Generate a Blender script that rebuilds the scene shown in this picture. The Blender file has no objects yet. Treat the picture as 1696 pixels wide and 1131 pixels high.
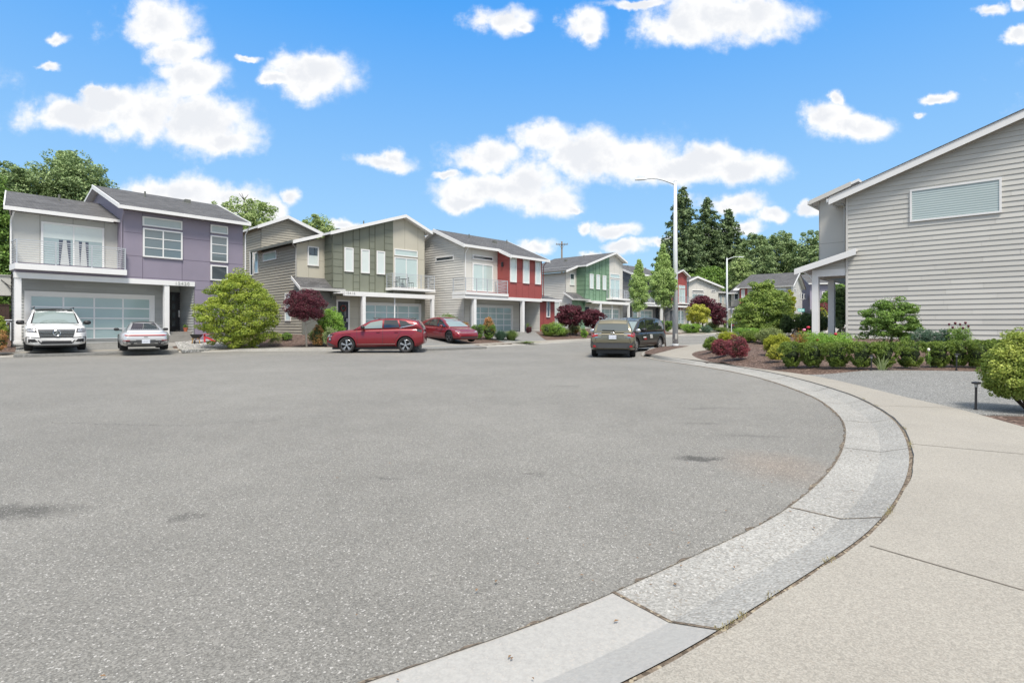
import bpy, bmesh, math, random
import numpy as np
from mathutils import Vector, Matrix
from mathutils.bvhtree import BVHTree
R = math.radians
scene = bpy.context.scene
COL = scene.collection
# ---------------------------------------------------------------- camera (a level wide-angle view, 1.35 m above the road)
F, CX, HY, CZ = 920.0, 848.0, 538.0, 1.35
cam = bpy.data.cameras.new('camera')
camo = bpy.data.objects.new('camera', cam)
COL.objects.link(camo)
camo.location = (0, 0, CZ)
camo.rotation_euler = (R(90), 0, 0)
cam.sensor_width = 36.0
cam.lens = 36.0 * F / 1696.0
cam.shift_y = -(565.5 - HY) / 1696.0
cam.clip_start = 0.05
cam.clip_end = 5000
scene.camera = camo
scene.view_settings.view_transform = 'Standard'
scene.view_settings.look = 'None'
scene.view_settings.gamma = 1.0
scene.view_settings.exposure = 0.92
scene.cycles.use_denoising = True
scene.cycles.max_bounces = 6
scene.cycles.diffuse_bounces = 3
scene.cycles.glossy_bounces = 3
scene.cycles.transmission_bounces = 4
scene.cycles.transparent_max_bounces = 6
# ---------------------------------------------------------------- sun
SUN_EL, SUN_AZ = 60.0, 168.0          # azimuth clockwise from +Y
sun = bpy.data.lights.new('sun', 'SUN')
sun.energy = 2.7
sun.angle = R(16)
sun.color = (1.0, 0.93, 0.84)
suno = bpy.data.objects.new('sun', sun)
COL.objects.link(suno)
sd = Vector((math.sin(R(SUN_AZ)) * math.cos(R(SUN_EL)), math.cos(R(SUN_AZ)) * math.cos(R(SUN_EL)), math.sin(R(SUN_EL))))
suno.rotation_euler = sd.to_track_quat('Z', 'Y').to_euler()
suno.location = (0, 0, 60)
# ---------------------------------------------------------------- world: clear sky with scattered cumulus
wd = bpy.data.worlds.new('World')
scene.world = wd
wd.use_nodes = True
wd.cycles.sampling_method = 'MANUAL'
wd.cycles.sample_map_resolution = 512
nt = wd.node_tree
nt.nodes.clear()
N = nt.nodes.new
L = nt.links.new
out = N('ShaderNodeOutputWorld')
bg = N('ShaderNodeBackground')
bg.inputs['Strength'].default_value = 0.12
L(bg.outputs[0], out.inputs[0])
sky = N('ShaderNodeTexSky')
sky.sky_type = 'NISHITA'
sky.sun_disc = False
sky.sun_elevation = R(SUN_EL)
sky.sun_rotation = R(SUN_AZ)
sky.air_density = 1.25
sky.dust_density = 0.25
sky.ozone_density = 2.5
def wmath(op, a, b=None, clamp=False):
    n = N('ShaderNodeMath'); n.operation = op; n.use_clamp = clamp
    for k, v in enumerate((a, b)):
        if v is None: continue
        if isinstance(v, (int, float)): n.inputs[k].default_value = v
        else: L(v, n.inputs[k])
    return n.outputs[0]
def wvec(op, a, b):
    n = N('ShaderNodeVectorMath'); n.operation = op
    for k, v in enumerate((a, b)):
        if isinstance(v, tuple): n.inputs[k].default_value = v
        elif v is not None: L(v, n.inputs[k])
    return n
tc = N('ShaderNodeTexCoord')
sep = N('ShaderNodeSeparateXYZ'); L(tc.outputs['Generated'], sep.inputs[0])
yy = wmath('MAXIMUM', sep.outputs[1], 0.02)
uu = wmath('DIVIDE', sep.outputs[0], yy)
vv = wmath('DIVIDE', sep.outputs[2], yy)
comb = N('ShaderNodeCombineXYZ'); L(uu, comb.inputs[0]); L(vv, comb.inputs[1])
nz1 = N('ShaderNodeTexNoise'); nz1.inputs['Scale'].default_value = 11.0; nz1.inputs['Detail'].default_value = 5.0; nz1.inputs['Roughness'].default_value = 0.62
L(comb.outputs[0], nz1.inputs['Vector'])
off = wvec('MULTIPLY', wvec('SUBTRACT', nz1.outputs['Color'], (0.5, 0.5, 0.5)).outputs[0], (0.085, 0.055, 0.0))
crd = wvec('ADD', comb.outputs[0], off.outputs[0]).outputs[0]
CLOUDS = [(125,193,108,26),(235,188,85,46),(335,205,92,42),(372,232,58,22),(190,165,50,26),(262,42,62,44),(292,86,52,24),(320,128,55,30),(165,148,22,10),(405,98,22,7),
 (522,122,66,40),(462,132,30,10),(640,268,50,14),(650,260,25,14),(300,322,92,26),(385,330,60,28),(448,345,30,24),(480,325,20,16),(565,370,30,9),(655,362,14,6),
 (805,258,60,24),(745,287,22,7),(840,312,105,34),(870,300,60,34),(905,332,58,24),(775,335,40,14),(905,232,52,26),(960,248,88,34),(1035,262,100,40),(1120,280,110,26),(1225,282,78,24),(1180,262,60,22),
 (1205,28,128,38),(1130,45,68,28),(1250,20,80,30),(1060,5,60,8),(830,34,48,22),(862,48,22,9),(968,40,34,28),(975,62,20,16),
 (1410,214,72,20),(1368,196,38,26),(1385,165,16,14),(1552,163,26,9),(1520,190,14,7),(1688,58,24,12),(1640,14,30,9),(1690,12,18,12),
 (1012,380,48,12),(1036,410,26,12),(965,377,14,10),(1280,350,30,13),(1212,335,70,16),(1230,370,30,12),(1342,342,18,11),(888,408,26,14),(985,425,30,9),(1090,400,40,8),
 (88,60,26,9),(80,108,20,7),(735,412,30,8),(957,345,12,6),(1185,385,30,10),
 (-250,120,190,50),(-420,300,200,40),(1950,150,200,50),(2200,320,220,45),(400,-160,260,60),(1300,-220,300,70),(-100,-300,260,80)]
acc = None
for (cx, cy, rx, ry) in CLOUDS:
    c = ((cx - CX) / F, (HY - cy) / F, 0.0)
    s = (F / (rx * 1.1), F / (ry * 1.14), 0.0)
    d = wvec('MULTIPLY', wvec('SUBTRACT', crd, c).outputs[0], s)
    ln = N('ShaderNodeVectorMath'); ln.operation = 'LENGTH'; L(d.outputs[0], ln.inputs[0])
    e = wmath('SUBTRACT', 1.0, ln.outputs['Value'])
    acc = e if acc is None else wmath('MAXIMUM', acc, e)
nz2 = N('ShaderNodeTexNoise'); nz2.inputs['Scale'].default_value = 15.0; nz2.inputs['Detail'].default_value = 7.0; nz2.inputs['Roughness'].default_value = 0.60
L(comb.outputs[0], nz2.inputs['Vector'])
dens = wmath('ADD', acc, wmath('ADD', wmath('MULTIPLY', wmath('SUBTRACT', nz2.outputs['Fac'], 0.5), 1.6), wmath('MULTIPLY', wmath('SUBTRACT', nz1.outputs['Fac'], 0.5), 0.9)))
mr = N('ShaderNodeMapRange'); mr.interpolation_type = 'SMOOTHSTEP'
L(dens, mr.inputs['Value']); mr.inputs['From Min'].default_value = -0.34; mr.inputs['From Max'].default_value = 0.46
# clouds high behind the camera: soft scattered noise
nz3 = N('ShaderNodeTexNoise'); nz3.inputs['Scale'].default_value = 2.2; nz3.inputs['Detail'].default_value = 6.0
L(tc.outputs['Generated'], nz3.inputs['Vector'])
mb_ = N('ShaderNodeMapRange'); mb_.interpolation_type = 'SMOOTHSTEP'
L(nz3.outputs['Fac'], mb_.inputs['Value']); mb_.inputs['From Min'].default_value = 0.42; mb_.inputs['From Max'].default_value = 0.56
front = N('ShaderNodeMapRange'); L(sep.outputs[1], front.inputs['Value']); front.inputs['From Min'].default_value = 0.18; front.inputs['From Max'].default_value = 0.3
mixf = N('ShaderNodeMix'); mixf.data_type = 'FLOAT'
L(front.outputs[0], mixf.inputs['Factor']); L(mb_.outputs[0], mixf.inputs[2]); L(mr.outputs[0], mixf.inputs[3])
up = N('ShaderNodeMapRange'); L(sep.outputs[2], up.inputs['Value']); up.inputs['From Min'].default_value = 0.0; up.inputs['From Max'].default_value = 0.03
fac = wmath('MULTIPLY', wmath('POWER', mixf.outputs[0], 1.5), up.outputs[0])
# cloud brightness: thick middles a little greyer
thick = N('ShaderNodeMapRange'); thick.interpolation_type = 'SMOOTHSTEP'; L(wmath('ADD', acc, wmath('MULTIPLY', wmath('SUBTRACT', nz1.outputs['Fac'], 0.5), 2.6)), thick.inputs['Value']); thick.inputs['From Min'].default_value = 0.95; thick.inputs['From Max'].default_value = 0.25
ccol = N('ShaderNodeMix'); ccol.data_type = 'RGBA'
L(thick.outputs[0], ccol.inputs['Factor']); ccol.inputs[6].default_value = (3.75, 3.86, 4.06, 1); ccol.inputs[7].default_value = (4.6, 4.6, 4.6, 1)
ramp = N('ShaderNodeValToRGB'); L(sep.outputs[2], ramp.inputs[0])
K = 1.0 / (0.12 * 2 ** 0.92)
els = ramp.color_ramp.elements
for (p_, c_) in ((0.0, (.47, .76, .99)), (.20, (.215, .62, 1.0)), (.42, (.0, .385, 1.0)), (.60, (.0, .31, .95))):
    e_ = els[0] if p_ == 0.0 else els[1] if p_ == .60 else els.new(p_)
    e_.position = p_; e_.color = (c_[0], c_[1], c_[2], 1)
rs = wvec('SCALE', ramp.outputs[0], None); rs.inputs['Scale'].default_value = K
tint = N('ShaderNodeMix'); tint.data_type = 'RGBA'; tint.inputs['Factor'].default_value = .94
L(sky.outputs[0], tint.inputs[6]); L(rs.outputs[0], tint.inputs[7])
cm = N('ShaderNodeMix'); cm.data_type = 'RGBA'
L(fac, cm.inputs['Factor']); L(tint.outputs[2], cm.inputs[6]); L(ccol.outputs[2], cm.inputs[7])
L(cm.outputs[2], bg.inputs[0])
# ================================================================ helpers
def uvd(px, py, d):
    """point at depth d seen at a photo pixel"""
    return Vector(((px - CX) / F * d, d, CZ + (HY - py) / F * d))
def gp(px, py, z=0.0):
    d = (CZ - z) * F / (py - HY)
    return ((px - CX) / F * d, d)
def pos(px, d): return ((px - CX) / F * d, d)
def c1(x, y): return (x * .3271, 230 + y * .3271)
def c2(x, y): return (320 + x * .24764, 340 + y * .24764)
def c3(x, y): return (680 + x * .2122, 360 + y * .2122)
def c4(x, y): return (880 + x * .2299, 360 + y * .2299)
def c5(x, y): return (1100 + x * .2299, 360 + y * .2299)
def c6(x, y): return (1296 + x * .49505, 160 + y * .49505)
class MB:
    def __init__(s): s.v = []; s.f = []; s.m = []; s.mats = []
    def mi(s, m):
        if m not in s.mats: s.mats.append(m)
        return s.mats.index(m)
    def face(s, pts, m):
        b = len(s.v); s.v += [tuple(p) for p in pts]; s.f.append(tuple(range(b, b + len(pts)))); s.m.append(s.mi(m))
    def mesh(s, vs, fs, m):
        b = len(s.v); s.v += [tuple(p) for p in vs]; k = s.mi(m)
        for f in fs: s.f.append(tuple(b + i for i in f)); s.m.append(k)
    def box(s, x0, x1, y0, y1, z0, z1, m):
        x0, x1 = min(x0, x1), max(x0, x1); y0, y1 = min(y0, y1), max(y0, y1); z0, z1 = min(z0, z1), max(z0, z1)
        vs = [(x0,y0,z0),(x1,y0,z0),(x1,y1,z0),(x0,y1,z0),(x0,y0,z1),(x1,y0,z1),(x1,y1,z1),(x0,y1,z1)]
        s.mesh(vs, [(3,2,1,0),(4,5,6,7),(0,1,5,4),(1,2,6,5),(2,3,7,6),(3,0,4,7)], m)
    def prism(s, poly, vec, m, m2=None):
        """polygon extruded by vec; both caps and sides"""
        n = len(poly); a = [Vector(p) for p in poly]; b = [p + Vector(vec) for p in a]
        s.mesh(a + b, [tuple(range(n))[::-1]], m2 or m)
        k = len(s.v) - 2 * n
        s.f.append(tuple(k + n + i for i in range(n))); s.m.append(s.mi(m))
        for i in range(n):
            j = (i + 1) % n
            s.f.append((k + i, k + j, k + n + j, k + n + i)); s.m.append(s.mi(m2 or m))
    def bar(s, p0, p1, w, h, m, upv=(0, 0, 1)):
        p0, p1 = Vector(p0), Vector(p1); t = (p1 - p0).normalized(); u = Vector(upv)
        if abs(t.dot(u)) > .98: u = Vector((0, 1, 0))
        a = t.cross(u).normalized(); b = a.cross(t).normalized()
        vs = []
        for p in (p0, p1):
            for (i, j) in ((-1,-1),(1,-1),(1,1),(-1,1)): vs.append(p + a * (i * w / 2) + b * (j * h / 2))
        s.mesh(vs, [(0,1,2,3)[::-1],(4,5,6,7),(0,1,5,4),(1,2,6,5),(2,3,7,6),(3,0,4,7)], m)
    def tube(s, pts, r, m, n=8, r1=None):
        pts = [Vector(p) for p in pts]; k = len(pts); vs = []; fs = []
        for i, p in enumerate(pts):
            t = (pts[min(i + 1, k - 1)] - pts[max(i - 1, 0)]).normalized()
            u = Vector((0, 0, 1)) if abs(t.z) < .95 else Vector((0, 1, 0))
            a = t.cross(u).normalized(); b = a.cross(t).normalized()
            rr = r + ((r1 if r1 is not None else r) - r) * i / max(1, k - 1)
            for j in range(n):
                q = 2 * math.pi * j / n; vs.append(p + a * math.cos(q) * rr + b * math.sin(q) * rr)
        for i in range(k - 1):
            for j in range(n):
                fs.append((i*n+j, i*n+(j+1)%n, (i+1)*n+(j+1)%n, (i+1)*n+j))
        fs.append(tuple(range(n))[::-1]); fs.append(tuple((k-1)*n + j for j in range(n)))
        s.mesh(vs, fs, m)
    def lathe(s, prof, c, m, n=24, axis='z'):
        """prof: list of (r, h)"""
        vs = []; fs = []; k = len(prof)
        for (r, h) in prof:
            for j in range(n):
                q = 2 * math.pi * j / n; a, b = math.cos(q) * r, math.sin(q) * r
                vs.append((c[0]+a, c[1]+b, c[2]+h) if axis == 'z' else (c[0]+a, c[1]+h, c[2]+b) if axis == 'y' else (c[0]+h, c[1]+a, c[2]+b))
        for i in range(k - 1):
            for j in range(n): fs.append((i*n+j, i*n+(j+1)%n, (i+1)*n+(j+1)%n, (i+1)*n+j))
        fs.append(tuple(range(n))[::-1]); fs.append(tuple((k-1)*n + j for j in range(n)))
        s.mesh(vs, fs, m)
    def ring(s, prof, c, m, n=24, axis='z'):
        k = len(s.f); s.lathe(prof, c, m, n, axis); del s.f[-2:]; del s.m[-2:]
    def build(s, name, parent=None, smooth=False, recalc=False):
        me = bpy.data.meshes.new(name); me.from_pydata(s.v, [], s.f)
        for m in s.mats: me.materials.append(m)
        me.polygons.foreach_set('material_index', s.m)
        if smooth: me.polygons.foreach_set('use_smooth', [True] * len(s.f))
        if recalc:
            bm = bmesh.new(); bm.from_mesh(me); bmesh.ops.recalc_face_normals(bm, faces=bm.faces); bm.to_mesh(me); bm.free()
        me.update()
        o = bpy.data.objects.new(name, me); COL.objects.link(o)
        if parent: o.parent = parent
        return o
def tag(o, label=None, cat=None, group=None, kind=None):
    if label: o['label'] = label
    if cat: o['category'] = cat
    if group: o['group'] = group
    if kind: o['kind'] = kind
    return o
def empty(name, loc, rz=0.0, label=None, cat=None, group=None):
    o = bpy.data.objects.new(name, None); COL.objects.link(o); o.location = loc; o.rotation_euler = (0, 0, rz)
    o.empty_display_size = .2
    return tag(o, label, cat, group)
def copy_tree(o, parent=None):
    c = o.copy(); COL.objects.link(c)
    if parent: c.parent = parent
    for ch in [k for k in bpy.data.objects if k.parent == o]: copy_tree(ch, c)
    return c
def catmull(P, k):
    P = [np.array(p, float) for p in P]; out = []
    for i in range(len(P) - 1):
        p0 = P[max(i-1, 0)]; p1 = P[i]; p2 = P[i+1]; p3 = P[min(i+2, len(P)-1)]
        for j in range(k):
            t = j / k
            out.append(.5 * ((2*p1) + (-p0+p2)*t + (2*p0-5*p1+4*p2-p3)*t*t + (-p0+3*p1-3*p2+p3)*t**3))
    out.append(P[-1]); return np.array(out)
# ---------------------------------------------------------------- materials
MATS = {}
def pbr(name, col, rough=.7, var=.08, scale=3.0, bump=0.0, bscale=60.0, metal=0.0, coat=0.0, spec=.5, island=0.0, det=5.0):
    if name in MATS: return MATS[name]
    m = bpy.data.materials.new(name); m.use_nodes = True; t = m.node_tree; b = t.nodes['Principled BSDF']
    b.inputs['Roughness'].default_value = rough; b.inputs['Metallic'].default_value = metal
    b.inputs['Coat Weight'].default_value = coat; b.inputs['Coat Roughness'].default_value = .03
    b.inputs['Specular IOR Level'].default_value = spec
    tcn = t.nodes.new('ShaderNodeTexCoord')
    nz = t.nodes.new('ShaderNodeTexNoise'); nz.inputs['Scale'].default_value = scale; nz.inputs['Detail'].default_value = det
    t.links.new(tcn.outputs['Object'], nz.inputs['Vector'])
    cr = t.nodes.new('ShaderNodeMix'); cr.data_type = 'RGBA'
    lo = [max(0, c * (1 - var * 2)) for c in col[:3]] + [1]; hi = [min(1, c * (1 + var * 2)) for c in col[:3]] + [1]
    cr.inputs[6].default_value = lo; cr.inputs[7].default_value = hi
    t.links.new(nz.outputs['Fac'], cr.inputs['Factor']); src = cr.outputs[2]
    if island:
        g = t.nodes.new('ShaderNodeNewGeometry'); mp = t.nodes.new('ShaderNodeMapRange')
        t.links.new(g.outputs['Random Per Island'], mp.inputs['Value'])
        mp.inputs['To Min'].default_value = 1 - island; mp.inputs['To Max'].default_value = 1 + island
        vm = t.nodes.new('ShaderNodeVectorMath'); vm.operation = 'SCALE'
        t.links.new(src, vm.inputs[0]); t.links.new(mp.outputs[0], vm.inputs['Scale']); src = vm.outputs[0]
    t.links.new(src, b.inputs['Base Color'])
    if bump:
        n2 = t.nodes.new('ShaderNodeTexNoise'); n2.inputs['Scale'].default_value = bscale; n2.inputs['Detail'].default_value = 4
        t.links.new(tcn.outputs['Object'], n2.inputs['Vector'])
        bp = t.nodes.new('ShaderNodeBump'); bp.inputs['Strength'].default_value = bump; bp.inputs['Distance'].default_value = .01
        t.links.new(n2.outputs['Fac'], bp.inputs['Height']); t.links.new(bp.outputs[0], b.inputs['Normal'])
    MATS[name] = m; return m
def srgb(r, g, b):
    f = lambda c: (c/255/12.92) if c/255 <= .04045 else ((c/255+.055)/1.055)**2.4
    return (f(r), f(g), f(b))
def shingle(name, col, rot=0.0):
    m = pbr(name, col, .92, .18, 1.3, .5, 40)
    t = m.node_tree; b = t.nodes['Principled BSDF']; src = b.inputs['Base Color'].links[0].from_socket
    tcn = t.nodes.new('ShaderNodeTexCoord'); mp = t.nodes.new('ShaderNodeMapping'); mp.inputs['Rotation'].default_value = (0, 0, rot)
    t.links.new(tcn.outputs['Object'], mp.inputs[0])
    br = t.nodes.new('ShaderNodeTexBrick'); br.inputs['Scale'].default_value = 1.0
    br.inputs['Brick Width'].default_value = .32; br.inputs['Row Height'].default_value = .14; br.inputs['Mortar Size'].default_value = .012
    br.inputs['Color1'].default_value = (.78, .78, .78, 1); br.inputs['Color2'].default_value = (1.25, 1.25, 1.25, 1); br.inputs['Mortar'].default_value = (.45, .45, .45, 1)
    br.offset = .37; t.links.new(mp.outputs[0], br.inputs[0])
    mx = t.nodes.new('ShaderNodeMix'); mx.data_type = 'RGBA'; mx.blend_type = 'MULTIPLY'; mx.inputs[0].default_value = 1
    t.links.new(src, mx.inputs[6]); t.links.new(br.outputs[0], mx.inputs[7]); t.links.new(mx.outputs[2], b.inputs['Base Color'])
    return m
def leafmat(name, c0, c1_, trans=.25):
    if name in MATS: return MATS[name]
    m = bpy.data.materials.new(name); m.use_nodes = True; t = m.node_tree; b = t.nodes['Principled BSDF']
    b.inputs['Roughness'].default_value = .5; b.inputs['Specular IOR Level'].default_value = .35
    g = t.nodes.new('ShaderNodeNewGeometry'); tcn = t.nodes.new('ShaderNodeTexCoord')
    nz = t.nodes.new('ShaderNodeTexNoise'); nz.inputs['Scale'].default_value = 1.6; nz.inputs['Detail'].default_value = 2
    t.links.new(tcn.outputs['Object'], nz.inputs['Vector'])
    ad = t.nodes.new('ShaderNodeMath'); ad.operation = 'MULTIPLY_ADD'
    t.links.new(g.outputs['Random Per Island'], ad.inputs[0]); ad.inputs[1].default_value = .65
    ml = t.nodes.new('ShaderNodeMath'); ml.operation = 'MULTIPLY_ADD'; t.links.new(nz.outputs['Fac'], ml.inputs[0]); ml.inputs[1].default_value = 1.6; ml.inputs[2].default_value = -.62
    t.links.new(ml.outputs[0], ad.inputs[2]); ad.use_clamp = True
    cr = t.nodes.new('ShaderNodeMix'); cr.data_type = 'RGBA'; cr.inputs[6].default_value = (*c0, 1); cr.inputs[7].default_value = (*c1_, 1)
    t.links.new(ad.outputs[0], cr.inputs['Factor']); t.links.new(cr.outputs[2], b.inputs['Base Color'])
    tr = t.nodes.new('ShaderNodeBsdfTranslucent'); t.links.new(cr.outputs[2], tr.inputs[0])
    ms = t.nodes.new('ShaderNodeMixShader'); ms.inputs[0].default_value = trans
    t.links.new(b.outputs[0], ms.inputs[1]); t.links.new(tr.outputs[0], ms.inputs[2])
    t.links.new(ms.outputs[0], t.nodes['Material Output'].inputs[0])
    MATS[name] = m; return m
M = {}
M['white'] = pbr('white paint', (.74, .74, .73), .5, .03, 2.0)
M['white_metal'] = pbr('white metal', (.74, .75, .76), .35, .02, 2.0)
M['rail'] = pbr('railing paint', (.42, .45, .48), .4, .02)
M['roof_x'] = shingle('roof shingle', srgb(88, 88, 89))
M['roof_y'] = shingle('roof shingle across', srgb(88, 88, 89), R(90))
M['dark'] = pbr('dark gap', (.02, .02, .02), .8, .1)
M['black'] = pbr('black plastic', (.022, .022, .024), .45, .1)
M['gutter_grey'] = pbr('gutter metal', (.42, .42, .40), .4, .03)
def glass(name, col, rough=.04, spec=.9):
    m = pbr(name, col, rough, .05, .8, spec=spec, coat=.6); return m
M['g_dark'] = glass('window glass dark', (.05, .065, .075))
M['g_grey'] = glass('window glass dark grey', (.13, .165, .175))  # darker grey-green pane colour
M['g_mid'] = glass('window glass curtain', (.30, .38, .39))
M['g_teal'] = glass('window glass blind', (.46, .56, .54), .12)
M['g_pale'] = glass('window glass pale blind', (.60, .66, .63), .12)
M['g_frost'] = pbr('frosted garage glass', (.38, .50, .51), .12, .06, .5, coat=.5)
# ================================================================ terrain
def Rz(x, y):
    y = np.asarray(y, float); t = np.clip((y - 28) / 50.0, 0, 1)
    return t * t * (3 - 2 * t) * .36
LPK = [(-5,-.5),(-9.5,-2),(-15,-1.8),(-21,1.2),(-25.8,7),(-27,13),(-25,19),(-21.2,23.2),(-17.5,26.2),(-14,28.0),(-9.6,28.9),(-6.2,29.2),(-3.9,30.6),(-1.4,33.6),(1.56,37.3),(6.5,43.5),(15,53),(26,66),(42,82),(58,97)]
LP = catmull(LPK, 10)
AK = [(-5,-.5),(-.5,2.09),(.45,2.74),(1.34,3.46),(1.97,4.00),(3.10,5.30),(4.1,6.82),(4.75,8.0),(5.4,9.64),(5.75,10.9),(6.15,13.0),(6.33,15.0),(6.25,17),(5.92,19.2),(5.6,20.8),(5.5,22.8),(5.75,24.8),(6.35,27),(7.25,29.6),(8.9,32.4),(12.1,35.6),(20,43.4),(32,56),(50,75),(66,90)]
SK = [(-4.4,-2.6),(.5,.1),(2.0,.9),(3.0,1.7),(3.8,2.4),(5.1,3.8),(6.0,5.4),(6.32,6.86),(6.72,8.35),(6.86,9.6),(7.2,11.45),(7.5,13.9),(6.95,16.7),(6.62,18.5),(6.8,20.3),(7.4,22.9),(8.3,25.2),(9.3,26.9),(10.5,28.4),(12,29.9),(14.4,32.4),(22,41),(34,53.4),(52,72.4),(68,87.5)]
KS = 10
A = catmull(AK, KS); SW = catmull(SK, KS)
def smooth(P, w):
    Q = np.concatenate([np.repeat(P[:1], w, 0), P, np.repeat(P[-1:], w, 0)]); k = np.hanning(2 * w + 3)[1:-1]; k /= k.sum()
    return np.stack([np.convolve(Q[:, 0], k, 'valid'), np.convolve(Q[:, 1], k, 'valid')], 1)
A = smooth(A, 10); SW = smooth(SW, 7)
tn = np.gradient(A, axis=0); tn /= np.linalg.norm(tn, axis=1)[:, None]
nrm = np.stack([tn[:, 1], -tn[:, 0]], 1)                      # outward from the road, to the right
BND = np.concatenate([LP[::-1], A[1:]])                      # closed outline of the road
sideflag = np.concatenate([np.zeros(len(LP)), np.ones(len(A) - 1)])
def dense(P, st=.25):
    o = []; k = []
    for i in range(len(P) - 1):
        n = max(1, int(np.linalg.norm(P[i+1] - P[i]) / st))
        for j in range(n): o.append(P[i] + (P[i+1] - P[i]) * j / n); k.append(i)
    return np.array(o), np.array(k)
DB, DK = dense(BND)
SWP = np.concatenate([A, SW[::-1]])
def inside(x, y, P=BND):
    c = np.zeros(x.shape, bool); j = len(P) - 1
    for i in range(len(P)):
        xi, yi = P[i]; xj, yj = P[j]
        if yi != yj:
            cond = ((yi > y) != (yj > y)) & (x < (xj - xi) * (y - yi) / (yj - yi) + xi)
            c ^= cond
        j = i
    return c
def bdist(x, y):
    x = np.asarray(x, float); y = np.asarray(y, float); sh = x.shape; p = np.stack([x.ravel(), y.ravel()], 1)
    d = np.empty(len(p)); sf = np.empty(len(p))
    for a in range(0, len(p), 4000):
        q = ((p[a:a+4000, None, :] - DB[None]) ** 2).sum(2); k = q.argmin(1)
        d[a:a+4000] = np.sqrt(q[np.arange(len(k)), k]); sf[a:a+4000] = sideflag[DK[k]]
    return d.reshape(sh), sf.reshape(sh)
def swz(x, y): return Rz(x, y) + .090 + .035 * sstep(15.5, 20.0, np.asarray(y, float))
WC = np.array((14.75, 24.5)); WU = np.array((.692, .722)); WV = np.array((-.722, .692))
def sstep(a, b, x):
    t = np.clip((x - a) / (b - a), 0, 1); return t * t * (3 - 2 * t)
def H(x, y):
    """height of the garden and yard surface"""
    x = np.asarray(x, float); y = np.asarray(y, float)
    d, sf = bdist(x, y); r = Rz(x, y)
    left = r + .13 + .52 * sstep(1.4, 7.5, d)
    dw = -((x - WC[0]) * WU[0] + (y - WC[1]) * WU[1]); tv = (x - WC[0]) * WV[0] + (y - WC[1]) * WV[1]
    rise = .17 * sstep(15, 11, dw) * sstep(14, 6, tv) + .48 * sstep(10.5, .6, dw) * sstep(9.5, 3, tv)
    sh = x.shape; q = np.stack([x.ravel(), y.ravel()], 1); ds = np.empty(len(q))
    for a in range(0, len(q), 4000): ds[a:a+4000] = np.sqrt(((q[a:a+4000, None, :] - SW[None]) ** 2).sum(2).min(1))
    ds = np.where(inside(x, y, SWP), 0, ds.reshape(sh))
    rise = rise * sstep(.0, 1.6, ds)
    right = swz(x, y) + .003 + rise
    return np.where(sf > .5, right, left)
def Hs(x, y): return float(H(np.array([x]), np.array([y]))[0])
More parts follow.
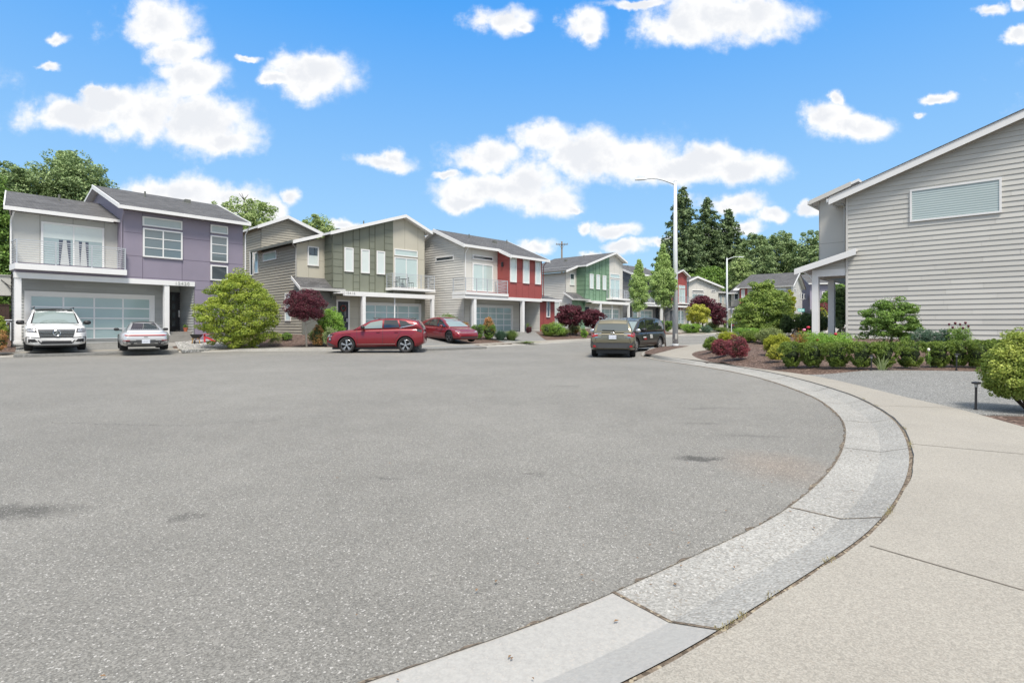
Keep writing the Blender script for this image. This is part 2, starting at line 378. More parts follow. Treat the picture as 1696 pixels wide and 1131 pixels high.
# --- materials of the ground
def asphalt():
    m = bpy.data.materials.new('asphalt'); m.use_nodes = True; t = m.node_tree; n = t.nodes.new; l = t.links.new
    b = t.nodes['Principled BSDF']; b.inputs['Roughness'].default_value = .88; b.inputs['Specular IOR Level'].default_value = .3
    g = n('ShaderNodeNewGeometry')
    def noise(sc, det=4, ro=.55):
        z = n('ShaderNodeTexNoise'); z.inputs['Scale'].default_value = sc; z.inputs['Detail'].default_value = det; z.inputs['Roughness'].default_value = ro
        l(g.outputs['Position'], z.inputs['Vector']); return z
    def ramp(src, a, b_, c0, c1_):
        r = n('ShaderNodeMapRange'); l(src, r.inputs[0]); r.inputs[1].default_value = a; r.inputs[2].default_value = b_; r.inputs[3].default_value = c0; r.inputs[4].default_value = c1_; return r.outputs[0]
    def mul(a, b_):
        q = n('ShaderNodeMath'); q.operation = 'MULTIPLY'; l(a, q.inputs[0])
        if isinstance(b_, float): q.inputs[1].default_value = b_
        else: l(b_, q.inputs[1])
        return q.outputs[0]
    v = n('ShaderNodeTexVoronoi'); v.inputs['Scale'].default_value = 135; l(g.outputs['Position'], v.inputs['Vector'])
    vs = n('ShaderNodeSeparateColor'); l(v.outputs['Color'], vs.inputs[0])
    stone = ramp(vs.outputs[0], .0, 1.0, .62, 1.30)
    lite = ramp(vs.outputs[1], .962, .972, 0.0, 1.0)
    big = ramp(noise(.22, 4).outputs[0], .3, .7, .86, 1.10)
    med = ramp(noise(1.7, 5, .65).outputs[0], .3, .7, .93, 1.06)
    fine = ramp(noise(260, 2).outputs[0], .3, .7, .86, 1.14)
    k = mul(mul(mul(stone, big), med), fine)
    # stains with their own places
    stains = [(-8.9*.42, 4.05, .55, .16, .55), (-4.35, 3.95, .3, .1, .6), (3.17*.59+.02, 5.65, .22, .12, .45), (2.95, 6.75, .35, .10, .82), (2.6, 7.6, .3, .07, .78), (3.2, 9.0, .5, .08, .8), (-2.3, 3.9, .13, .07, .7), (1.2, 12.2, .3, .15, .8), (-13.5, 24.2, .9, .2, .75), (.2, 5.0, .1, .06, .72), (-1.1, 4.9, .09, .05, .72)]
    wob = n('ShaderNodeVectorMath'); wob.operation = 'MULTIPLY_ADD'; l(noise(3.0, 4, .7).outputs['Color'], wob.inputs[0]); wob.inputs[1].default_value = (.5, .5, 0); wob.inputs[2].default_value = (-.25, -.25, 0)
    wp = n('ShaderNodeVectorMath'); wp.operation = 'ADD'; l(g.outputs['Position'], wp.inputs[0]); l(wob.outputs[0], wp.inputs[1])
    for (x, y, rx, ry, dk) in stains:
        s1 = n('ShaderNodeVectorMath'); s1.operation = 'SUBTRACT'; l(wp.outputs[0], s1.inputs[0]); s1.inputs[1].default_value = (x, y, 0)
        s2 = n('ShaderNodeVectorMath'); s2.operation = 'MULTIPLY'; l(s1.outputs[0], s2.inputs[0]); s2.inputs[1].default_value = (1/rx, 1/ry, 0)
        s3 = n('ShaderNodeVectorMath'); s3.operation = 'LENGTH'; l(s2.outputs[0], s3.inputs[0])
        k = mul(k, ramp(s3.outputs['Value'], .5, 1.3, dk, 1.0))
    base = n('ShaderNodeVectorMath'); base.operation = 'SCALE'; base.inputs[0].default_value = (.212, .205, .185); l(k, base.inputs['Scale'])
    mx = n('ShaderNodeMix'); mx.data_type = 'RGBA'; l(mul(lite, .55), mx.inputs[0]); l(base.outputs[0], mx.inputs[6]); mx.inputs[7].default_value = (.62, .60, .56, 1)
    # rusty patch
    s1 = n('ShaderNodeVectorMath'); s1.operation = 'SUBTRACT'; l(wp.outputs[0], s1.inputs[0]); s1.inputs[1].default_value = (2.55, 5.3, 0)
    s2 = n('ShaderNodeVectorMath'); s2.operation = 'MULTIPLY'; l(s1.outputs[0], s2.inputs[0]); s2.inputs[1].default_value = (1/.55, 1/.7, 0)
    s3 = n('ShaderNodeVectorMath'); s3.operation = 'LENGTH'; l(s2.outputs[0], s3.inputs[0])
    m2 = n('ShaderNodeMix'); m2.data_type = 'RGBA'; m2.blend_type = 'MULTIPLY'; l(ramp(s3.outputs['Value'], .2, 1.2, .45, 0.0), m2.inputs[0]); l(mx.outputs[2], m2.inputs[6]); m2.inputs[7].default_value = (1.12, .92, .80, 1)
    l(m2.outputs[2], b.inputs['Base Color'])
    bp = n('ShaderNodeBump'); bp.inputs['Strength'].default_value = .5; bp.inputs['Distance'].default_value = .006; l(k, bp.inputs['Height']); l(bp.outputs[0], b.inputs['Normal'])
    return m
def speck(name, col, sc, amp, light=None, lthr=.9, bump=.3, blotch=.08, dark=None):
    m = bpy.data.materials.new(name); m.use_nodes = True; t = m.node_tree; n = t.nodes.new; l = t.links.new
    b = t.nodes['Principled BSDF']; b.inputs['Roughness'].default_value = .9; b.inputs['Specular IOR Level'].default_value = .25
    g = n('ShaderNodeNewGeometry'); v = n('ShaderNodeTexVoronoi'); v.inputs['Scale'].default_value = sc; l(g.outputs['Position'], v.inputs['Vector'])
    vs = n('ShaderNodeSeparateColor'); l(v.outputs['Color'], vs.inputs[0])
    def ramp(src, a, b_, c0, c1_):
        r = n('ShaderNodeMapRange'); l(src, r.inputs[0]); r.inputs[1].default_value = a; r.inputs[2].default_value = b_; r.inputs[3].default_value = c0; r.inputs[4].default_value = c1_; return r.outputs[0]
    z = n('ShaderNodeTexNoise'); z.inputs['Scale'].default_value = .9; z.inputs['Detail'].default_value = 7; z.inputs['Roughness'].default_value = .65; l(g.outputs['Position'], z.inputs['Vector'])
    z2 = n('ShaderNodeTexNoise'); z2.inputs['Scale'].default_value = 45; z2.inputs['Detail'].default_value = 4; l(g.outputs['Position'], z2.inputs['Vector'])
    def mul(a, b_):
        q = n('ShaderNodeMath'); q.operation = 'MULTIPLY'; l(a, q.inputs[0]); l(b_, q.inputs[1]); return q.outputs[0]
    k = mul(mul(ramp(vs.outputs[0], 0, 1, 1 - amp, 1 + amp), ramp(z.outputs[0], .3, .7, 1 - blotch, 1 + blotch)), ramp(z2.outputs[0], .3, .7, .93, 1.07))
    base = n('ShaderNodeVectorMath'); base.operation = 'SCALE'; base.inputs[0].default_value = col; l(k, base.inputs['Scale']); src = base.outputs[0]
    for (cc, th, ch) in ((light, lthr, 1), (dark, .93, 2)):
        if cc:
            mx = n('ShaderNodeMix'); mx.data_type = 'RGBA'; l(ramp(vs.outputs[ch], th, th + .02, 0, 1), mx.inputs[0]); l(src, mx.inputs[6]); mx.inputs[7].default_value = (*cc, 1); src = mx.outputs[2]
    l(src, b.inputs['Base Color'])
    bp = n('ShaderNodeBump'); bp.inputs['Strength'].default_value = bump; bp.inputs['Distance'].default_value = .01; l(k, bp.inputs['Height']); l(bp.outputs[0], b.inputs['Normal'])
    MATS[name] = m; return m
M['asphalt'] = asphalt()
M['walk'] = speck('sidewalk concrete', (.305, .285, .246), 170, .20, blotch=.07, bump=.15, dark=(.30, .27, .23))
M['gut'] = speck('gutter concrete', (.305, .298, .275), 95, .26, light=(.46, .45, .42), lthr=.95, blotch=.14, bump=.3, dark=(.25, .23, .20))
M['gut2'] = speck('fresh gutter concrete', (.345, .338, .318), 140, .05, blotch=.05, bump=.1, dark=(.38, .36, .33))
M['aggr'] = speck('exposed aggregate', (.195, .195, .185), 75, .32, light=(.42, .42, .40), lthr=.91, blotch=.07, bump=.6, dark=(.10, .10, .10))
M['mulch'] = speck('bark mulch', (.105, .070, .055), 26, .45, light=(.26, .19, .155), lthr=.88, blotch=.2, bump=1.0, dark=(.03, .02, .015))
M['soil'] = speck('joint soil', (.15, .12, .09), 60, .5, light=(.34, .29, .21), lthr=.85, bump=.6)
M['lawn'] = speck('yard ground cover', (.075, .085, .04), 14, .4, blotch=.3, bump=.8, dark=(.03, .025, .02))
M['pebble'] = speck('pale river pebbles', (.26, .26, .25), 20, .45, light=(.55, .55, .53), lthr=.72, blotch=.05, bump=1.0, dark=(.10, .10, .10))
# --- road sheet
def grid_obj(name, xs, ys, zf, mat, keep=None):
    X, Y = np.meshgrid(xs, ys); Z = zf(X, Y); nx = len(xs); vs = np.stack([X.ravel(), Y.ravel(), Z.ravel()], 1); fs = []
    ok = None
    if keep is not None:
        cx = (X[:-1, :-1] + X[1:, 1:]) / 2; cy = (Y[:-1, :-1] + Y[1:, 1:]) / 2; ok = keep(cx, cy)
    for j in range(len(ys) - 1):
        for i in range(nx - 1):
            if ok is None or ok[j, i]: a = j * nx + i; fs.append((a, a + 1, a + nx + 1, a + nx))
    me = bpy.data.meshes.new(name); me.from_pydata(vs.tolist(), [], fs); me.materials.append(mat)
    me.polygons.foreach_set('use_smooth', [True] * len(fs)); me.update()
    o = bpy.data.objects.new(name, me); COL.objects.link(o); return o
rd = grid_obj('road', np.concatenate([np.arange(-32, 20, 2.0), np.arange(20, 80, 6.0)]), np.concatenate([np.arange(-8, 110, 2.0)]), lambda X, Y: Rz(X, Y), M['asphalt'])
tag(rd, kind='structure')
def keep_near(cx, cy):
    d, _ = bdist(cx, cy); ok = (~inside(cx, cy)) & (d > .75)
    allin = np.ones(cx.shape, bool)
    for (u, v) in ((-.3, -.3), (.3, -.3), (.3, .3), (-.3, .3)): allin &= inside(cx + u, cy + v, SWP)
    return ok & ~allin
g1 = grid_obj('garden_soil', np.arange(-44, 36.1, .5), np.arange(-12, 62.1, .5), lambda X, Y: H(X, Y) - .03, M['mulch'], keep_near)
tag(g1, kind='structure')
def far_z(X, Y): return H(X, Y) - .03
def keep_far(cx, cy):
    return ~((cx > -44) & (cx < 36) & (cy > -12) & (cy < 62)) & ~inside(cx, cy)
g2 = grid_obj('ground', np.arange(-204, 236.1, 4.0), np.arange(-100, 262.1, 3.70), lambda X, Y: H(X, Y) - .06, M['lawn'], keep_far)
tag(g2, kind='structure')
g3 = grid_obj('terrain', np.arange(-2400, 2401, 200.), np.arange(-2400, 2401, 200.), lambda X, Y: np.full(X.shape, -.6), M['lawn'])
tag(g3, kind='structure')
# --- gutter, curb and sidewalk, right hand side
def loft(mb, rows, zr, mats):
    for k in range(len(rows) - 1):
        a, b = rows[k], rows[k + 1]; za, zb = zr[k], zr[k + 1]
        for i in range(len(a) - 1):
            mt = mats[k](i) if callable(mats[k]) else mats[k]
            mb.face([(a[i][0], a[i][1], za[i]), (b[i][0], b[i][1], zb[i]), (b[i+1][0], b[i+1][1], zb[i+1]), (a[i+1][0], a[i+1][1], za[i+1])][::-1], mt)
n = len(A); ii = np.arange(n) / KS
vert = sstep(12.0, 14.5, ii)                                    # 0 rolled curb, 1 upright curb round the nose
o1 = .34 * (1 - vert) + .20 * vert; o2 = .46 * (1 - vert) + .24 * vert; o3 = .58 * (1 - vert) + .38 * vert
rz = Rz(A[:, 0], A[:, 1])
rows = [A - nrm * 0.0, A + nrm * o1[:, None], A + nrm * o2[:, None], A + nrm * o3[:, None]]
def gm(i): return M['gut2'] if i < 20 else M['gut']
cb = MB()
loft(cb, [A - nrm * .02] + rows, [rz - .05, rz + .012, rz + .006 + 0 * rz, rz + .006 + (.034 + .096 * vert), rz + .075 + .05 * vert], [gm, gm, gm, gm])
tag(cb.build('curb', smooth=False), kind='structure')
jb = MB()
_r = np.random.default_rng(4); jw = np.convolve(_r.uniform(.008, .036, n + 6), np.ones(3) / 3, 'same')[:n]
jr = A + nrm * (o3 + .004 + jw)[:, None]
loft(jb, [rows[3], jr], [rz + .070 + .05 * vert, rz + .070 + .05 * vert], [M['soil']])
tag(jb.build('curb_joint'), kind='structure')
# worn ragged edge of the asphalt against the gutter
eb = MB(); ew = _r.uniform(.004, .026, n * 1); fine = np.linspace(0, n - 1, n * 6); Af = np.stack([np.interp(fine, np.arange(n), A[:, 0]), np.interp(fine, np.arange(n), A[:, 1])], 1)
Nf = np.stack([np.interp(fine, np.arange(n), nrm[:, 0]), np.interp(fine, np.arange(n), nrm[:, 1])], 1); wf = np.convolve(_r.uniform(-.03, .055, len(fine)), np.ones(5) / 5, 'same')
loft(eb, [Af - Nf * (.004 + np.abs(wf))[:, None], Af + Nf * .006], [Rz(Af[:, 0], Af[:, 1]) + .005, Rz(Af[:, 0], Af[:, 1]) + .0165], [M['soil']])
tag(eb.build('gutter_grit'), kind='structure')
sb = MB()
zs = swz(A[:, 0] * 0 + (A[:, 0] + SW[:, 0]) / 2, A[:, 1])
loft(sb, [jr, jr + (SW - jr) * .004, SW, SW + (SW - jr) * .01], [swz(jr[:, 0], jr[:, 1]) - .03, swz(jr[:, 0], jr[:, 1]), swz(SW[:, 0], SW[:, 1]), swz(SW[:, 0], SW[:, 1]) - .08], [M['walk']] * 3)
tag(sb.build('sidewalk'), kind='structure')
# scored joints of sidewalk and curb
kb = MB()
def strip(mb, p, q, w, zf, mat, seg=6):
    p = np.array(p); q = np.array(q); t = (q - p) / np.linalg.norm(q - p); s = np.array([-t[1], t[0]]) * w / 2
    for i in range(seg):
        a = p + (q - p) * i / seg; b = p + (q - p) * (i + 1) / seg
        pts = [a - s, b - s, b + s, a + s]; mb.face([(x, y, zf(x, y)) for x, y in pts], mat)
for k in range(4, n - 2):
    pass
zw = lambda x, y: float(swz(x, y)) + .003
M['score'] = pbr('scored joint', (.17, .15, .125), .95, .2, 8)
jl = [(gp(1441,895,.12), gp(1696,967,.12)), (gp(1500,729.5,.12), gp(1696,747,.12)), (gp(1404,667,.12), gp(1590,672.5,.12))]
for (p, q) in jl:
    p = np.array(p); q = np.array(q); strip(kb, p, p + (q - p) * 1.0, .012, zw, M['score'])
for k in range(106, 235, 7):
    strip(kb, jr[k], SW[k], .014, zw, M['score'])
tag(kb.build('sidewalk_joints'), kind='structure')
# joints across the gutter follow its rolled profile
qb = MB()
for (k, w, mt) in ((20, .020, 'soil'), (40, .014, 'soil'), (55, .012, 'score'), (68, .012, 'score'), (80, .012, 'score'), (92, .014, 'score'), (104, .014, 'score'), (116, .014, 'score'), (130, .014, 'score'), (145, .014, 'score'), (158, .014, 'score'), (170, .014, 'score')):
    prof = [(rows[0][k], rz[k] + .016), (rows[1][k], rz[k] + .010), (rows[2][k], rz[k] + .010 + .034 + .096 * vert[k]), (rows[3][k], rz[k] + .079 + .05 * vert[k])]
    t = tn[k] * w / 2
    for i in range(3):
        (p, za), (q, zb) = prof[i], prof[i + 1]
        qb.face([(p[0]-t[0], p[1]-t[1], za), (q[0]-t[0], q[1]-t[1], zb), (q[0]+t[0], q[1]+t[1], zb), (p[0]+t[0], p[1]+t[1], za)], M[mt])
tag(qb.build('curb_joints'), kind='structure')
# --- left hand curb and sidewalk
tl = np.gradient(LP, axis=0); tl /= np.linalg.norm(tl, axis=1)[:, None]
nl = np.stack([-tl[:, 1], tl[:, 0]], 1) * 1.0
# outward is away from the middle of the bulb
s = 1.0 if inside(np.array([LP[60][0] + nl[60][0]]), np.array([LP[60][1] + nl[60][1]]))[0] == False else -1.0
nl *= s
rl = Rz(LP[:, 0], LP[:, 1])
lowz = np.ones(len(LP)) * .13
# driveway crossings: the curb drops
LOWS = [(-23.5, -14.6), (-4.6, .4)]
for i, (x, y) in enumerate(LP):
    lo = 0.0
    if y > 5:
        for (a, b) in LOWS: lo = max(lo, sstep(a - .8, a, x) * (1 - sstep(b, b + .8, x)))
        if y > 36: lo = max(lo, .5 + .5 * math.sin(y * .55))
    lowz[i] = .13 - .085 * lo
lb = MB()
o15 = LP + nl * .16
loft(lb, [LP - nl * .35, LP, LP + nl * .03, o15], [rl + .006, rl + .008, rl + lowz - .01, rl + lowz], [M['gut']] * 3)
tag(lb.build('far_curb'), kind='structure')
sl = MB()
loft(sl, [o15, LP + nl * .2, LP + nl * 1.65, LP + nl * 1.70], [rl + lowz - .004, rl + lowz + .002, rl + .145, rl + .06], [M['walk']] * 3)
tag(sl.build('far_sidewalk'), kind='structure')
def drape(name, quad, nx, ny, zo, mat, edge=True, zf=H):
    """a sheet laid over the yard: quad corners (x,y), bilinear"""
    q = [np.array(p, float) for p in quad]; u = np.linspace(0, 1, nx); v = np.linspace(0, 1, ny); U, V = np.meshgrid(u, v)
    X = (1-U)*(1-V)*q[0][0] + U*(1-V)*q[1][0] + U*V*q[2][0] + (1-U)*V*q[3][0]
    Y = (1-U)*(1-V)*q[0][1] + U*(1-V)*q[1][1] + U*V*q[2][1] + (1-U)*V*q[3][1]
    Z = zf(X, Y) + zo
    vs = np.stack([X.ravel(), Y.ravel(), Z.ravel()], 1).tolist(); fs = [(j*nx+i, j*nx+i+1, (j+1)*nx+i+1, (j+1)*nx+i) for j in range(ny-1) for i in range(nx-1)]
    if edge:
        ring = [i for i in range(nx)] + [j*nx+nx-1 for j in range(1, ny)] + [(ny-1)*nx+i for i in range(nx-2, -1, -1)] + [j*nx for j in range(ny-2, 0, -1)]
        b = len(vs); vs += [(vs[i][0], vs[i][1], vs[i][2] - .12) for i in ring]; m = len(ring)
        for i in range(m): fs.append((ring[i], b + i, b + (i+1) % m, ring[(i+1) % m]))
    me = bpy.data.meshes.new(name); me.from_pydata(vs, [], fs); me.materials.append(mat); me.update()
    o = bpy.data.objects.new(name, me); COL.objects.link(o); tag(o, kind='structure'); return o
# right hand driveway (exposed aggregate), a strip from the sidewalk up to the hedge line
drape('driveway', [(7.45, 14.15), (6.62, 7.9), (16, 6.6), (16, 11.7)], 60, 44, -.012, M['aggr'])
# planting island on the nose
isl = [gp(*p, .13) for p in ((1066.5,585.5),(1069,582),(1077.7,578.4),(1096,574.2),(1118,572.8),(1141,573.2),(1119,577),(1100.7,581.8),(1080,587))]
ib = MB(); cxm = np.mean([p[0] for p in isl]); cym = np.mean([p[1] for p in isl])
for i in range(len(isl)):
    p, q = isl[i], isl[(i+1) % len(isl)]
    ib.face([(p[0], p[1], float(Rz(*p)) + .135), (q[0], q[1], float(Rz(*q)) + .135), (cxm, cym, float(Rz(cxm, cym)) + .20)], M['mulch'])
tag(ib.build('planting_bed'), kind='structure')

def crack(pts, w, seed):
    rng = np.random.default_rng(seed); P = [np.array(p, float) for p in pts]; Q = []
    for i in range(len(P) - 1):
        n_ = max(2, int(np.linalg.norm(P[i+1] - P[i]) / .05))
        for j in range(n_): Q.append(P[i] + (P[i+1] - P[i]) * j / n_ + rng.normal(0, .02, 2))
    b = MB()
    for i in range(len(Q) - 1):
        t = Q[i+1] - Q[i]; t = t / (np.linalg.norm(t) + 1e-9); s_ = np.array((-t[1], t[0])) * w * rng.uniform(.3, 1.0) / 2; e = np.array((-t[1], t[0])) * w * rng.uniform(.3, 1.0) / 2
        z0, z1 = float(Rz(*Q[i])) + .004, float(Rz(*Q[i+1])) + .004
        b.face([(*(Q[i]-s_), z0), (*(Q[i+1]-e), z1), (*(Q[i+1]+e), z1), (*(Q[i]+s_), z0)], M['crack'])
    return b
M['crack'] = pbr('dark crack', (.07, .065, .06), .95, .2, 20)  # dark tone of the thin crack strips
for (pts, w, sd_) in (([gp(60, 700), gp(300, 705), gp(560, 690)], .010, 3), ([gp(900, 668), gp(1020, 664), gp(1150, 672)], .008, 4)):
    tag(crack(pts, w, sd_).build('road_crack'), kind='structure')
# ================================================================ house building kit
class House:
    """local frame: x along the front, y to the back, z up from the slab"""
    def __init__(s, name, ox, oy, d, zg, label, cat='house', group=None, make=True):
        d = Vector(d).normalized(); s.o = Vector((ox, oy)); s.u = Vector((d.x, d.y)); s.w = Vector((-d.y, d.x)); s.zg = zg
        if make: s.root = empty(name, (ox, oy, zg), math.atan2(d.y, d.x), label, cat, group)
    def X(s, p, off=0.0):
        a = (p[0] - CX) / F; o, u, w = s.o, s.u, s.w
        return (a * (o.y + off * w.y) - (o.x + off * w.x)) / (u.x - a * u.y)
    def Z(s, p, off=0.0):
        x = s.X(p, off); Y = s.o.y + x * s.u.y + off * s.w.y
        return CZ + (HY - p[1]) * Y / F - s.zg
    def Ys(s, p, xc):
        a = (p[0] - CX) / F; o, u, w = s.o, s.u, s.w
        return (a * (o.y + xc * u.y) - (o.x + xc * u.x)) / (w.x - a * w.y)
    def Zs(s, p, xc):
        y = s.Ys(p, xc); Y = s.o.y + xc * s.u.y + y * s.w.y
        return CZ + (HY - p[1]) * Y / F - s.zg
    def rect(s, c, x0, y0, x1, y1, off=0.0):
        p = c(x0, y0); q = c(x1, y1)
        a, b = s.X(p, off), s.X(q, off)
        # crop y at the left edge for y0/y1 alike
        return a, b, s.Z(c(x0, y1), off), s.Z(c(x0, y0), off)
def clipz(poly, z):
    xs = []
    for i in range(len(poly)):
        (x0, z0), (x1, z1) = poly[i], poly[(i + 1) % len(poly)]
        if (z0 - z) * (z1 - z) <= 0 and z0 != z1: xs.append(x0 + (x1 - x0) * (z - z0) / (z1 - z0))
        elif z0 == z and z1 == z: xs += [x0, x1]
    return (min(xs), max(xs)) if len(xs) > 1 else None
class SkewPlane:
    """left end wall that leans inwards towards the back in plan"""
    def __init__(s, c, y0, k): s.c = c; s.y0 = y0; s.k_ = k; s.k = 'l'
    def P(s, a, z, out=0.0): return (s.c - out + (a - s.y0) * s.k_, a, z)
class Plane:
    """front plane (faces -y) at y=off, or side plane (faces -x or +x) at x=xc; P(s, z, out)"""
    def __init__(s, kind, c): s.k = kind; s.c = c
    def P(s, a, z, out=0.0):
        if s.k == 'f': return (a, s.c - out, z)
        if s.k == 'l': return (s.c - out, a, z)
        if s.k == 'r': return (s.c + out, a, z)
    def box(s, mb, a0, a1, z0, z1, o0, o1, m):
        p = s.P(a0, z0, o0); q = s.P(a1, z1, o1); mb.box(p[0], q[0], p[1], q[1], p[2], q[2], m)
def lap(mb, pl, poly, m, ex=.2, seed=1, joint=True, pr=.045):
    """lap siding: saw-tooth boards over a convex outline (s, z)"""
    rnd = random.Random(seed); z0 = min(p[1] for p in poly); z1 = max(p[1] for p in poly); z = z0
    mb.face([pl.P(a, b, 0) for a, b in poly], m)
    while z < z1 - .01:
        zt = min(z + ex, z1 - 1e-4); A_ = clipz(poly, z + 1e-4); B_ = clipz(poly, zt)
        if A_ and B_:
            cuts = [0.0]; w = A_[1] - A_[0]
            if joint and w > 2.5:
                t = rnd.uniform(.8, 3.6)
                while t < w - .5: cuts.append(t / w); t += rnd.choice((3.66, 3.66, 2.4))
            cuts.append(1.0)
            for i in range(len(cuts) - 1):
                g = .0025 / max(w, .1) if len(cuts) > 2 else 0
                ca, cb_ = cuts[i] + (g if i else 0), cuts[i+1] - (g if i < len(cuts) - 2 else 0)
                a0, a1 = A_[0] + (A_[1]-A_[0]) * ca, A_[0] + (A_[1]-A_[0]) * cb_
                b0, b1 = B_[0] + (B_[1]-B_[0]) * ca, B_[0] + (B_[1]-B_[0]) * cb_
                mb.mesh([pl.P(a0, z, pr), pl.P(a1, z, pr), pl.P(b1, zt, .008), pl.P(b0, zt, .008), pl.P(a0, z, .001), pl.P(a1, z, .001)],
                        [(0,1,2,3), (4,5,1,0)], m)
        z += ex
def panelwall(mb, pl, poly, m, vs=(), hs=(), seam=None, batten=False):
    mb.face([pl.P(a, b, 0) for a, b in poly], m)
    z0 = min(p[1] for p in poly); z1 = max(p[1] for p in poly); a0 = min(p[0] for p in poly); a1 = max(p[0] for p in poly)
    sw = [(b, a) for a, b in poly]; w = .012 if not batten else .028; o = .006 if not batten else .022
    for v in vs:
        c = clipz([(z, s_) for s_, z in poly], v)
        if c: pl.box(mb, v - w, v + w, c[0] + .01, c[1] - .01, .0005, o, seam)
    for h in hs:
        lo, hi, z = h if isinstance(h, tuple) else (a0, a1, h)
        c = clipz(poly, z)
        if c: pl.box(mb, max(lo, c[0]), min(hi, c[1]), z - .011, z + .011, .0005, .0045 if not batten else .014, seam)
def window(pl, a0, a1, z0, z1, g, par, nx=1, nz=1, fw=.07, label=None, slats=0, name='window', fm=None, split=None, extra=None):
    a0, a1 = min(a0, a1), max(a0, a1); z0, z1 = min(z0, z1), max(z0, z1)
    fm = fm or M['white']; f = MB(); o0, o1 = -.01, .082
    pl.box(f, a0, a1, z0, z0 + fw, o0, o1, fm); pl.box(f, a0, a1, z1 - fw, z1, o0, o1, fm)
    pl.box(f, a0, a0 + fw, z0 + fw, z1 - fw, o0, o1 - .001, fm); pl.box(f, a1 - fw, a1, z0 + fw, z1 - fw, o0, o1 - .001, fm)
    for i in range(1, nx):
        x = a0 + (a1 - a0) * (split if split and nx == 2 else i / nx); pl.box(f, x - .03, x + .03, z0 + fw, z1 - fw, o0, o1 - .008, fm)
    for j in range(1, nz):
        z = z0 + (z1 - z0) * j / nz; pl.box(f, a0 + fw, a1 - fw, z - .022, z + .022, o0, o1 - .012, fm)
    w = f.build(name, par); p = MB()
    pl.box(p, a0 + fw * .9, a1 - fw * .9, z0 + fw * .9, z1 - fw * .9, -.005, .049, g)
    for j in range(slats):
        z = z0 + fw + (z1 - z0 - 2 * fw) * (j + .5) / slats
        pl.box(p, a0 + fw, a1 - fw, z - .017, z + .017, .049, .056, extra or g)
    p.build('pane', w)
    if label: w['label'] = label
    return w
def garage(pl, a0, a1, z1, par, nx=4, nz=4, trim=M['white'], tw=.22):
    t = MB()
    pl.box(t, a0 - tw, a0, -.02, z1 + tw, .0, .11, trim); pl.box(t, a1, a1 + tw, -.02, z1 + tw, .0, .11, trim); pl.box(t, a0, a1, z1, z1 + tw, .0, .112, trim)
    t.build('garage_trim', par)
    d = MB(); fw = .075
    pl.box(d, a0, a1, 0, z1, -.01, .052, M['white_metal'])
    W = (a1 - a0); hh = z1 / nz
    for j in range(nz + 1): z = j * hh; pl.box(d, a0, a1, max(0, z - fw/2), min(z1, z + fw/2), .052, .078, M['white_metal'])
    for i in range(nx + 1): x = a0 + W * i / nx; pl.box(d, max(a0, x - fw/2), min(a1, x + fw/2), fw/2, z1 - fw/2, .052, .076, M['white_metal'])
    o = d.build('garage_door', par)
    for j in range(nz):
        for i in range(nx):
            g = MB(); pl.box(g, a0 + W*i/nx + fw/2, a0 + W*(i+1)/nx - fw/2, j*hh + fw/2, (j+1)*hh - fw/2, .052, .060, M['g_frost']); g.build('pane', o)
    return o
def balcony(par, a0, a1, y0, y1, z, h=1.05, nb=8, posts=4, left=True, right=True, slab=.32, slabm=None):
    """deck from y0 (front) to y1 (wall) with a rail of level bars; z is the deck surface"""
    d = MB(); d.box(a0, a1, y0, y1, z - slab, z, slabm or M['white']); d.build('balcony_floor', par)
    r = MB(); m = M['rail']; yf = y0 + .06; xs = [a0 + .07 + (a1 - a0 - .14) * i / (posts - 1) for i in range(posts)]
    for x in xs: r.box(x - .025, x + .025, yf - .03, yf + .02, z - slab * .8, z + h, m)
    for k in range(nb): zz = z + .12 + (h - .2) * k / (nb - 1); r.tube([(a0 + .05, yf, zz), (a1 - .05, yf, zz)], .015, m, 6)
    r.box(a0 + .03, a1 - .03, yf - .03, yf + .03, z + h, z + h + .035, m)
    for (on, x) in ((left, a0 + .07), (right, a1 - .07)):
        if on:
            r.box(x - .03, x + .03, yf + .03, y1, z + h, z + h + .034, m)
            for k in range(nb): zz = z + .12 + (h - .2) * k / (nb - 1); r.tube([(x, yf, zz), (x, y1, zz)], .015, m, 6)
            r.box(x - .025, x + .025, y1 - .08, y1 - .03, z, z + h, m)
    r.build('balcony_railing', par)
def roofslab(mb, pts, th, mtop, mside, under=None):
    """pts: roof plane outline, top surface; solid of thickness th"""
    mb.prism([Vector(p) for p in pts], (0, 0, -th), mtop, mside)
    # prism puts mtop on the far cap: put the shingle on top
    n = len(pts); k = len(mb.f) - n - 2
    mb.m[k] = mb.mi(mtop); mb.m[k + 1] = mb.mi(under or M['white'])
def fascia(mb, p0, p1, h, m, out=(0, 0, 0), th=.04, drop=0.0):
    p0 = Vector(p0); p1 = Vector(p1); o = Vector(out)
    a, b = p0 + o * .0 - Vector((0, 0, drop)), p1 - Vector((0, 0, drop))
    vs = [a, b, b - Vector((0, 0, h)), a - Vector((0, 0, h))]; e = o * th
    mb.prism(vs, e, m)
def spout(par, pts, m, r=.035):
    d = MB(); d.tube(pts, r, m, 6); d.build('downspout', par)
def roofvents(par, pts):
    for k, p in enumerate(pts):
        b = MB()
        if k % 2: b.box(p[0] - .15, p[0] + .15, p[1] - .16, p[1] + .14, p[2] - .06, p[2] + .16, M['dkgrey_p'])
        else: b.tube([(p[0], p[1], p[2] - .1), (p[0], p[1], p[2] + .32)], .05, M['dkgrey_p'], 8)
        b.build('roof_vent', par)
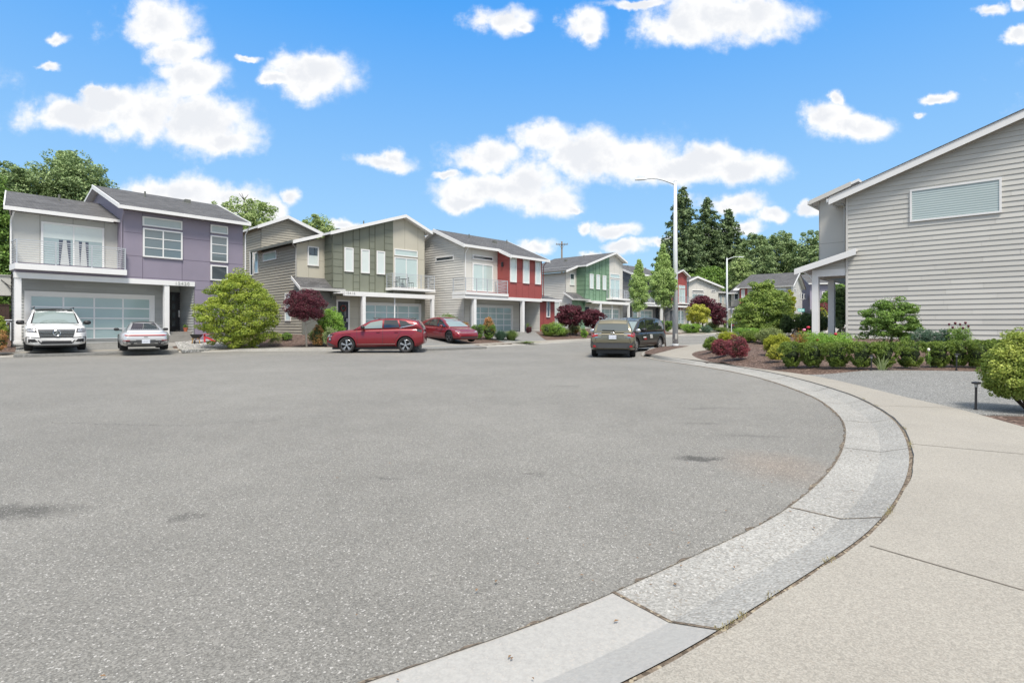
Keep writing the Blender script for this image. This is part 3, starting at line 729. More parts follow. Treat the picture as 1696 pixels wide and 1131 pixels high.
def letters(txt, size, mat, par, loc, rot, name='house_number', depth=.01, extr=True):
    cu = bpy.data.curves.new(name, 'FONT'); cu.body = txt; cu.size = size; cu.extrude = depth if extr else 0; cu.align_x = 'CENTER'; cu.align_y = 'CENTER'; cu.space_character = 1.25
    t = bpy.data.objects.new('tmp', cu); COL.objects.link(t); dg = bpy.context.evaluated_depsgraph_get(); me = bpy.data.meshes.new_from_object(t.evaluated_get(dg))
    bpy.data.objects.remove(t); me.materials.clear(); me.materials.append(mat); me.name = name
    o = bpy.data.objects.new(name, me); COL.objects.link(o); o.parent = par; o.location = loc; o.rotation_euler = rot; return o
def paint(name, rgb, var=.035): return pbr(name, srgb(*rgb), .62, var, .9, .12, 30, island=.0)
def lapm(name, rgb): return pbr(name, srgb(*rgb), .6, .03, .8, .10, 40, island=.06)
M['purple'] = paint('purple panel paint', (137, 130, 145), .07); M['purple_seam'] = paint('purple seam', (98, 90, 106))
M['grey_p'] = paint('pale grey panel', (186, 186, 181)); M['grey_seam'] = paint('grey seam', (150, 150, 146))
M['grey_lap'] = lapm('grey lap siding', (176, 178, 176))
M['olive_lap'] = lapm('olive lap siding', (166, 161, 147)); M['beige_p'] = paint('beige panel', (184, 180, 165)); M['beige_seam'] = paint('beige seam', (150, 146, 132))
M['green_m'] = paint('olive green panel', (118, 122, 108), .09); M['green_s'] = paint('olive green batten', (92, 96, 80))
M['dkgrey_p'] = paint('dark grey panel', (104, 106, 100))
M['lite_lap'] = lapm('light grey lap siding', (204, 202, 196)); M['lite_p'] = paint('light beige panel', (202, 200, 193)); M['lite_seam'] = paint('light seam', (168, 166, 158))
M['red'] = paint('red panel', (150, 74, 70), .06); M['red_s'] = paint('red seam', (116, 54, 52))
M['kelly'] = paint('green panel', (112, 142, 116), .08); M['kelly_s'] = paint('green batten', (78, 108, 82))
M['dk_lap'] = lapm('dark grey lap siding', (130, 132, 136)); M['navy'] = paint('dark blue door paint', (44, 46, 60))
M['charcoal'] = paint('charcoal panel', (70, 72, 76)); M['tan_lap'] = lapm('tan lap siding', (180, 177, 168)); M['tan_p'] = paint('tan panel', (180, 176, 166))
M['conc'] = pbr('porch concrete', (.27, .26, .24), .9, .12, 3, .3, 80)
M['blackpaint'] = pbr('black trim', (.03, .03, .035), .5, .1); M['brown'] = pbr('dark brown', (.06, .035, .028), .7, .25, 3)
SIDE = (R(90), 0, 0)
# ---------------------------------------------------------------- house 1, purple
def house_purple():
    h = House('purple_house', -19.53, 29.8, (.633, .774), .62, 'two-storey house with purple panels and a grey balcony wing, number 15420'); r = h.root
    P0 = Plane('f', 0.0); xl = h.X(c1(72, 0)); xbr = h.X(c1(985, 0)); xr = h.X(c1(1230, 0)); xpl = h.X(c1(626, 0))
    zb1 = h.Z(c1(983, 725)); zb0 = h.Z(c1(983, 748)); ze = h.Z(c1(1225, 432))
    SK = .168
    gy = 1.15                                                  # garage wall set back
    # purple volume
    w = MB(); D = 8.2
    vs = [h.X(c1(x, 0)) for x in (722, 922, 1064)]; hz = [h.Z(c1(630, y)) for y in (470, 588)] 
    zt = ze - .10
    panelwall(w, P0, [(xpl, zb1), (xr, zb1), (xr, zt), (xpl, zt)], M['purple'], vs, hz + [h.Z(c1(1000, 718))], M['purple_seam'])
    panelwall(w, P0, [(xbr, -.5), (xr, -.5), (xr, zb1), (xbr, zb1)], M['purple'], [vs[2]], [h.Z(c1(1000, 765)), h.Z(c1(1000, 870))], M['purple_seam'])
    Pl = Plane('l', xpl); panelwall(w, Pl, [(0, zb1), (D, zb1), (D, zt), (4.1, zt + 1.62), (0, zt)], M['purple'])
    Pr = Plane('r', xr); panelwall(w, Pr, [(0, -.5), (D, -.5), (D, zt), (4.1, zt + 1.62), (0, zt)], M['purple'], (), (2.9,), M['purple_seam'])
    w.box(xpl, xl, .0, .12, zb1 + .0, h.Z(c1(350, 640)) - .0, M['purple']); w.build('purple_wall', r)
    # grey upper wing, set back
    off = 1.0; Pg = Plane('f', off); xg0 = h.X(c1(60, 0), off); xg1 = xpl
    zdeck = h.Z(c1(350, 655))
    g = MB(); zgt = h.Z(c1(330, 395), off) ; zgt = h.Z(c1(600, 425), off - .4)
    panelwall(g, Pg, [(xg0, zdeck), (xg1, zdeck), (xg1, zgt), (xg0, zgt)], M['grey_p'], [h.X(c1(202, 0), off), h.X(c1(528, 0), off), h.X(c1(370, 0), off)], (), M['grey_seam'])
    lap(g, SkewPlane(xg0, off, SK), [(off, -.5), (D - .6, -.5), (D - .6, zgt), (4.1, zgt + 1.1), (off, zgt)], M['grey_lap'], .2, 4)
    g.build('grey_wall', r)
    # garage wall, lap siding, and entry return
    gw = MB(); Pk = Plane('f', gy); xa = xl + .1
    xd0 = h.X(c1(832, 0), gy); xd1 = h.X(c1(917, 0), gy + .25)
    lap(gw, Pk, [(xg0, -.4), (xd0 - .1, -.4), (xd0 - .1, zb0 + .25), (xg0, zb0 + .25)], M['grey_lap'], .15, 7)
    xe = xbr
    lap(gw, Plane('l', xe - .001), [(0.02, -.1), (2.2, -.1), (2.2, zb0 + .2), (0.02, zb0 + .2)], M['grey_lap'], .15, 8)
    lap(gw, Plane('f', 2.15), [(xd0 - .1, 0), (xe, 0), (xe, zb0 + .2), (xd0 - .1, zb0 + .2)], M['grey_lap'], .15, 9)
    gw.box(xd0 - .1, xd0, gy, 2.15, -.1, zb0 + .2, M['white'])
    gw.box(xl + .3, xe - .02, .22, 2.2, zb0 + .2, zb0 + .28, M['white']); gw.build('siding_wall', r)
    garage(Pk, h.X(c1(152, 0), gy), h.X(c1(757, 0), gy), h.Z(c1(400, 795 + 6), gy), r)
    # front door in the recess
    d = MB(); Pd = Plane('f', 2.1); dx0, dx1 = h.X(c1(858, 0), 2.1), h.X(c1(915, 0), 2.1); zd0 = .34; zd1 = zd0 + 2.3
    Pd.box(d, dx0 - .02, dx1, zd0, zd1, -.02, .06, M['blackpaint']); dd = d.build('front_door', r)
    t = MB(); Pd.box(t, dx1, dx1 + .14, zd0, zd1 + .12, -.03, .09, M['white']); t.build('door_trim', r)
    for k in range(4):
        q = MB(); z = zd0 + .3 + k * .5; Pd.box(q, dx0 + .12, dx1 - .32, z, z + .33, .06, .07, M['g_dark']); q.build('pane', dd)
    q = MB(); Pd.box(q, dx1 - .16, dx1 - .09, zd0 + .85, zd0 + 1.25, .07, .12, M['white_metal']); q.build('handle', dd)
    # porch slab, steps
    s = MB(); s.box(xd0 - .3, xe - .0, .25, 2.15, -.4, .34, M['conc']); s.box(xd0 - .35, xe + .0, -.12, .25, -.4, .17, M['conc']); s.build('porch_steps', r)
    # beam, columns
    b = MB(); b.box(xl - .0, xbr, -.06, .22, zb0, zb1, M['white']); b.build('beam', r)
    cw = h.X(c1(108, 0)) - xl
    for (a, bb, zz) in ((xl + .02, xl + cw, -.15), (h.X(c1(832, 0)), h.X(c1(857, 0)), .1)):
        c = MB(); c.box(a, bb, -.03, -.03 + (bb - a), zz, zb0, M['white']); c.box(a - .03, bb + .03, -.06, (bb - a), zz, zz + .12, M['white']); c.build('column', r)
    # balcony over the garage
    zb = h.Z(c1(350, 650)); xb1 = h.X(c1(640, 0), -.2)
    balcony(r, xl - .02, xb1, -.30, off, zb + .02, 1.08, 9, 4, True, True, .27)
    sf = MB(); sf.box(xg0 + .02, xpl - .02, .13, off - .01, zb1 + .02, zb - .28, M['grey_p']); sf.build('soffit', r)
    # windows
    Pw = Plane('f', off)
    a0, a1, z0, z1 = h.rect(c1, 206, 418, 526, 630, off)
    wd_ = window(Pw, a0, a1, zdeck + .02, z1, M['g_mid'], r, 2, 1, .09, name='sliding_door', split=.5)
    cu = MB()
    M['curtain'] = pbr('white curtain', (.46, .48, .48), .9, .05, 6)
    M['g_navy'] = glass('dark blue glass', (.035, .04, .07))
    hgt = z1 - zdeck
    for (fa, fb) in ((.24, .30), (.42, .48), (.56, .62), (.74, .80)):
        x0, x1 = a0 + (a1 - a0) * fa, a0 + (a1 - a0) * fb
    for (fa, fb) in ((.27, .45), (.58, .74)):
        x0, x1 = a0 + (a1 - a0) * fa, a0 + (a1 - a0) * fb; Pw.box(cu, x0, x1, zdeck + .12, zdeck + hgt * .64, .049, .053, M['g_navy'])
    for (fc, wt, wb) in ((.36, .025, .075), (.66, .025, .06), (.55, .03, .05), (.03, .0, .0)):
        if wt == 0: continue
        c_ = a0 + (a1 - a0) * fc; W_ = a1 - a0
        zt_ = zdeck + hgt * .64; cu.prism([Pw.P(c_ - wt * W_, zt_, .058), Pw.P(c_ + wt * W_, zt_, .058), Pw.P(c_ + wb * W_, zdeck + .12, .058), Pw.P(c_ - wb * W_, zdeck + .12, .058)], (0, -.006, 0), M['curtain'])
    Pw.box(cu, a0 + .09, a1 - .09, zdeck + hgt * .66, z1 - .09, .049, .055, M['g_pale'])
    cu.build('curtains', wd_)
    for (x0, y0, x1, y1, nx, nz, gl) in ((720, 392, 921, 440, 1, 1, 'g_mid'), (722, 451, 922, 597, 2, 3, 'g_grey'), (1064, 434, 1152, 476, 1, 1, 'g_mid'), (1064, 488, 1152, 622, 1, 3, 'g_grey'), (1064, 638, 1152, 716, 1, 1, 'g_dark')):
        a0, a1, z0, z1 = h.rect(c1, x0, y0, x1, y1); window(P0, a0, a1, z0, z1, M[gl], r, nx, nz, .075)
    letters('15420', .25, M['gutter_grey'], r, ((h.X(c1(895, 0)) + h.X(c1(945, 0))) / 2, -.075, (zb0 + zb1) / 2), SIDE)
    # roofs
    rf = MB(); ov = .45
    # right volume: eave front, ridge 5.8 back
    yr = 4.1; e0 = h.X(c1(603, 0), -ov); e1 = h.X(c1(1264, 0), -ov); zE = h.Z(c1(1262, 430), -ov) + .05; zR = zE + (yr + ov) * .375
    for s_ in (0,):
        roofslab(rf, [(e0, -ov, zE), (e1, -ov, zE), (e1, yr, zR), (e0, yr, zR)], .14, M['roof_x'], M['white'])
        roofslab(rf, [(e1, yr * 2 + ov, zE), (e0, yr * 2 + ov, zE), (e0, yr, zR), (e1, yr, zR)], .14, M['roof_x'], M['white'])
    # left wing: hip at its outer end
    l0 = h.X(c1(22, 0), off - ov); l1 = e0 + .35; zL = h.Z(c1(612, 415), off - ov) + .05; zLR = h.Z(c1(525, 303), yr) 
    hx = h.X(c1(20, 0), yr)
    hx = max(hx, l0 + .3)
    zLR = zL + (yr - off + ov) * .375
    hx = l0 + SK * (yr - off + ov); lb = l0 + SK * (yr * 2 - off + 2 * ov)
    roofslab(rf, [(l0, off - ov, zL), (l1, off - ov, zL), (l1, yr, zLR), (hx, yr, zLR)], .14, M['roof_x'], M['white'])
    roofslab(rf, [(l1, yr * 2 - off + ov, zL), (lb, yr * 2 - off + ov, zL), (hx, yr, zLR), (l1, yr, zLR)], .14, M['roof_x'], M['white'])
    ro = rf.build('roof', r)
    f = MB()
    fascia(f, (e0, -ov, zE), (e1, -ov, zE), .17, M['white'], (0, -1, 0), .09, .02)
    fascia(f, (e0, -ov - .09, zE), (e0, yr, zR), .22, M['white'], (-1, 0, 0), .05, -.02)
    fascia(f, (e1, -ov - .09, zE), (e1, yr, zR), .22, M['white'], (1, 0, 0), .05, -.02)
    fascia(f, (l0, off - ov, zL), (l1 - .34, off - ov, zL), .17, M['white'], (0, -1, 0), .09, .02)
    fascia(f, (l0, off - ov - .09, zL), (hx, yr, zLR), .22, M['white'], (-1, 0, 0), .05, -.02)
    f.build('fascia', ro)
    roofvents(ro, [(e0 + 2.2, 2.9, zE + (2.9 + ov) * .375), (e0 + 4.6, 3.3, zE + (3.3 + ov) * .375), (hx + 2.0, 3.4, zL + (3.4 - off + ov) * .375)])
    spout(r, [(xr + .18, -ov, zE - .25), (xr + .1, -.1, zE - .7), (xr + .1, -.08, .1)], M['white'])
    spout(r, [(xg0 - .0, off - ov, zL - .25), (xg0 - .05, off - .1, zL - .6), (xg0 - .05, off - .1, zdeck + .1)], M['white'])
    spout(r, [(xpl - .06, -ov + .2, zE - .3), (xpl - .06, .1, zE - .8), (xpl - .06, .1, zb + .1)], M['purple'])
    return h
HP = house_purple()
# ================================================================ house type with a street gable (olive, green, red)
def gable_house(h, pal, full=True, number=None, door_wreath=False, furn=None):
    """measured on the olive house; pal: front, front seam, right panel, its seam, lap, annex"""
    g = G; r = h.root
    P0 = Plane('f', 0.0)
    fr, fs, rp, rs, lp, an, lpan, lpans = [M[k] for k in pal]
    xm, xR = g['xm'], g['xR']; zb1, zb0 = g['zb1'], g['zb0']; zEl, zPk, xPk = g['zEl'], g['zPk'], g['xPk']
    sl = (zPk - zEl) / xPk
    def rz_(x): return zEl + sl * x if x <= xPk else zPk - .40 * (x - xPk)
    D = 9.5
    # green front and its side return
    w = MB(); xs = g['xs']
    panelwall(w, P0, [(0, zb0), (xm, zb0), (xm, rz_(xm)), (0, rz_(0))], fr, xs, (), fs, True)
    cells = [0] + xs + [xm]
    for i in range(len(cells) - 1):
        if i % 2 == 0:
            z = zb1 + .25
            while z < rz_(cells[i]) - .3: P0.box(w, cells[i] + .03, cells[i+1] - .03, z - .012, z + .012, .0005, .012, fs); z += .52
        else:
            z = zb1 + 1.45; P0.box(w, cells[i] + .03, cells[i+1] - .03, z - .012, z + .012, .0005, .012, fs)
    yA = g['yA']; Pl = Plane('l', 0.0)
    panelwall(w, Pl, [(0, 2.6), (yA, 2.6), (yA, rz_(0)), (0, rz_(0))], fr, (), [2.9 + .52 * k for k in range(8)], fs, True)
    w.build('front_wall', r)
    b = MB()
    xq = xm + (xR - xm) * .36; xq2 = xm + (xR - xm) * .78
    panelwall(b, P0, [(xm, zb0), (xR, zb0), (xR, rz_(xR)), (xPk, rz_(xPk)), (xm, rz_(xm))] if xPk > xm else [(xm, zb0), (xR, zb0), (xR, rz_(xR)), (xm, rz_(xm))], rp, [xq, xq2], [zb1 + 2.9], rs)
    lap(b, Plane('r', xR), [(0, -.5), (D, -.5), (D, rz_(xR)), (0, rz_(xR))], lp, .2, 3, False)
    b.build('panel_wall', r)
    # set-back bay at the left, lower roof
    xA = g['xA']; PA = Plane('f', yA); zsh = g['zsh']
    c = MB(); zA0 = rz_(xA) - .15; 
    panelwall(c, PA, [(xA, zsh), (0, zsh), (0, rz_(0) - .15), (xA, zA0)], lpan, [xA + .9, xA + 2.0], [zsh + 1.35, zsh + 2.9], lpans)
    c.build('bay_wall', r)
    s = MB(); Ps = Plane('l', xA); DD = (g['B'][0] if full else 9.0)
    lap(s, Ps, [(yA, -.6), (DD, -.6), (DD, zA0), (yA, zA0)], lp, .2, 5)
    yx = g['yX']                                                # annex reaches forward of the front
    lap(s, Ps, [(yx, -.6), (yA, -.6), (yA, zsh - .05), (yx, zsh - .75)], lp, .2, 6)
    s.build('side_wall', r)
    a = MB(); xa1 = g['xa1']; zan = g['zan']
    panelwall(a, Plane('f', yx), [(xA, -.6), (xa1, -.6), (xa1, zan), (xA, zan)], an, [xA + 1.2], [1.3], lpans)
    panelwall(a, Plane('r', xa1), [(yx, -.6), (1.6, -.6), (1.6, zan), (yx, zan)], an)
    a.build('annex_wall', r)
    # shed roof over the annex, its ridge against the bay wall
    q = MB(); ov = .35; xs0 = xA - ov; xs1 = xa1 + .45; ys0 = yx - .45; yt = yA
    zlo = zan + .1; ztop = zsh + .1
    roofslab(q, [(xs0, ys0, zlo), (xs1, ys0, zlo), (xs1, yt if False else .0, zlo + (ztop - zlo) * (0 - ys0) / (yt - ys0)), (0, .0, zlo + (ztop - zlo) * (0 - ys0) / (yt - ys0)), (0, yt, ztop), (xs0, yt, ztop)], .12, M['roof_x'], M['white'])
    qo = q.build('shed_roof', r)
    f = MB(); fascia(f, (xs0, ys0, zlo + .01), (xs1, ys0, zlo + .01), .17, M['gutter_grey'], (0, -1, 0), .08); fascia(f, (xs0, ys0, zlo + .03), (xs0, yt, ztop + .03), .22, M['white'], (-1, 0, 0), .04)
    f.build('fascia', qo)
    # garage wall set back, beam forward, posts
    gy = .55; yb = g['yb']
    k = MB(); Pg = Plane('f', gy)
    panelwall(k, Pg, [(xa1, -.4), (xR, -.4), (xR, zb0 + .2), (xa1, zb0 + .2)], rp, [xa1 + 1.9], [1.2, 2.1], rs)
    lap(k, Plane('f', gy - .0), [(xR - .55, -.4), (xR, -.4), (xR, zb0), (xR - .55, zb0)], lp, .2, 2, False)
    k.box(0, xR, yb + .2, gy, zb0 + .15, zb0 + .22, M['white'])
    k.build('garage_wall', r)
    garage(Pg, g['ga0'], g['ga1'], g['gz'], r, 5, 4, M['white'], .2)
    dm = MB(); d0, d1 = g['d0'], g['d1']; Pg.box(dm, d0, d1, .1, 2.45, .0, .05, M['navy']); do = dm.build('front_door', r)
    t = MB(); Pg.box(t, d1, d1 + .12, .05, 2.55, 0, .07, M['white']); Pg.box(t, d0 - .12, d0, .05, 2.55, 0, .07, M['white']); Pg.box(t, d0, d1, 2.45, 2.55, 0, .07, M['white']); t.build('door_trim', r)
    pn = MB(); Pg.box(pn, d0 + .15, d1 - .15, 1.3, 2.2, .05, .06, M['g_dark']); pn.build('pane', do)
    hd = MB(); Pg.box(hd, d1 - .14, d1 - .08, .95, 1.2, .05, .1, M['white_metal']); hd.build('handle', do)
    bm_ = MB(); bx0 = xa1 + .02; bx1 = g['bx1']; bm_.box(bx0, bx1, yb, yb + .25, zb0, zb1, M['white']); bm_.box(bx1 - .2, bx1, yb + .25, gy, zb0 + .02, zb1 - .02, M['white'])
    bm_.box(bx0, bx1 - .2, yb + .25, 0, zb1 - .06, zb1 - .01, M['white']); bm_.build('beam', r)
    for (x, wd, zz) in ((g['p0'], .26, -.3), (bx1 - .26, .24, -.3)):
        cc = MB(); cc.box(x, x + wd, yb + .01, yb + .01 + wd, zz, zb0, M['white']); cc.build('column', r)
    spout(r, [(g['p1'], yb + .3, zb0), (g['p1'], yb + .3, -.3)], M['white_metal'], .05)
    balcony(r, g['bl'], bx1 - .0, yb - .1, 0, g['zbal'], 1.05, 8, 4, True, True, .2)
    if number: letters(number, .26, M['gutter_grey'], r, (g['nx'], yb - .012, (zb0 + zb1) / 2 + .03), SIDE)
    # windows
    for (a0, a1, z0, z1) in g['win']: window(P0, a0, a1, z0, z1, M['g_pale'], r, 1, 1, .08)
    a0, a1, z0, z1 = g['tr']; window(P0, a0, a1, z0, z1, M['g_teal'], r, 1, 1, .07)
    a0, a1, z0, z1 = g['sl']; window(P0, a0, a1, z0, z1, M['g_teal'], r, 2, 1, .08, name='sliding_door')
    a0, a1, z0, z1 = g['wb']; ww = window(PA, a0, a1, z0, z1, M['g_pale'], r, 1, 1, .08)
    dk = MB(); PA.box(dk, a0 + .1, a1 - .1, (z0 + z1) / 2 + .05, z1 - .09, .049, .055, M['g_dark']); dk.build('upper_pane', ww)
    for (a0, a1, z0, z1, gl) in g['sw']: window(Ps, a0, a1, z0, z1, M[gl], r, 1, 1, .09)
    # main roof: ridge runs back
    m = MB(); of = .45; xo = .45; yb_ = D
    zl = rz_(-0.0) ; zr_ = rz_(xR)
    T = .16
    xl_ = xA - xo; zl2 = rz_(xl_) ; 
    roofslab(m, [(-.42, -of, rz_(-.42) + T), (xPk, -of, zPk + T), (xPk, yb_, zPk + T), (-.42, yb_, rz_(-.42) + T)], T, M['roof_y'], M['white'])
    roofslab(m, [(xPk, -of, zPk + T), (xR + xo, -of, rz_(xR + xo) + T), (xR + xo, yb_, rz_(xR + xo) + T), (xPk, yb_, zPk + T)], T, M['roof_y'], M['white'])
    ya_ = yA - of
    roofslab(m, [(xl_, ya_, zl2 + T - .02), (-.421, ya_, rz_(-.42) + T - .02), (-.421, g['yv'], rz_(-.42) + T - .02), (xl_, g['yv'], zl2 + T - .02)], T, M['roof_y'], M['gutter_grey'])
    mo = m.build('roof', r); roofvents(mo, [(xPk - 1.4, 3.5, rz_(xPk - 1.4) + T), (xPk - 2.6, 5.5, rz_(xPk - 2.6) + T)])
    f = MB(); e = .24
    fascia(f, (-.42, -of, rz_(-.42) + T), (xPk, -of, zPk + T), e, M['white'], (0, -1, 0), .05, -.03)
    fascia(f, (xPk, -of, zPk + T), (xR + xo, -of, rz_(xR + xo) + T), e, M['white'], (0, -1, 0), .05, -.03)
    fascia(f, (xl_, ya_, zl2 + T - .02), (-.421, ya_, rz_(-.421) + T - .02), e, M['white'], (0, -1, 0), .05, -.03)
    fascia(f, (xl_, ya_, zl2 + T - .02), (xl_, g['yv'], zl2 + T - .02), .18, M['dkgrey_p'], (-1, 0, 0), .1, -.02)
    fascia(f, (xR + xo, -of, rz_(xR + xo) + T), (xR + xo, yb_, rz_(xR + xo) + T), .16, M['gutter_grey'], (1, 0, 0), .1, .0)
    f.build('fascia', mo)
    spout(r, [(-.42, -of + .1, rz_(-.42)), (-.12, -.15, rz_(0) - .5), (-.1, -.1, zsh)], fs)
    spout(r, [(xl_, ya_ + .1, zl2 - .05), (xA - .08, yA - .12, zA0 - .35), (xA - .08, yA - .1, zsh)], M['gutter_grey'])
    # taller block at the back
    if full:
        B = MB(); y0, x0, x1, ze, zp, xp = g['B']
        lap(B, Plane('f', y0), [(x0, zA0 - 1.5), (x1, zA0 - 1.5), (x1, ze), (xp, zp), (x0, ze + .0)], M['olive_lap'] if pal[4] == 'olive_lap' else lp, .2, 12)
        lap(B, Plane('l', x0), [(y0, -.6), (y0 + 6, -.6), (y0 + 6, ze), (y0, ze)], lp, .2, 13)
        Bw = B.build('rear_wall', r)
        window(Plane('l', x0), *g['bwin'], M['g_dark'], r, 1, 1, .09)
        q = MB(); T2 = .16
        roofslab(q, [(x0 - .45, y0 - .45, ze - .18 + T2), (xp, y0 - .45, zp + T2), (xp, y0 + 6.4, zp + T2), (x0 - .45, y0 + 6.4, ze - .18 + T2)], T2, M['roof_y'], M['white'])
        roofslab(q, [(xp, y0 - .45, zp + T2), (x1 + .4, y0 - .45, ze - .15 + T2), (x1 + .4, y0 + 6.4, ze - .15 + T2), (xp, y0 + 6.4, zp + T2)], T2, M['roof_y'], M['white'])
        qo = q.build('rear_roof', r)
        f = MB(); fascia(f, (x0 - .45, y0 - .45, ze - .18 + T2), (xp, y0 - .45, zp + T2), .26, M['white'], (0, -1, 0), .05, -.03)
        fascia(f, (xp, y0 - .45, zp + T2), (x1 + .4, y0 - .45, ze - .15 + T2), .26, M['white'], (0, -1, 0), .05, -.03); f.build('fascia', qo)
H2 = House('olive_house', -12.83, 39.8, (.704, .710), .62, 'olive and beige two-storey house with a street gable, second from the left')
def measure():
    h = H2; g = {}
    X = lambda x, off=0: h.X(c2(x, 0), off)
    Z = lambda x, y, off=0: h.Z(c2(x, y), off)
    g['yb'] = -.85; yb = g['yb']
    g['xm'] = X(1337); g['xR'] = X(1547); g['zb1'] = Z(1615, 602, yb); g['zb0'] = Z(1615, 628, yb)
    g['xPk'] = X(1422, -.45); T = .19
    g['zPk'] = Z(1422, 62, -.45) - T; g['zEl'] = Z(890, 180, -.45) - T + .0
    xe = X(890, -.45); sl = (g['zPk'] - g['zEl']) / (g['xPk'] - xe); g['zEl'] = g['zPk'] - sl * g['xPk']
    g['xs'] = [X(x) for x in (1002, 1070, 1113, 1178, 1216, 1279)]
    g['yA'] = h.Ys(c2(878, 0), 0.0); yA = g['yA']
    g['xA'] = X(690, yA); g['zsh'] = Z(695, 488, yA)
    # annex: left corner at crop x 730
    g['yX'] = h.Ys(c2(730, 0), g['xA']); g['xa1'] = X(957, g['yX']); g['zan'] = Z(940, 572, g['yX'])
    gy = .55
    g['ga0'] = X(1130, gy) + .05; g['ga1'] = X(1507, gy); g['gz'] = Z(1300, 670, gy)
    g['d0'] = X(965, gy); g['d1'] = X(1034, gy); g['bx1'] = X(1615, yb); g['p0'] = X(1133, yb); g['p1'] = X(1362, yb); g['bl'] = X(1333, yb - .1)
    g['zbal'] = Z(1340, 548, yb - .1); g['nx'] = X(1050, yb)
    R4 = lambda x0, y0, x1, y1, off=0: h.rect(c2, x0, y0, x1, y1, off)
    g['win'] = [R4(1009, 281, 1069, 443), R4(1120, 293, 1177, 453), R4(1225, 305, 1280, 461)]
    g['tr'] = R4(1343, 290, 1498, 335); g['sl'] = R4(1343, 345, 1498, 548)
    g['wb'] = R4(763, 273, 838, 403, yA)
    xc = g['xA']; sw = []
    for (x0, y0, x1, y1, gl) in ((413, 320, 440, 455, 'g_mid'), (472, 318, 562, 380, 'g_teal'), (618, 590, 657, 775, 'g_pale')):
        b0, b1 = h.Ys(c2(x0, 0), xc), h.Ys(c2(x1, 0), xc); z0 = h.Zs(c2(x1, y1), xc) if x0 != 472 else h.Zs(c2(562, 358), xc); z1 = h.Zs(c2(x0, y0), xc)
        if x0 == 472: z0 = h.Zs(c2(472, 380), xc); z1 = h.Zs(c2(472, 322), xc)
        sw.append((b1, b0, z0, z1, gl))
    g['sw'] = sw
    g['yv'] = h.Ys(c2(390, 0), xc - .45)
    y0 = h.Ys(c2(455, 0), xc); x0 = xc
    ze = h.Z(c2(400, 130), y0 - .45) - .1; xp = h.X(c2(635, 0), y0 - .45); zp = h.Z(c2(635, 68), y0 - .45) - .19; x1 = h.X(c2(862, 0), y0 - .45) - .3
    g['B'] = (y0, x0, x1, h.Z(c2(400, 130), y0 - .45) - .0, zp, xp)
    g['bwin'] = (y0 + 1.5, y0 + 2.2, h.Zs(c2(341, 480), xc), h.Zs(c2(341, 320), xc))
    return g
G = measure()
print({k: (v if not isinstance(v, list) else [tuple(np.round(q, 2)) if isinstance(q, tuple) and not isinstance(q[-1], str) else q for q in v]) for k, v in G.items()})
gable_house(H2, ('green_m', 'green_s', 'beige_p', 'beige_seam', 'olive_lap', 'dkgrey_p', 'beige_p', 'beige_seam'), True, '15416')
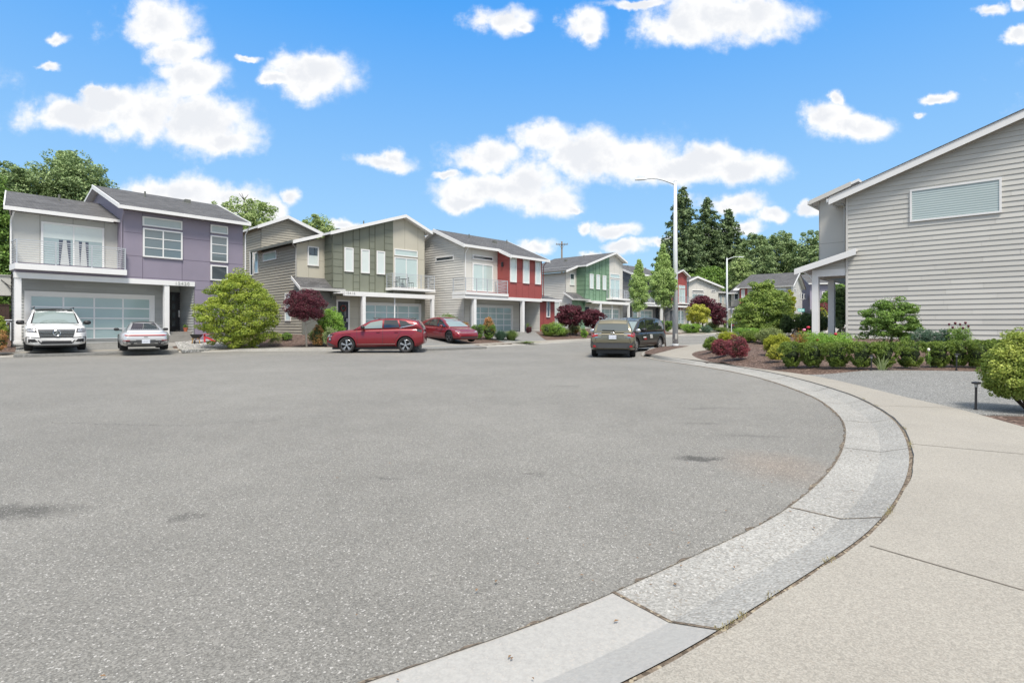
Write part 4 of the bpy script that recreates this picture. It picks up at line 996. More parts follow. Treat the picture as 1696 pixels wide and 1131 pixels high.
# ================================================================ house type with ridge along the street (light/red, dark grey)
def ridge_house(h, pal, number=None, lamp=True):
    g = GB; r = h.root; lp, bp, bs, fr, fs = [M[k] for k in pal]
    P0 = Plane('f', 0.0); yr = g['yr']; Pr_ = Plane('f', yr); xs, xR = g['xs'], g['xR']; zb1, zb0, zE = g['zb1'], g['zb0'], g['zE']; D = 11.5
    ridge = g['ridge']; zR = zE + ridge * g['sl']
    s = MB(); lap(s, Plane('l', 0.0), [(0, -.6), (D, -.6), (D, zE), (ridge, zR), (0, zE)], lp, .2, 21); s.build('side_wall', r)
    b = MB(); panelwall(b, P0, [(0, zb0 + .01), (g['bx'], zb0 + .01), (g['bx'], zE), (0, zE)], bp, [g['v0']], [g['h0']], bs)
    b.build('panel_wall', r)
    f = MB(); zf = g['zf']
    panelwall(f, Plane('l', xs), [(yr, zb1), (0, zb1), (0, zE - .02), (yr, zf)], fr, (), [zb1 + 1.6, zb1 + 3.1], fs)
    panelwall(f, Pr_, [(xs, zb0), (xR, zb0), (xR, zf), (xs, zf)], fr, g['vs'], g['hs'], fs)
    panelwall(f, Plane('r', xR), [(yr, zb0), (D, zb0), (D, zf), (yr, zf)], fr, (), (), fs)
    f.box(g['b0'] + .3, xs, yr + .0, yr + .1, zb1 - .01, zb1 + .32, fr)
    f.build('front_wall', r)
    gy = .6; Pg = Plane('f', gy)
    k = MB(); lap(k, Pg, [(-0.0, -.4), (g['d1'] + .0, -.4), (g['d1'] + .0, zb0 + .2), (0, zb0 + .2)], lp, .15, 22)
    lap(k, Plane('l', xR - .06), [(yr + .2, -.4), (gy + 1.6, -.4), (gy + 1.6, zb0), (yr + .2, zb0)], lp, .15, 23)
    lap(k, Plane('f', gy + 1.6), [(g['d1'], -.4), (xR - .05, -.4), (xR - .05, zb0 + .2), (g['d1'], zb0 + .2)], lp, .15, 24)
    k.box(0.05, xR - .07, yr + .25, gy + 1.59, zb0 + .1, zb0 + .17, M['white']); k.build('garage_wall', r)
    garage(Pg, g['ga0'], g['ga1'], g['gz'], r, 5, 4, M['white'], .2)
    d = MB(); Pg.box(d, g['d0'], g['d1'] - .3, -.02, 2.5, .03, .07, M['navy']); do = d.build('front_door', r)
    pn = MB(); Pg.box(pn, g['d0'] + .08, g['d1'] - .42, .3, 2.3, .07, .08, M['g_dark']); pn.build('pane', do)
    t = MB(); Pg.box(t, g['d1'] - .3, g['d1'] - .18, -.02, 2.6, .03, .09, M['white']); t.build('door_trim', r)
    bm_ = MB(); bm_.box(g['b0'], xR - .02, yr - .05, yr + .2, zb0, zb1, M['white']); bm_.box(g['b0'], g['b0'] + .2, yr + .2, 0, zb0 + .01, zb1 - .01, M['white']); bm_.build('beam', r)
    for x in (g['p0'], g['p1']):
        c = MB(); c.box(x, x + .27, yr - .03, yr + .24, -.2, zb0, M['white']); c.build('column', r)
    st = MB(); st.box(g['d0'] - 1.6, xR - .06, yr - .1, gy + 1.6, -.5, -.03, M['conc']); st.build('porch_slab', r)
    balcony(r, g['b0'], g['bl'], yr - .12, 0, g['zbal'], 1.05, 8, 5, True, True, .22)
    for (a0, a1, z0, z1) in g['win']:
        window(Pr_, a0, a1, z0, z1, M['g_pale'], r, 1, 1, .09)
    a0, a1, z0, z1 = g['tr']; window(P0, a0, a1, z0, z1, M['g_dark'], r, 1, 1, .08)
    a0, a1, z0, z1 = g['sd']; window(P0, a0, a1, z0, z1, M['g_teal'], r, 2, 1, .09, name='sliding_door')
    a0, a1, z0, z1 = g['sw']; window(Plane('l', 0.0), a0, a1, z0, z1, M['g_dark'], r, 1, 1, .08)
    if lamp:
        l_ = MB(); Plane('l', xs).box(l_, yr * .45 - .08, yr * .45 + .08, g['zl'], g['zl'] + .38, 0, .14, M['blackpaint']); l_.build('wall_lamp', r)
    # annex with shed roof
    ya = yr + .4; xa = g['xa']; za = g['za']
    a = MB(); panelwall(a, Plane('f', ya), [(xR, -.5), (xa, -.5), (xa, za), (xR, za)], fr, [xR + (xa - xR) * .3, xR + (xa - xR) * .75], (), fs)
    panelwall(a, Plane('r', xa), [(ya, -.5), (4, -.5), (4, za), (ya, za)], fr)
    a.build('annex_wall', r)
    window(Plane('f', ya), g['aw'][0], g['aw'][1], g['aw'][2], g['aw'][3], M['g_dark'], r, 1, 1, .09)
    q = MB(); roofslab(q, [(xR - .12, ya - .45, za + .12), (xa + .4, ya - .45, za + .12), (xa + .4, 3.2, za + 1.25), (xR + .01, 3.2, za + 1.25), (xR + .01, yr, za + .12 + .13), (xR - .12, yr, za + .25)], .13, M['roof_x'], M['white']); qo = q.build('shed_roof', r)
    fa = MB(); fascia(fa, (xR - .12, ya - .45, za + .13), (xa + .4, ya - .45, za + .13), .2, M['white'], (0, -1, 0), .08); fa.build('fascia', qo)
    # roof
    m = MB(); T = .16; ov = .45; sl = g['sl']; ye = -ov; zl = zE - ov * sl + T
    def pl_(x, y): return (x, y, zE + T + y * sl)
    roofslab(m, [pl_(-.45, ye), pl_(xs - .35, ye), pl_(xs - .35, yr - ov), pl_(xR + .45, yr - ov), pl_(xR + .45, ridge), pl_(-.45, ridge)], T, M['roof_x'], M['white'])
    zt = zE + T + ridge * sl
    roofslab(m, [(-.45, ridge, zt), (xR + .45, ridge, zt), (xR + .45, ridge * 2 + ov, zl), (-.45, ridge * 2 + ov, zl)], T, M['roof_x'], M['white'])
    mo = m.build('roof', r); f = MB(); roofvents(mo, [pl_(2.5, ridge - 1.2), pl_(5.2, ridge - 1.6), pl_(7.5, ridge - 1.0)])
    fascia(f, pl_(-.45, ye), pl_(xs - .36, ye), .2, M['white'], (0, -1, 0), .09, .01)
    fascia(f, pl_(xs - .35, yr - ov), pl_(xR + .45, yr - ov), .2, M['white'], (0, -1, 0), .09, .01)
    fascia(f, pl_(-.45, ye - .09), pl_(-.45, ridge), .28, M['white'], (-1, 0, 0), .05, -.03)
    fascia(f, pl_(xs - .35, yr - ov - .09), pl_(xs - .35, ye - .1), .28, M['white'], (-1, 0, 0), .05, -.03)
    fascia(f, pl_(xR + .45, yr - ov - .09), pl_(xR + .45, ridge), .28, M['white'], (1, 0, 0), .05, -.03)
    f.build('fascia', mo)
    spout(r, [(.0, ye - .04, zl - .2), (.03, -.08, zE - .7), (.03, -.08, zb1)], M['white'])
    spout(r, [(xR + .2, yr - ov, zE - .7), (xR + .08, yr - .1, zE - 1.2), (xR + .08, yr - .1, za + .3)], fs)
H3 = House('red_house', -3.81, 44.4, (.671, .742), .80, 'light grey and red two-storey house behind the red sedan')
def measure_b():
    h = H3; g = {}
    X = lambda x, off=0: h.X(c3(x, 0), off)
    Z = lambda x, y, off=0: h.Z(c3(x, y), off)
    g['xs'] = X(678); g['yr'] = h.Ys(c3(773, 0), g['xs']); yr = g['yr']; g['xR'] = X(1026, yr); g['bx'] = g['xs']
    g['zb1'] = Z(1015, 637, yr); g['zb0'] = Z(1015, 660, yr)
    g['zE'] = Z(455, 222, -.45) + .12; g['sl'] = .38
    g['zf'] = Z(1030, 320, yr)
    # ridge from the rake: crop (175,95) is its top on the side plane x=-.45
    g['ridge'] = min(6.5, h.Ys(c3(178, 0), -.45))
    zr = h.Zs(c3(178, 92), -.45); g['sl'] = (zr - .16 - g['zE']) / g['ridge']
    g['v0'] = X(478); g['h0'] = Z(430, 350)
    g['vs'] = [X(x, yr) for x in (825, 872, 922, 970)]; g['hs'] = [Z(773, 505, yr), Z(773, 395, yr)]
    gy = .6
    g['ga0'] = X(475, gy); g['ga1'] = X(780, gy); g['gz'] = Z(700, 705, gy)
    g['d0'] = X(848, gy); g['d1'] = X(905, gy) + .0; g['b0'] = X(420, yr); g['p0'] = X(493, yr); g['p1'] = X(872, yr)
    g['bl'] = X(765, yr - .12); g['zbal'] = Z(430, 578, yr - .12)
    R4 = lambda x0, y0, x1, y1, off=0: h.rect(c3, x0, y0, x1, y1, off)
    g['win'] = [R4(775, 307, 824, 505, yr), R4(875, 319, 923, 515, yr), R4(970, 336, 1013, 522, yr)]
    g['tr'] = R4(480, 291, 640, 325); g['sd'] = R4(480, 356, 640, 575); g['sl_'] = 0
    xc = 0.0; a, b = h.Ys(c3(340, 0), xc), h.Ys(c3(200, 0), xc)
    g['sw'] = (a, b, h.Zs(c3(200, 350), xc), h.Zs(c3(200, 314), xc))
    g['zl'] = Z(690, 392, 0)
    ya = yr + .4; g['xa'] = X(1125, ya); g['za'] = Z(1130, 655, ya); g['aw'] = R4(1058, 650, 1085, 780, ya)
    return g
GB = measure_b()
print(GB)
ridge_house(H3, ('lite_lap', 'lite_p', 'lite_seam', 'red', 'red_s'))
# ---------------------------------------------------------------- the same two types further up the street
H4 = House('green_house', *[(969.2 - CX) / F * 65.5, 65.5], (.692, .722), 1.05, 'green-panelled two-storey house with grey lap siding, beyond the red-fronted house')
G4 = dict(G)
gable_house(H4, ('kelly', 'kelly_s', 'lite_p', 'lite_seam', 'lite_lap', 'kelly', 'lite_p', 'lite_seam'), False)
H5 = House('dark_grey_house', *[(1045 - CX) / F * 73.5, 73.5], (.70, .71), 1.25, 'dark grey lap-sided house mostly behind the two slim street trees')
ridge_house(H5, ('dk_lap', 'lite_p', 'lite_seam', 'charcoal', 'charcoal'), lamp=False)
H6 = House('red_gable_house', *[(1099 - CX) / F * 92, 92], (.70, .71), 1.5, 'red-fronted gabled house seen just right of the tall street lamp pole')
gable_house(H6, ('red', 'red_s', 'red', 'red_s', 'lite_lap', 'dkgrey_p', 'lite_p', 'lite_seam'), False)
# ---------------------------------------------------------------- pale modern house and lower neighbour
def simple_block(h, name, poly, D, mat, seam, lapm_=None, vs=(), hs=()):
    w = MB(); P = Plane('f', 0); x0 = min(p[0] for p in poly); x1 = max(p[0] for p in poly)
    if lapm_: lap(w, P, poly, mat, .2, 31)
    else: panelwall(w, P, poly, mat, vs, hs, seam)
    return w
H7 = House('pale_gable_house', *[(1141 - CX) / F * 100, 100], (.93, .36), 1.6, 'pale grey gabled house behind the dark red maples, right of the red gable')
def pale_house():
    h = H7; r = h.root; P = Plane('f', 0); X = lambda x, off=0: h.X(c4(x, 0), off); Z = lambda x, y, off=0: h.Z(c4(x, y), off)
    x1 = X(1270); xp = X(1195, -.4); zp = Z(1195, 425, -.4) - .2; z0 = zp - .42 * xp; zr = Z(1345, 470)
    w = MB(); panelwall(w, P, [(0, -1), (x1, -1), (x1, zp - .3 * (x1 - xp)), (xp, zp), (0, z0)], M['lite_p'], [x1 * k / 5 for k in (1, 2, 3, 4)], (), M['lite_seam'])
    xe = X(1347)
    panelwall(w, P, [(x1, -1), (xe, -1), (xe, zp - .3 * (xe - xp)), (x1, zp - .3 * (x1 - xp))], M['lite_p'], [x1 + .01], (), M['lite_seam'])
    panelwall(w, Plane('r', xe), [(0, -1), (9, -1), (9, zp - .3 * (xe - xp)), (0, zp - .3 * (xe - xp))], M['lite_p'])
    lap(w, Plane('l', 0), [(0, -1), (9, -1), (9, z0), (0, z0)], M['lite_lap'], .2, 33, False)
    w.build('wall', r)
    q = MB(); T = .2
    roofslab(q, [(-.4, -.5, z0 - .16 + T), (xp, -.5, zp + T), (xp, 9.4, zp + T), (-.4, 9.4, z0 - .16 + T)], T, M['roof_y'], M['white'])
    xo = xe + .9; zo = zp - .3 * (xo - xp) + T
    roofslab(q, [(xp, -.5, zp + T), (xo, -.5, zo), (xo, 9.4, zo), (xp, 9.4, zp + T)], T, M['roof_y'], M['white'])
    qo = q.build('roof', r); f = MB(); fascia(f, (-.4, -.5, z0 - .16 + T), (xp, -.5, zp + T), .32, M['white'], (0, -1, 0), .06, -.03); fascia(f, (xp, -.5, zp + T), (xo, -.5, zo), .32, M['white'], (0, -1, 0), .06, -.03); f.build('fascia', qo)
    for (a, b, c, d, gl, nx) in ((1155, 523, 1242, 540, 'g_dark', 1), (1155, 548, 1242, 600, 'g_mid', 2), (1293, 524, 1326, 538, 'g_dark', 1)):
        a0, a1, z0_, z1_ = h.rect(c4, a, b, c, d); window(P, a0, a1, z0_, z1_, M[gl], r, nx, 1, .1)
    # low wing to the right
    xw1 = X(1440, 3); Pw = Plane('f', 3); zl = Z(1390, 545, 3)
    w = MB(); lap(w, Pw, [(xe, -1), (xw1, -1), (xw1, zl), (xe, zl)], M['tan_lap'], .2, 34); lap(w, Plane('r', xw1), [(3, -1), (10, -1), (10, zl), (3, zl)], M['tan_lap'], .2, 35, False); w.build('wing_wall', r)
    q = MB(); roofslab(q, [(xe + .01, 2.5, zl + .15), (xw1 + .5, 2.5, zl + .15), (xw1 + .5, 8.5, zl + 2.2), (xe + .01, 8.5, zl + 2.2)], .18, M['roof_x'], M['white']); q.build('wing_roof', r)
    for (a, b) in ((1354, 1372), (1386, 1400)):
        window(Pw, X(a, 3), X(b, 3), zl - 2.1, zl - .5, M['g_mid'], r, 1, 1, .09)
pale_house()
H8 = House('tan_house', *[(1309.7 - CX) / F * 88, 88], (.79, -.61), 1.2, 'tan lap-sided house with a long grey roof facing the end of the street')
def tan_house():
    h = H8; r = h.root; P = Plane('f', 0); X = lambda x, off=0: h.X(c5(x, 0), off); Z = lambda x, y, off=0: h.Z(c5(x, y), off)
    ze = Z(905, 492); xL = X(545); xLL = X(470)
    w = MB(); lap(w, P, [(xL, -1), (0, -1), (0, ze), (xL, ze)], M['tan_lap'], .2, 41)
    D = 9.0; rg = D / 2; zr = ze + rg * .5
    lap(w, Plane('r', 0), [(0, -1), (D, -1), (D, ze), (rg, zr), (0, ze)], M['lite_lap'], .2, 42)
    zl = Z(500, 545, 1); panelwall(w, Plane('f', 1), [(xLL, -1), (xL, -1), (xL, zl), (xLL, zl)], M['tan_p'], (), (), M['beige_seam'])
    w.box(xL + .0, X(600), -.06, -.01, -1, ze - .2, M['red']); w.build('wall', r)
    q = MB(); T = .18
    roofslab(q, [(xL - .4, -.5, ze - .2 + T), (.5, -.5, ze - .2 + T), (.5, rg, zr + T), (X(625, rg), rg, zr + T)], T, M['roof_x'], M['white'])
    roofslab(q, [(.5, D + .5, ze - .2 + T), (xL - .4, D + .5, ze - .2 + T), (X(625, rg), rg, zr + T), (.5, rg, zr + T)], T, M['roof_x'], M['white'])
    roofslab(q, [(xLL - .4, .4, zl), (xL - .4, .4, zl), (X(625, rg) - .1, rg, zr - .1), (X(560, rg), rg, zr - .9)], T, M['roof_x'], M['white'])
    roofslab(q, [(xLL - .4, .3, 2.9), (xL + 1, .3, 2.9), (xL + 1, 1.0, 3.3), (xLL - .4, 1.0, 3.3)], T, M['roof_x'], M['white'])
    qo = q.build('roof', r); f = MB()
    fascia(f, (.5, -.5, ze - .2 + T), (.5, rg, zr + T), .3, M['white'], (1, 0, 0), .05, -.03); fascia(f, (.5, rg, zr + T), (.5, D + .5, ze - .2 + T), .3, M['brown'], (1, 0, 0), .05, -.03)
    fascia(f, (xL - .4, -.5, ze - .2 + T), (.5, -.5, ze - .2 + T), .18, M['gutter_grey'], (0, -1, 0), .08, .0); f.build('fascia', qo)
    for (a, b, c, d, gl) in ((505, 545, 538, 595, 'g_dark'), (558, 520, 582, 580, 'g_pale'), (780, 512, 880, 530, 'g_pale'), (840, 540, 880, 590, 'g_mid')):
        off = 1 if a == 505 else 0; a0, a1, z0, z1 = h.rect(c5, a, b, c, d, off); window(Plane('f', off - (.07 if a == 558 else 0)), a0, a1, z0, z1, M[gl], r, 1, 1, .1)
    for (a, b, y0, y1) in ((973, 981, 545, 588), (987, 1000, 545, 592), (1005, 1018, 550, 588), (930, 950, 515, 530)):
        u0, u1 = h.Ys(c5(a, 0), 0), h.Ys(c5(b, 0), 0); window(Plane('r', 0), u0, u1, h.Zs(c5(a, y1), 0), h.Zs(c5(a, y0), 0), M['g_dark'], r, 1, 1, .1)
tan_house()
H9 = House('lilac_house', *[(1352 - CX) / F * 96, 96], (.97, -.2), 1.0, 'lilac house glimpsed between the porch posts')
def lilac_house():
    h = H9; r = h.root; P = Plane('f', 0); w = MB(); M['lilac'] = paint('lilac panel', (150, 144, 160), .05); M['lilac_s'] = paint('lilac seam', (122, 116, 134))
    ze = h.Z((1372, 470)); xr = 14; xl = -1.0
    panelwall(w, P, [(xl, -1), (xr, -1), (xr, ze), (xl, ze)], M['lilac'], [2.2, 5], [2.9], M['lilac_s']); w.build('wall', r)
    q = MB(); roofslab(q, [(xl - .4, -.6, ze + .1), (xr, -.6, ze + .1), (xr, 4, ze + 2), (xl - .4, 4, ze + 2)], .2, M['roof_x'], M['white'])
    roofslab(q, [(xr, 8.6, ze + .1), (xl - .4, 8.6, ze + .1), (xl - .4, 4, ze + 2), (xr, 4, ze + 2)], .2, M['roof_x'], M['white'])
    roofslab(q, [(xl, -1.4, 2.6), (xr, -1.4, 2.6), (xr, -.01, 3.1), (xl, -.01, 3.1)], .16, M['roof_x'], M['white']); q.build('roof', r)
    b = MB(); panelwall(b, Plane('l', xl), [(0, -1), (8, -1), (8, ze), (4, ze + 1.8), (0, ze)], M['lilac']); b.build('side_wall', r)
    a0, a1, z0, z1 = h.rect(lambda x, y: (x, y), 1361, 483, 1369.5, 495); window(P, a0, a1, z0, z1, M['g_dark'], r, 1, 3, .12)
lilac_house()
# ================================================================ the near house at the right, seen side on
NH = House('grey_corner_house', 14.75, 24.5, (.722, -.692), .82, 'large light grey lap-sided house with a wide blinded window, at the right')
M['near_lap'] = lapm('pale warm grey lap siding', (188, 187, 181))
M['near_p'] = paint('pale warm grey panel', (198, 196, 190), .03); M['near_seam'] = paint('warm grey seam', (160, 158, 152))
def near_house():
    h = NH; r = h.root; P = Plane('f', 0); X = lambda x, off=0: h.X(c6(x, 0), off); Z = lambda x, y, off=0: h.Z(c6(x, y), off)
    T = .2
    # rake: top edge of the barge board on a plane .45 m proud
    xa, za = X(155, -.35), Z(155, 338, -.35); xb, zb = X(806, -.35), Z(806, 43, -.35); sl = (zb - za) / (xb - xa)
    LN = 14.0; rgx = LN / 2; D = 10.0
    def zt(x): return za + sl * (x - xa) if x < rgx else za + sl * (2 * rgx - x - xa)
    w = MB(); zw = lambda x: zt(x) - T
    lap(w, P, [(.06, -.45), (LN, -.45), (LN, zw(LN)), (rgx, zw(rgx)), (.06, zw(0))], M['near_lap'], 0.2, 51, True, .034)
    P.box(w, -.02, .07, -.45, zw(0), -.02, .035, M['near_p'])
    lap(w, Plane('r', LN), [(0, -.45), (D, -.45), (D, zw(LN)), (0, zw(LN))], M['near_lap'], 0.2, 52)
    lap(w, Plane('l', -.02), [(0, -.45), (D, -.45), (D, zw(0)), (0, zw(0))], M['near_lap'], 0.2, 53)
    vb = MB()
    w.build('lap_wall', r)
    v = MB(); P.box(v, 1.9, 2.4, .04, .24, .03, .05, M['near_p'])
    for k in range(4): P.box(v, 1.93, 2.37, .055 + k * .045, .08 + k * .045, .05, .06, M['near_seam'])
    v.build('foundation_vent', r)
    # front bump-out beyond the corner
    yo = 1.2; x0 = X(122, yo); zp0 = Z(165, 545, yo) - .6; zp1 = zw(0) + .25
    b = MB(); Pb = Plane('f', yo)
    panelwall(b, Pb, [(x0, zp0 - .3), (-.021, zp0 - .3), (-.021, zp1), (x0, zp1)], M['near_p'], [x0 + .03], [Z(165, 490, yo)], M['near_seam'])
    panelwall(b, Plane('l', x0), [(yo, zp0 - .3), (6.5, zp0 - .3), (6.5, zp1), (yo, zp1)], M['near_p'], (), (), M['near_seam']); b.build('bay_wall', r)
    e = MB(); zr0 = Z(90, 372, yo - .4)
    xe = X(90, yo - .4); z1 = Z(90, 350, yo - .4)
    roofslab(e, [(xe, yo - .4, z1), (.3, yo - .4, z1 + (.3 - xe) * sl), (.3, 7, z1 + (.3 - xe) * sl), (xe, 7, z1)], .12, M['roof_y'], M['white']); eo = e.build('bay_roof', r)
    f = MB(); fascia(f, (xe, yo - .4, z1), (.0, yo - .4, z1 + (0 - xe) * sl), .2, M['near_p'], (0, -1, 0), .04, -.02); fascia(f, (xe, yo - .4, z1), (xe, 7, z1), .16, M['white'], (-1, 0, 0), .1, .0); f.build('fascia', eo)
    # main roof
    m = MB(); oy = .35
    roofslab(m, [(xa, -oy, zt(xa)), (rgx, -oy, zt(rgx)), (rgx, D + oy, zt(rgx)), (xa, D + oy, zt(xa))], T - .02, M['roof_y'], M['white'])
    roofslab(m, [(rgx, -oy, zt(rgx)), (LN + .5, -oy, zt(LN + .5)), (LN + .5, D + oy, zt(LN + .5)), (rgx, D + oy, zt(rgx))], T - .02, M['roof_y'], M['white'])
    mo = m.build('roof', r); f = MB()
    fascia(f, (xa, -oy, zt(xa)), (rgx, -oy, zt(rgx)), .29, M['white'], (0, -1, 0), .05, .035); fascia(f, (rgx, -oy, zt(rgx)), (LN + .5, -oy, zt(LN + .5)), .29, M['white'], (0, -1, 0), .05, .035)
    fascia(f, (xa - .0, -oy, zt(xa) - .05), (xa, D + oy, zt(xa) - .05), .16, M['white'], (-1, 0, 0), .1, .0)
    f.build('fascia', mo)
    k = MB(); fascia(k, (xa - .03, -oy - .05, zt(xa) + .0), (rgx, -oy - .05, zt(rgx) + .0), .035, M['roof_y'], (0, -1, 0), .03, -.0); k.build('drip_edge', mo)
    spout(r, [(xa + .1, -.2, zt(xa) - .25), (-.12, .1, zt(0) - .55), (-.12, .25, zt(0) - .7), (-.12, .25, zp0)], M['gutter_grey'], .045)
    # window with blinds
    a0, a1 = X(427), X(734); z0 = Z(427, 421); z1 = Z(427, 314)
    M['blind'] = pbr('window blind slats', (.30, .38, .37), .35, .02)
    window(P, a0, a1, z0, z1, M['g_pale'], r, 1, 1, .07, slats=13, extra=M['blind'])
    # porch: lean-to roof, beam, two posts
    xw = X(246, -.3); xt = X(40, -.3); zt0 = Z(246, 508, -.3); zt1 = Z(40, 577, -.3); sp = (zt0 - zt1) / (xw - xt)
    q = MB(); PD = 4.0
    roofslab(q, [(xt, -.3, zt1), (-.03, -.3, zt1 + (-.03 - xt) * sp), (-.03, PD, zt1 + (-.03 - xt) * sp), (xt, PD, zt1)], .12, M['roof_y'], M['white'])
    roofslab(q, [(-.03, -.3, zt1 + (-.03 - xt) * sp), (xw, -.3, zt0), (xw, -.035, zt0), (-.03, -.035, zt1 + (-.03 - xt) * sp)], .12, M['roof_y'], M['white'])
    qo = q.build('porch_roof', r); f = MB(); fascia(f, (xt, -.3, zt1), (xw, -.3, zt0), .25, M['white'], (0, -1, 0), .05, .02); f.build('fascia', qo)
    zb1, zb0 = Z(100, 582), Z(100, 604); xp0 = X(98)
    bm_ = MB(); bm_.box(xp0, -.03, .02, .26, zb0, zb1, M['white']); bm_.box(xp0, xp0 + .26, .26, PD, zb0, zb1, M['white']); bm_.box(xp0 + .26, -.03, .26, PD, zb1 - .05, zb1, M['white'])
    lap(bm_, Plane('f', .06), [(xp0, zb1 + .001), (-.03, zb1 + .001), (-.03, zt1 + (-.03 - xt) * sp - .13), (xp0, zt1 + (xp0 - xt) * sp - .13)], M['near_lap'], .15, 61, False); bm_.build('beam', r)
    y2 = h.Ys(c6(152, 0), xp0)
    for y in (.0, y2):
        c = MB(); c.box(xp0, xp0 + .26, y + .01, y + .27, -.7, zb0, M['white']); c.build('column', r)
    s = MB(); s.box(xp0 - .1, -.03, -.1, PD, -.9, -.45, M['conc']); s.build('porch_slab', r)
    br = MB(); br.bar((xt + .25, -.1, zt1 - .05), (xp0, .1, zb0 - .1), .07, .07, M['white']); br.build('brace', r)
near_house()
# ================================================================ vehicles
def carpaint(name, rgb, metal=.0, rough=.28, coat=.7):
    m = pbr(name, rgb, rough, .01, .5, metal=metal, coat=coat); return m
M['tyre'] = pbr('tyre rubber', (.018, .018, .019), .85, .15, 6)
M['alloy'] = pbr('alloy wheel', (.55, .56, .58), .28, .03, metal=.85)
M['alloy_dark'] = pbr('dark alloy wheel', (.10, .10, .11), .35, .03, metal=.6)
M['cladding'] = pbr('dark cladding', (.045, .047, .05), .6, .05)
M['tail'] = pbr('tail lamp red', (.30, .008, .012), .3, .05, coat=.3)
M['lampglass'] = pbr('clear lamp', (.30, .31, .33), .08, .45, 22, coat=1.0)
M['chrome'] = pbr('chrome', (.70, .71, .72), .12, .02, metal=1.0)
M['plate'] = pbr('licence plate', (.62, .66, .74), .45, .02)
M['carglass'] = glass('car glass', (.018, .022, .024), .02)
M['carglass_lit'] = glass('car glass painted sky', (.20, .25, .24), .05)  # paler copy of the glass; reflected sky is painted into its colour
M['carglass_mid'] = glass('car glass painted reflection', (.07, .085, .085), .03)  # slightly paler glass, a reflection put into the base colour
M['seat'] = pbr('pale seat', (.55, .53, .48), .7, .05)
def interp(P, x):
    P = sorted(P); return float(np.interp(x, [p[0] for p in P], [p[1] for p in P]))
def loftmesh(stations):
    """stations: list of rings of 3D points (closed)"""
    n = len(stations[0]); vs = [p for s_ in stations for p in s_]; fs = []
    for i in range(len(stations) - 1):
        for j in range(n): fs.append((i*n+j, (i+1)*n+j, (i+1)*n+(j+1) % n, i*n+(j+1) % n))
    fs.append(tuple(range(n))); fs.append(tuple((len(stations)-1)*n + j for j in range(n))[::-1])
    return vs, fs
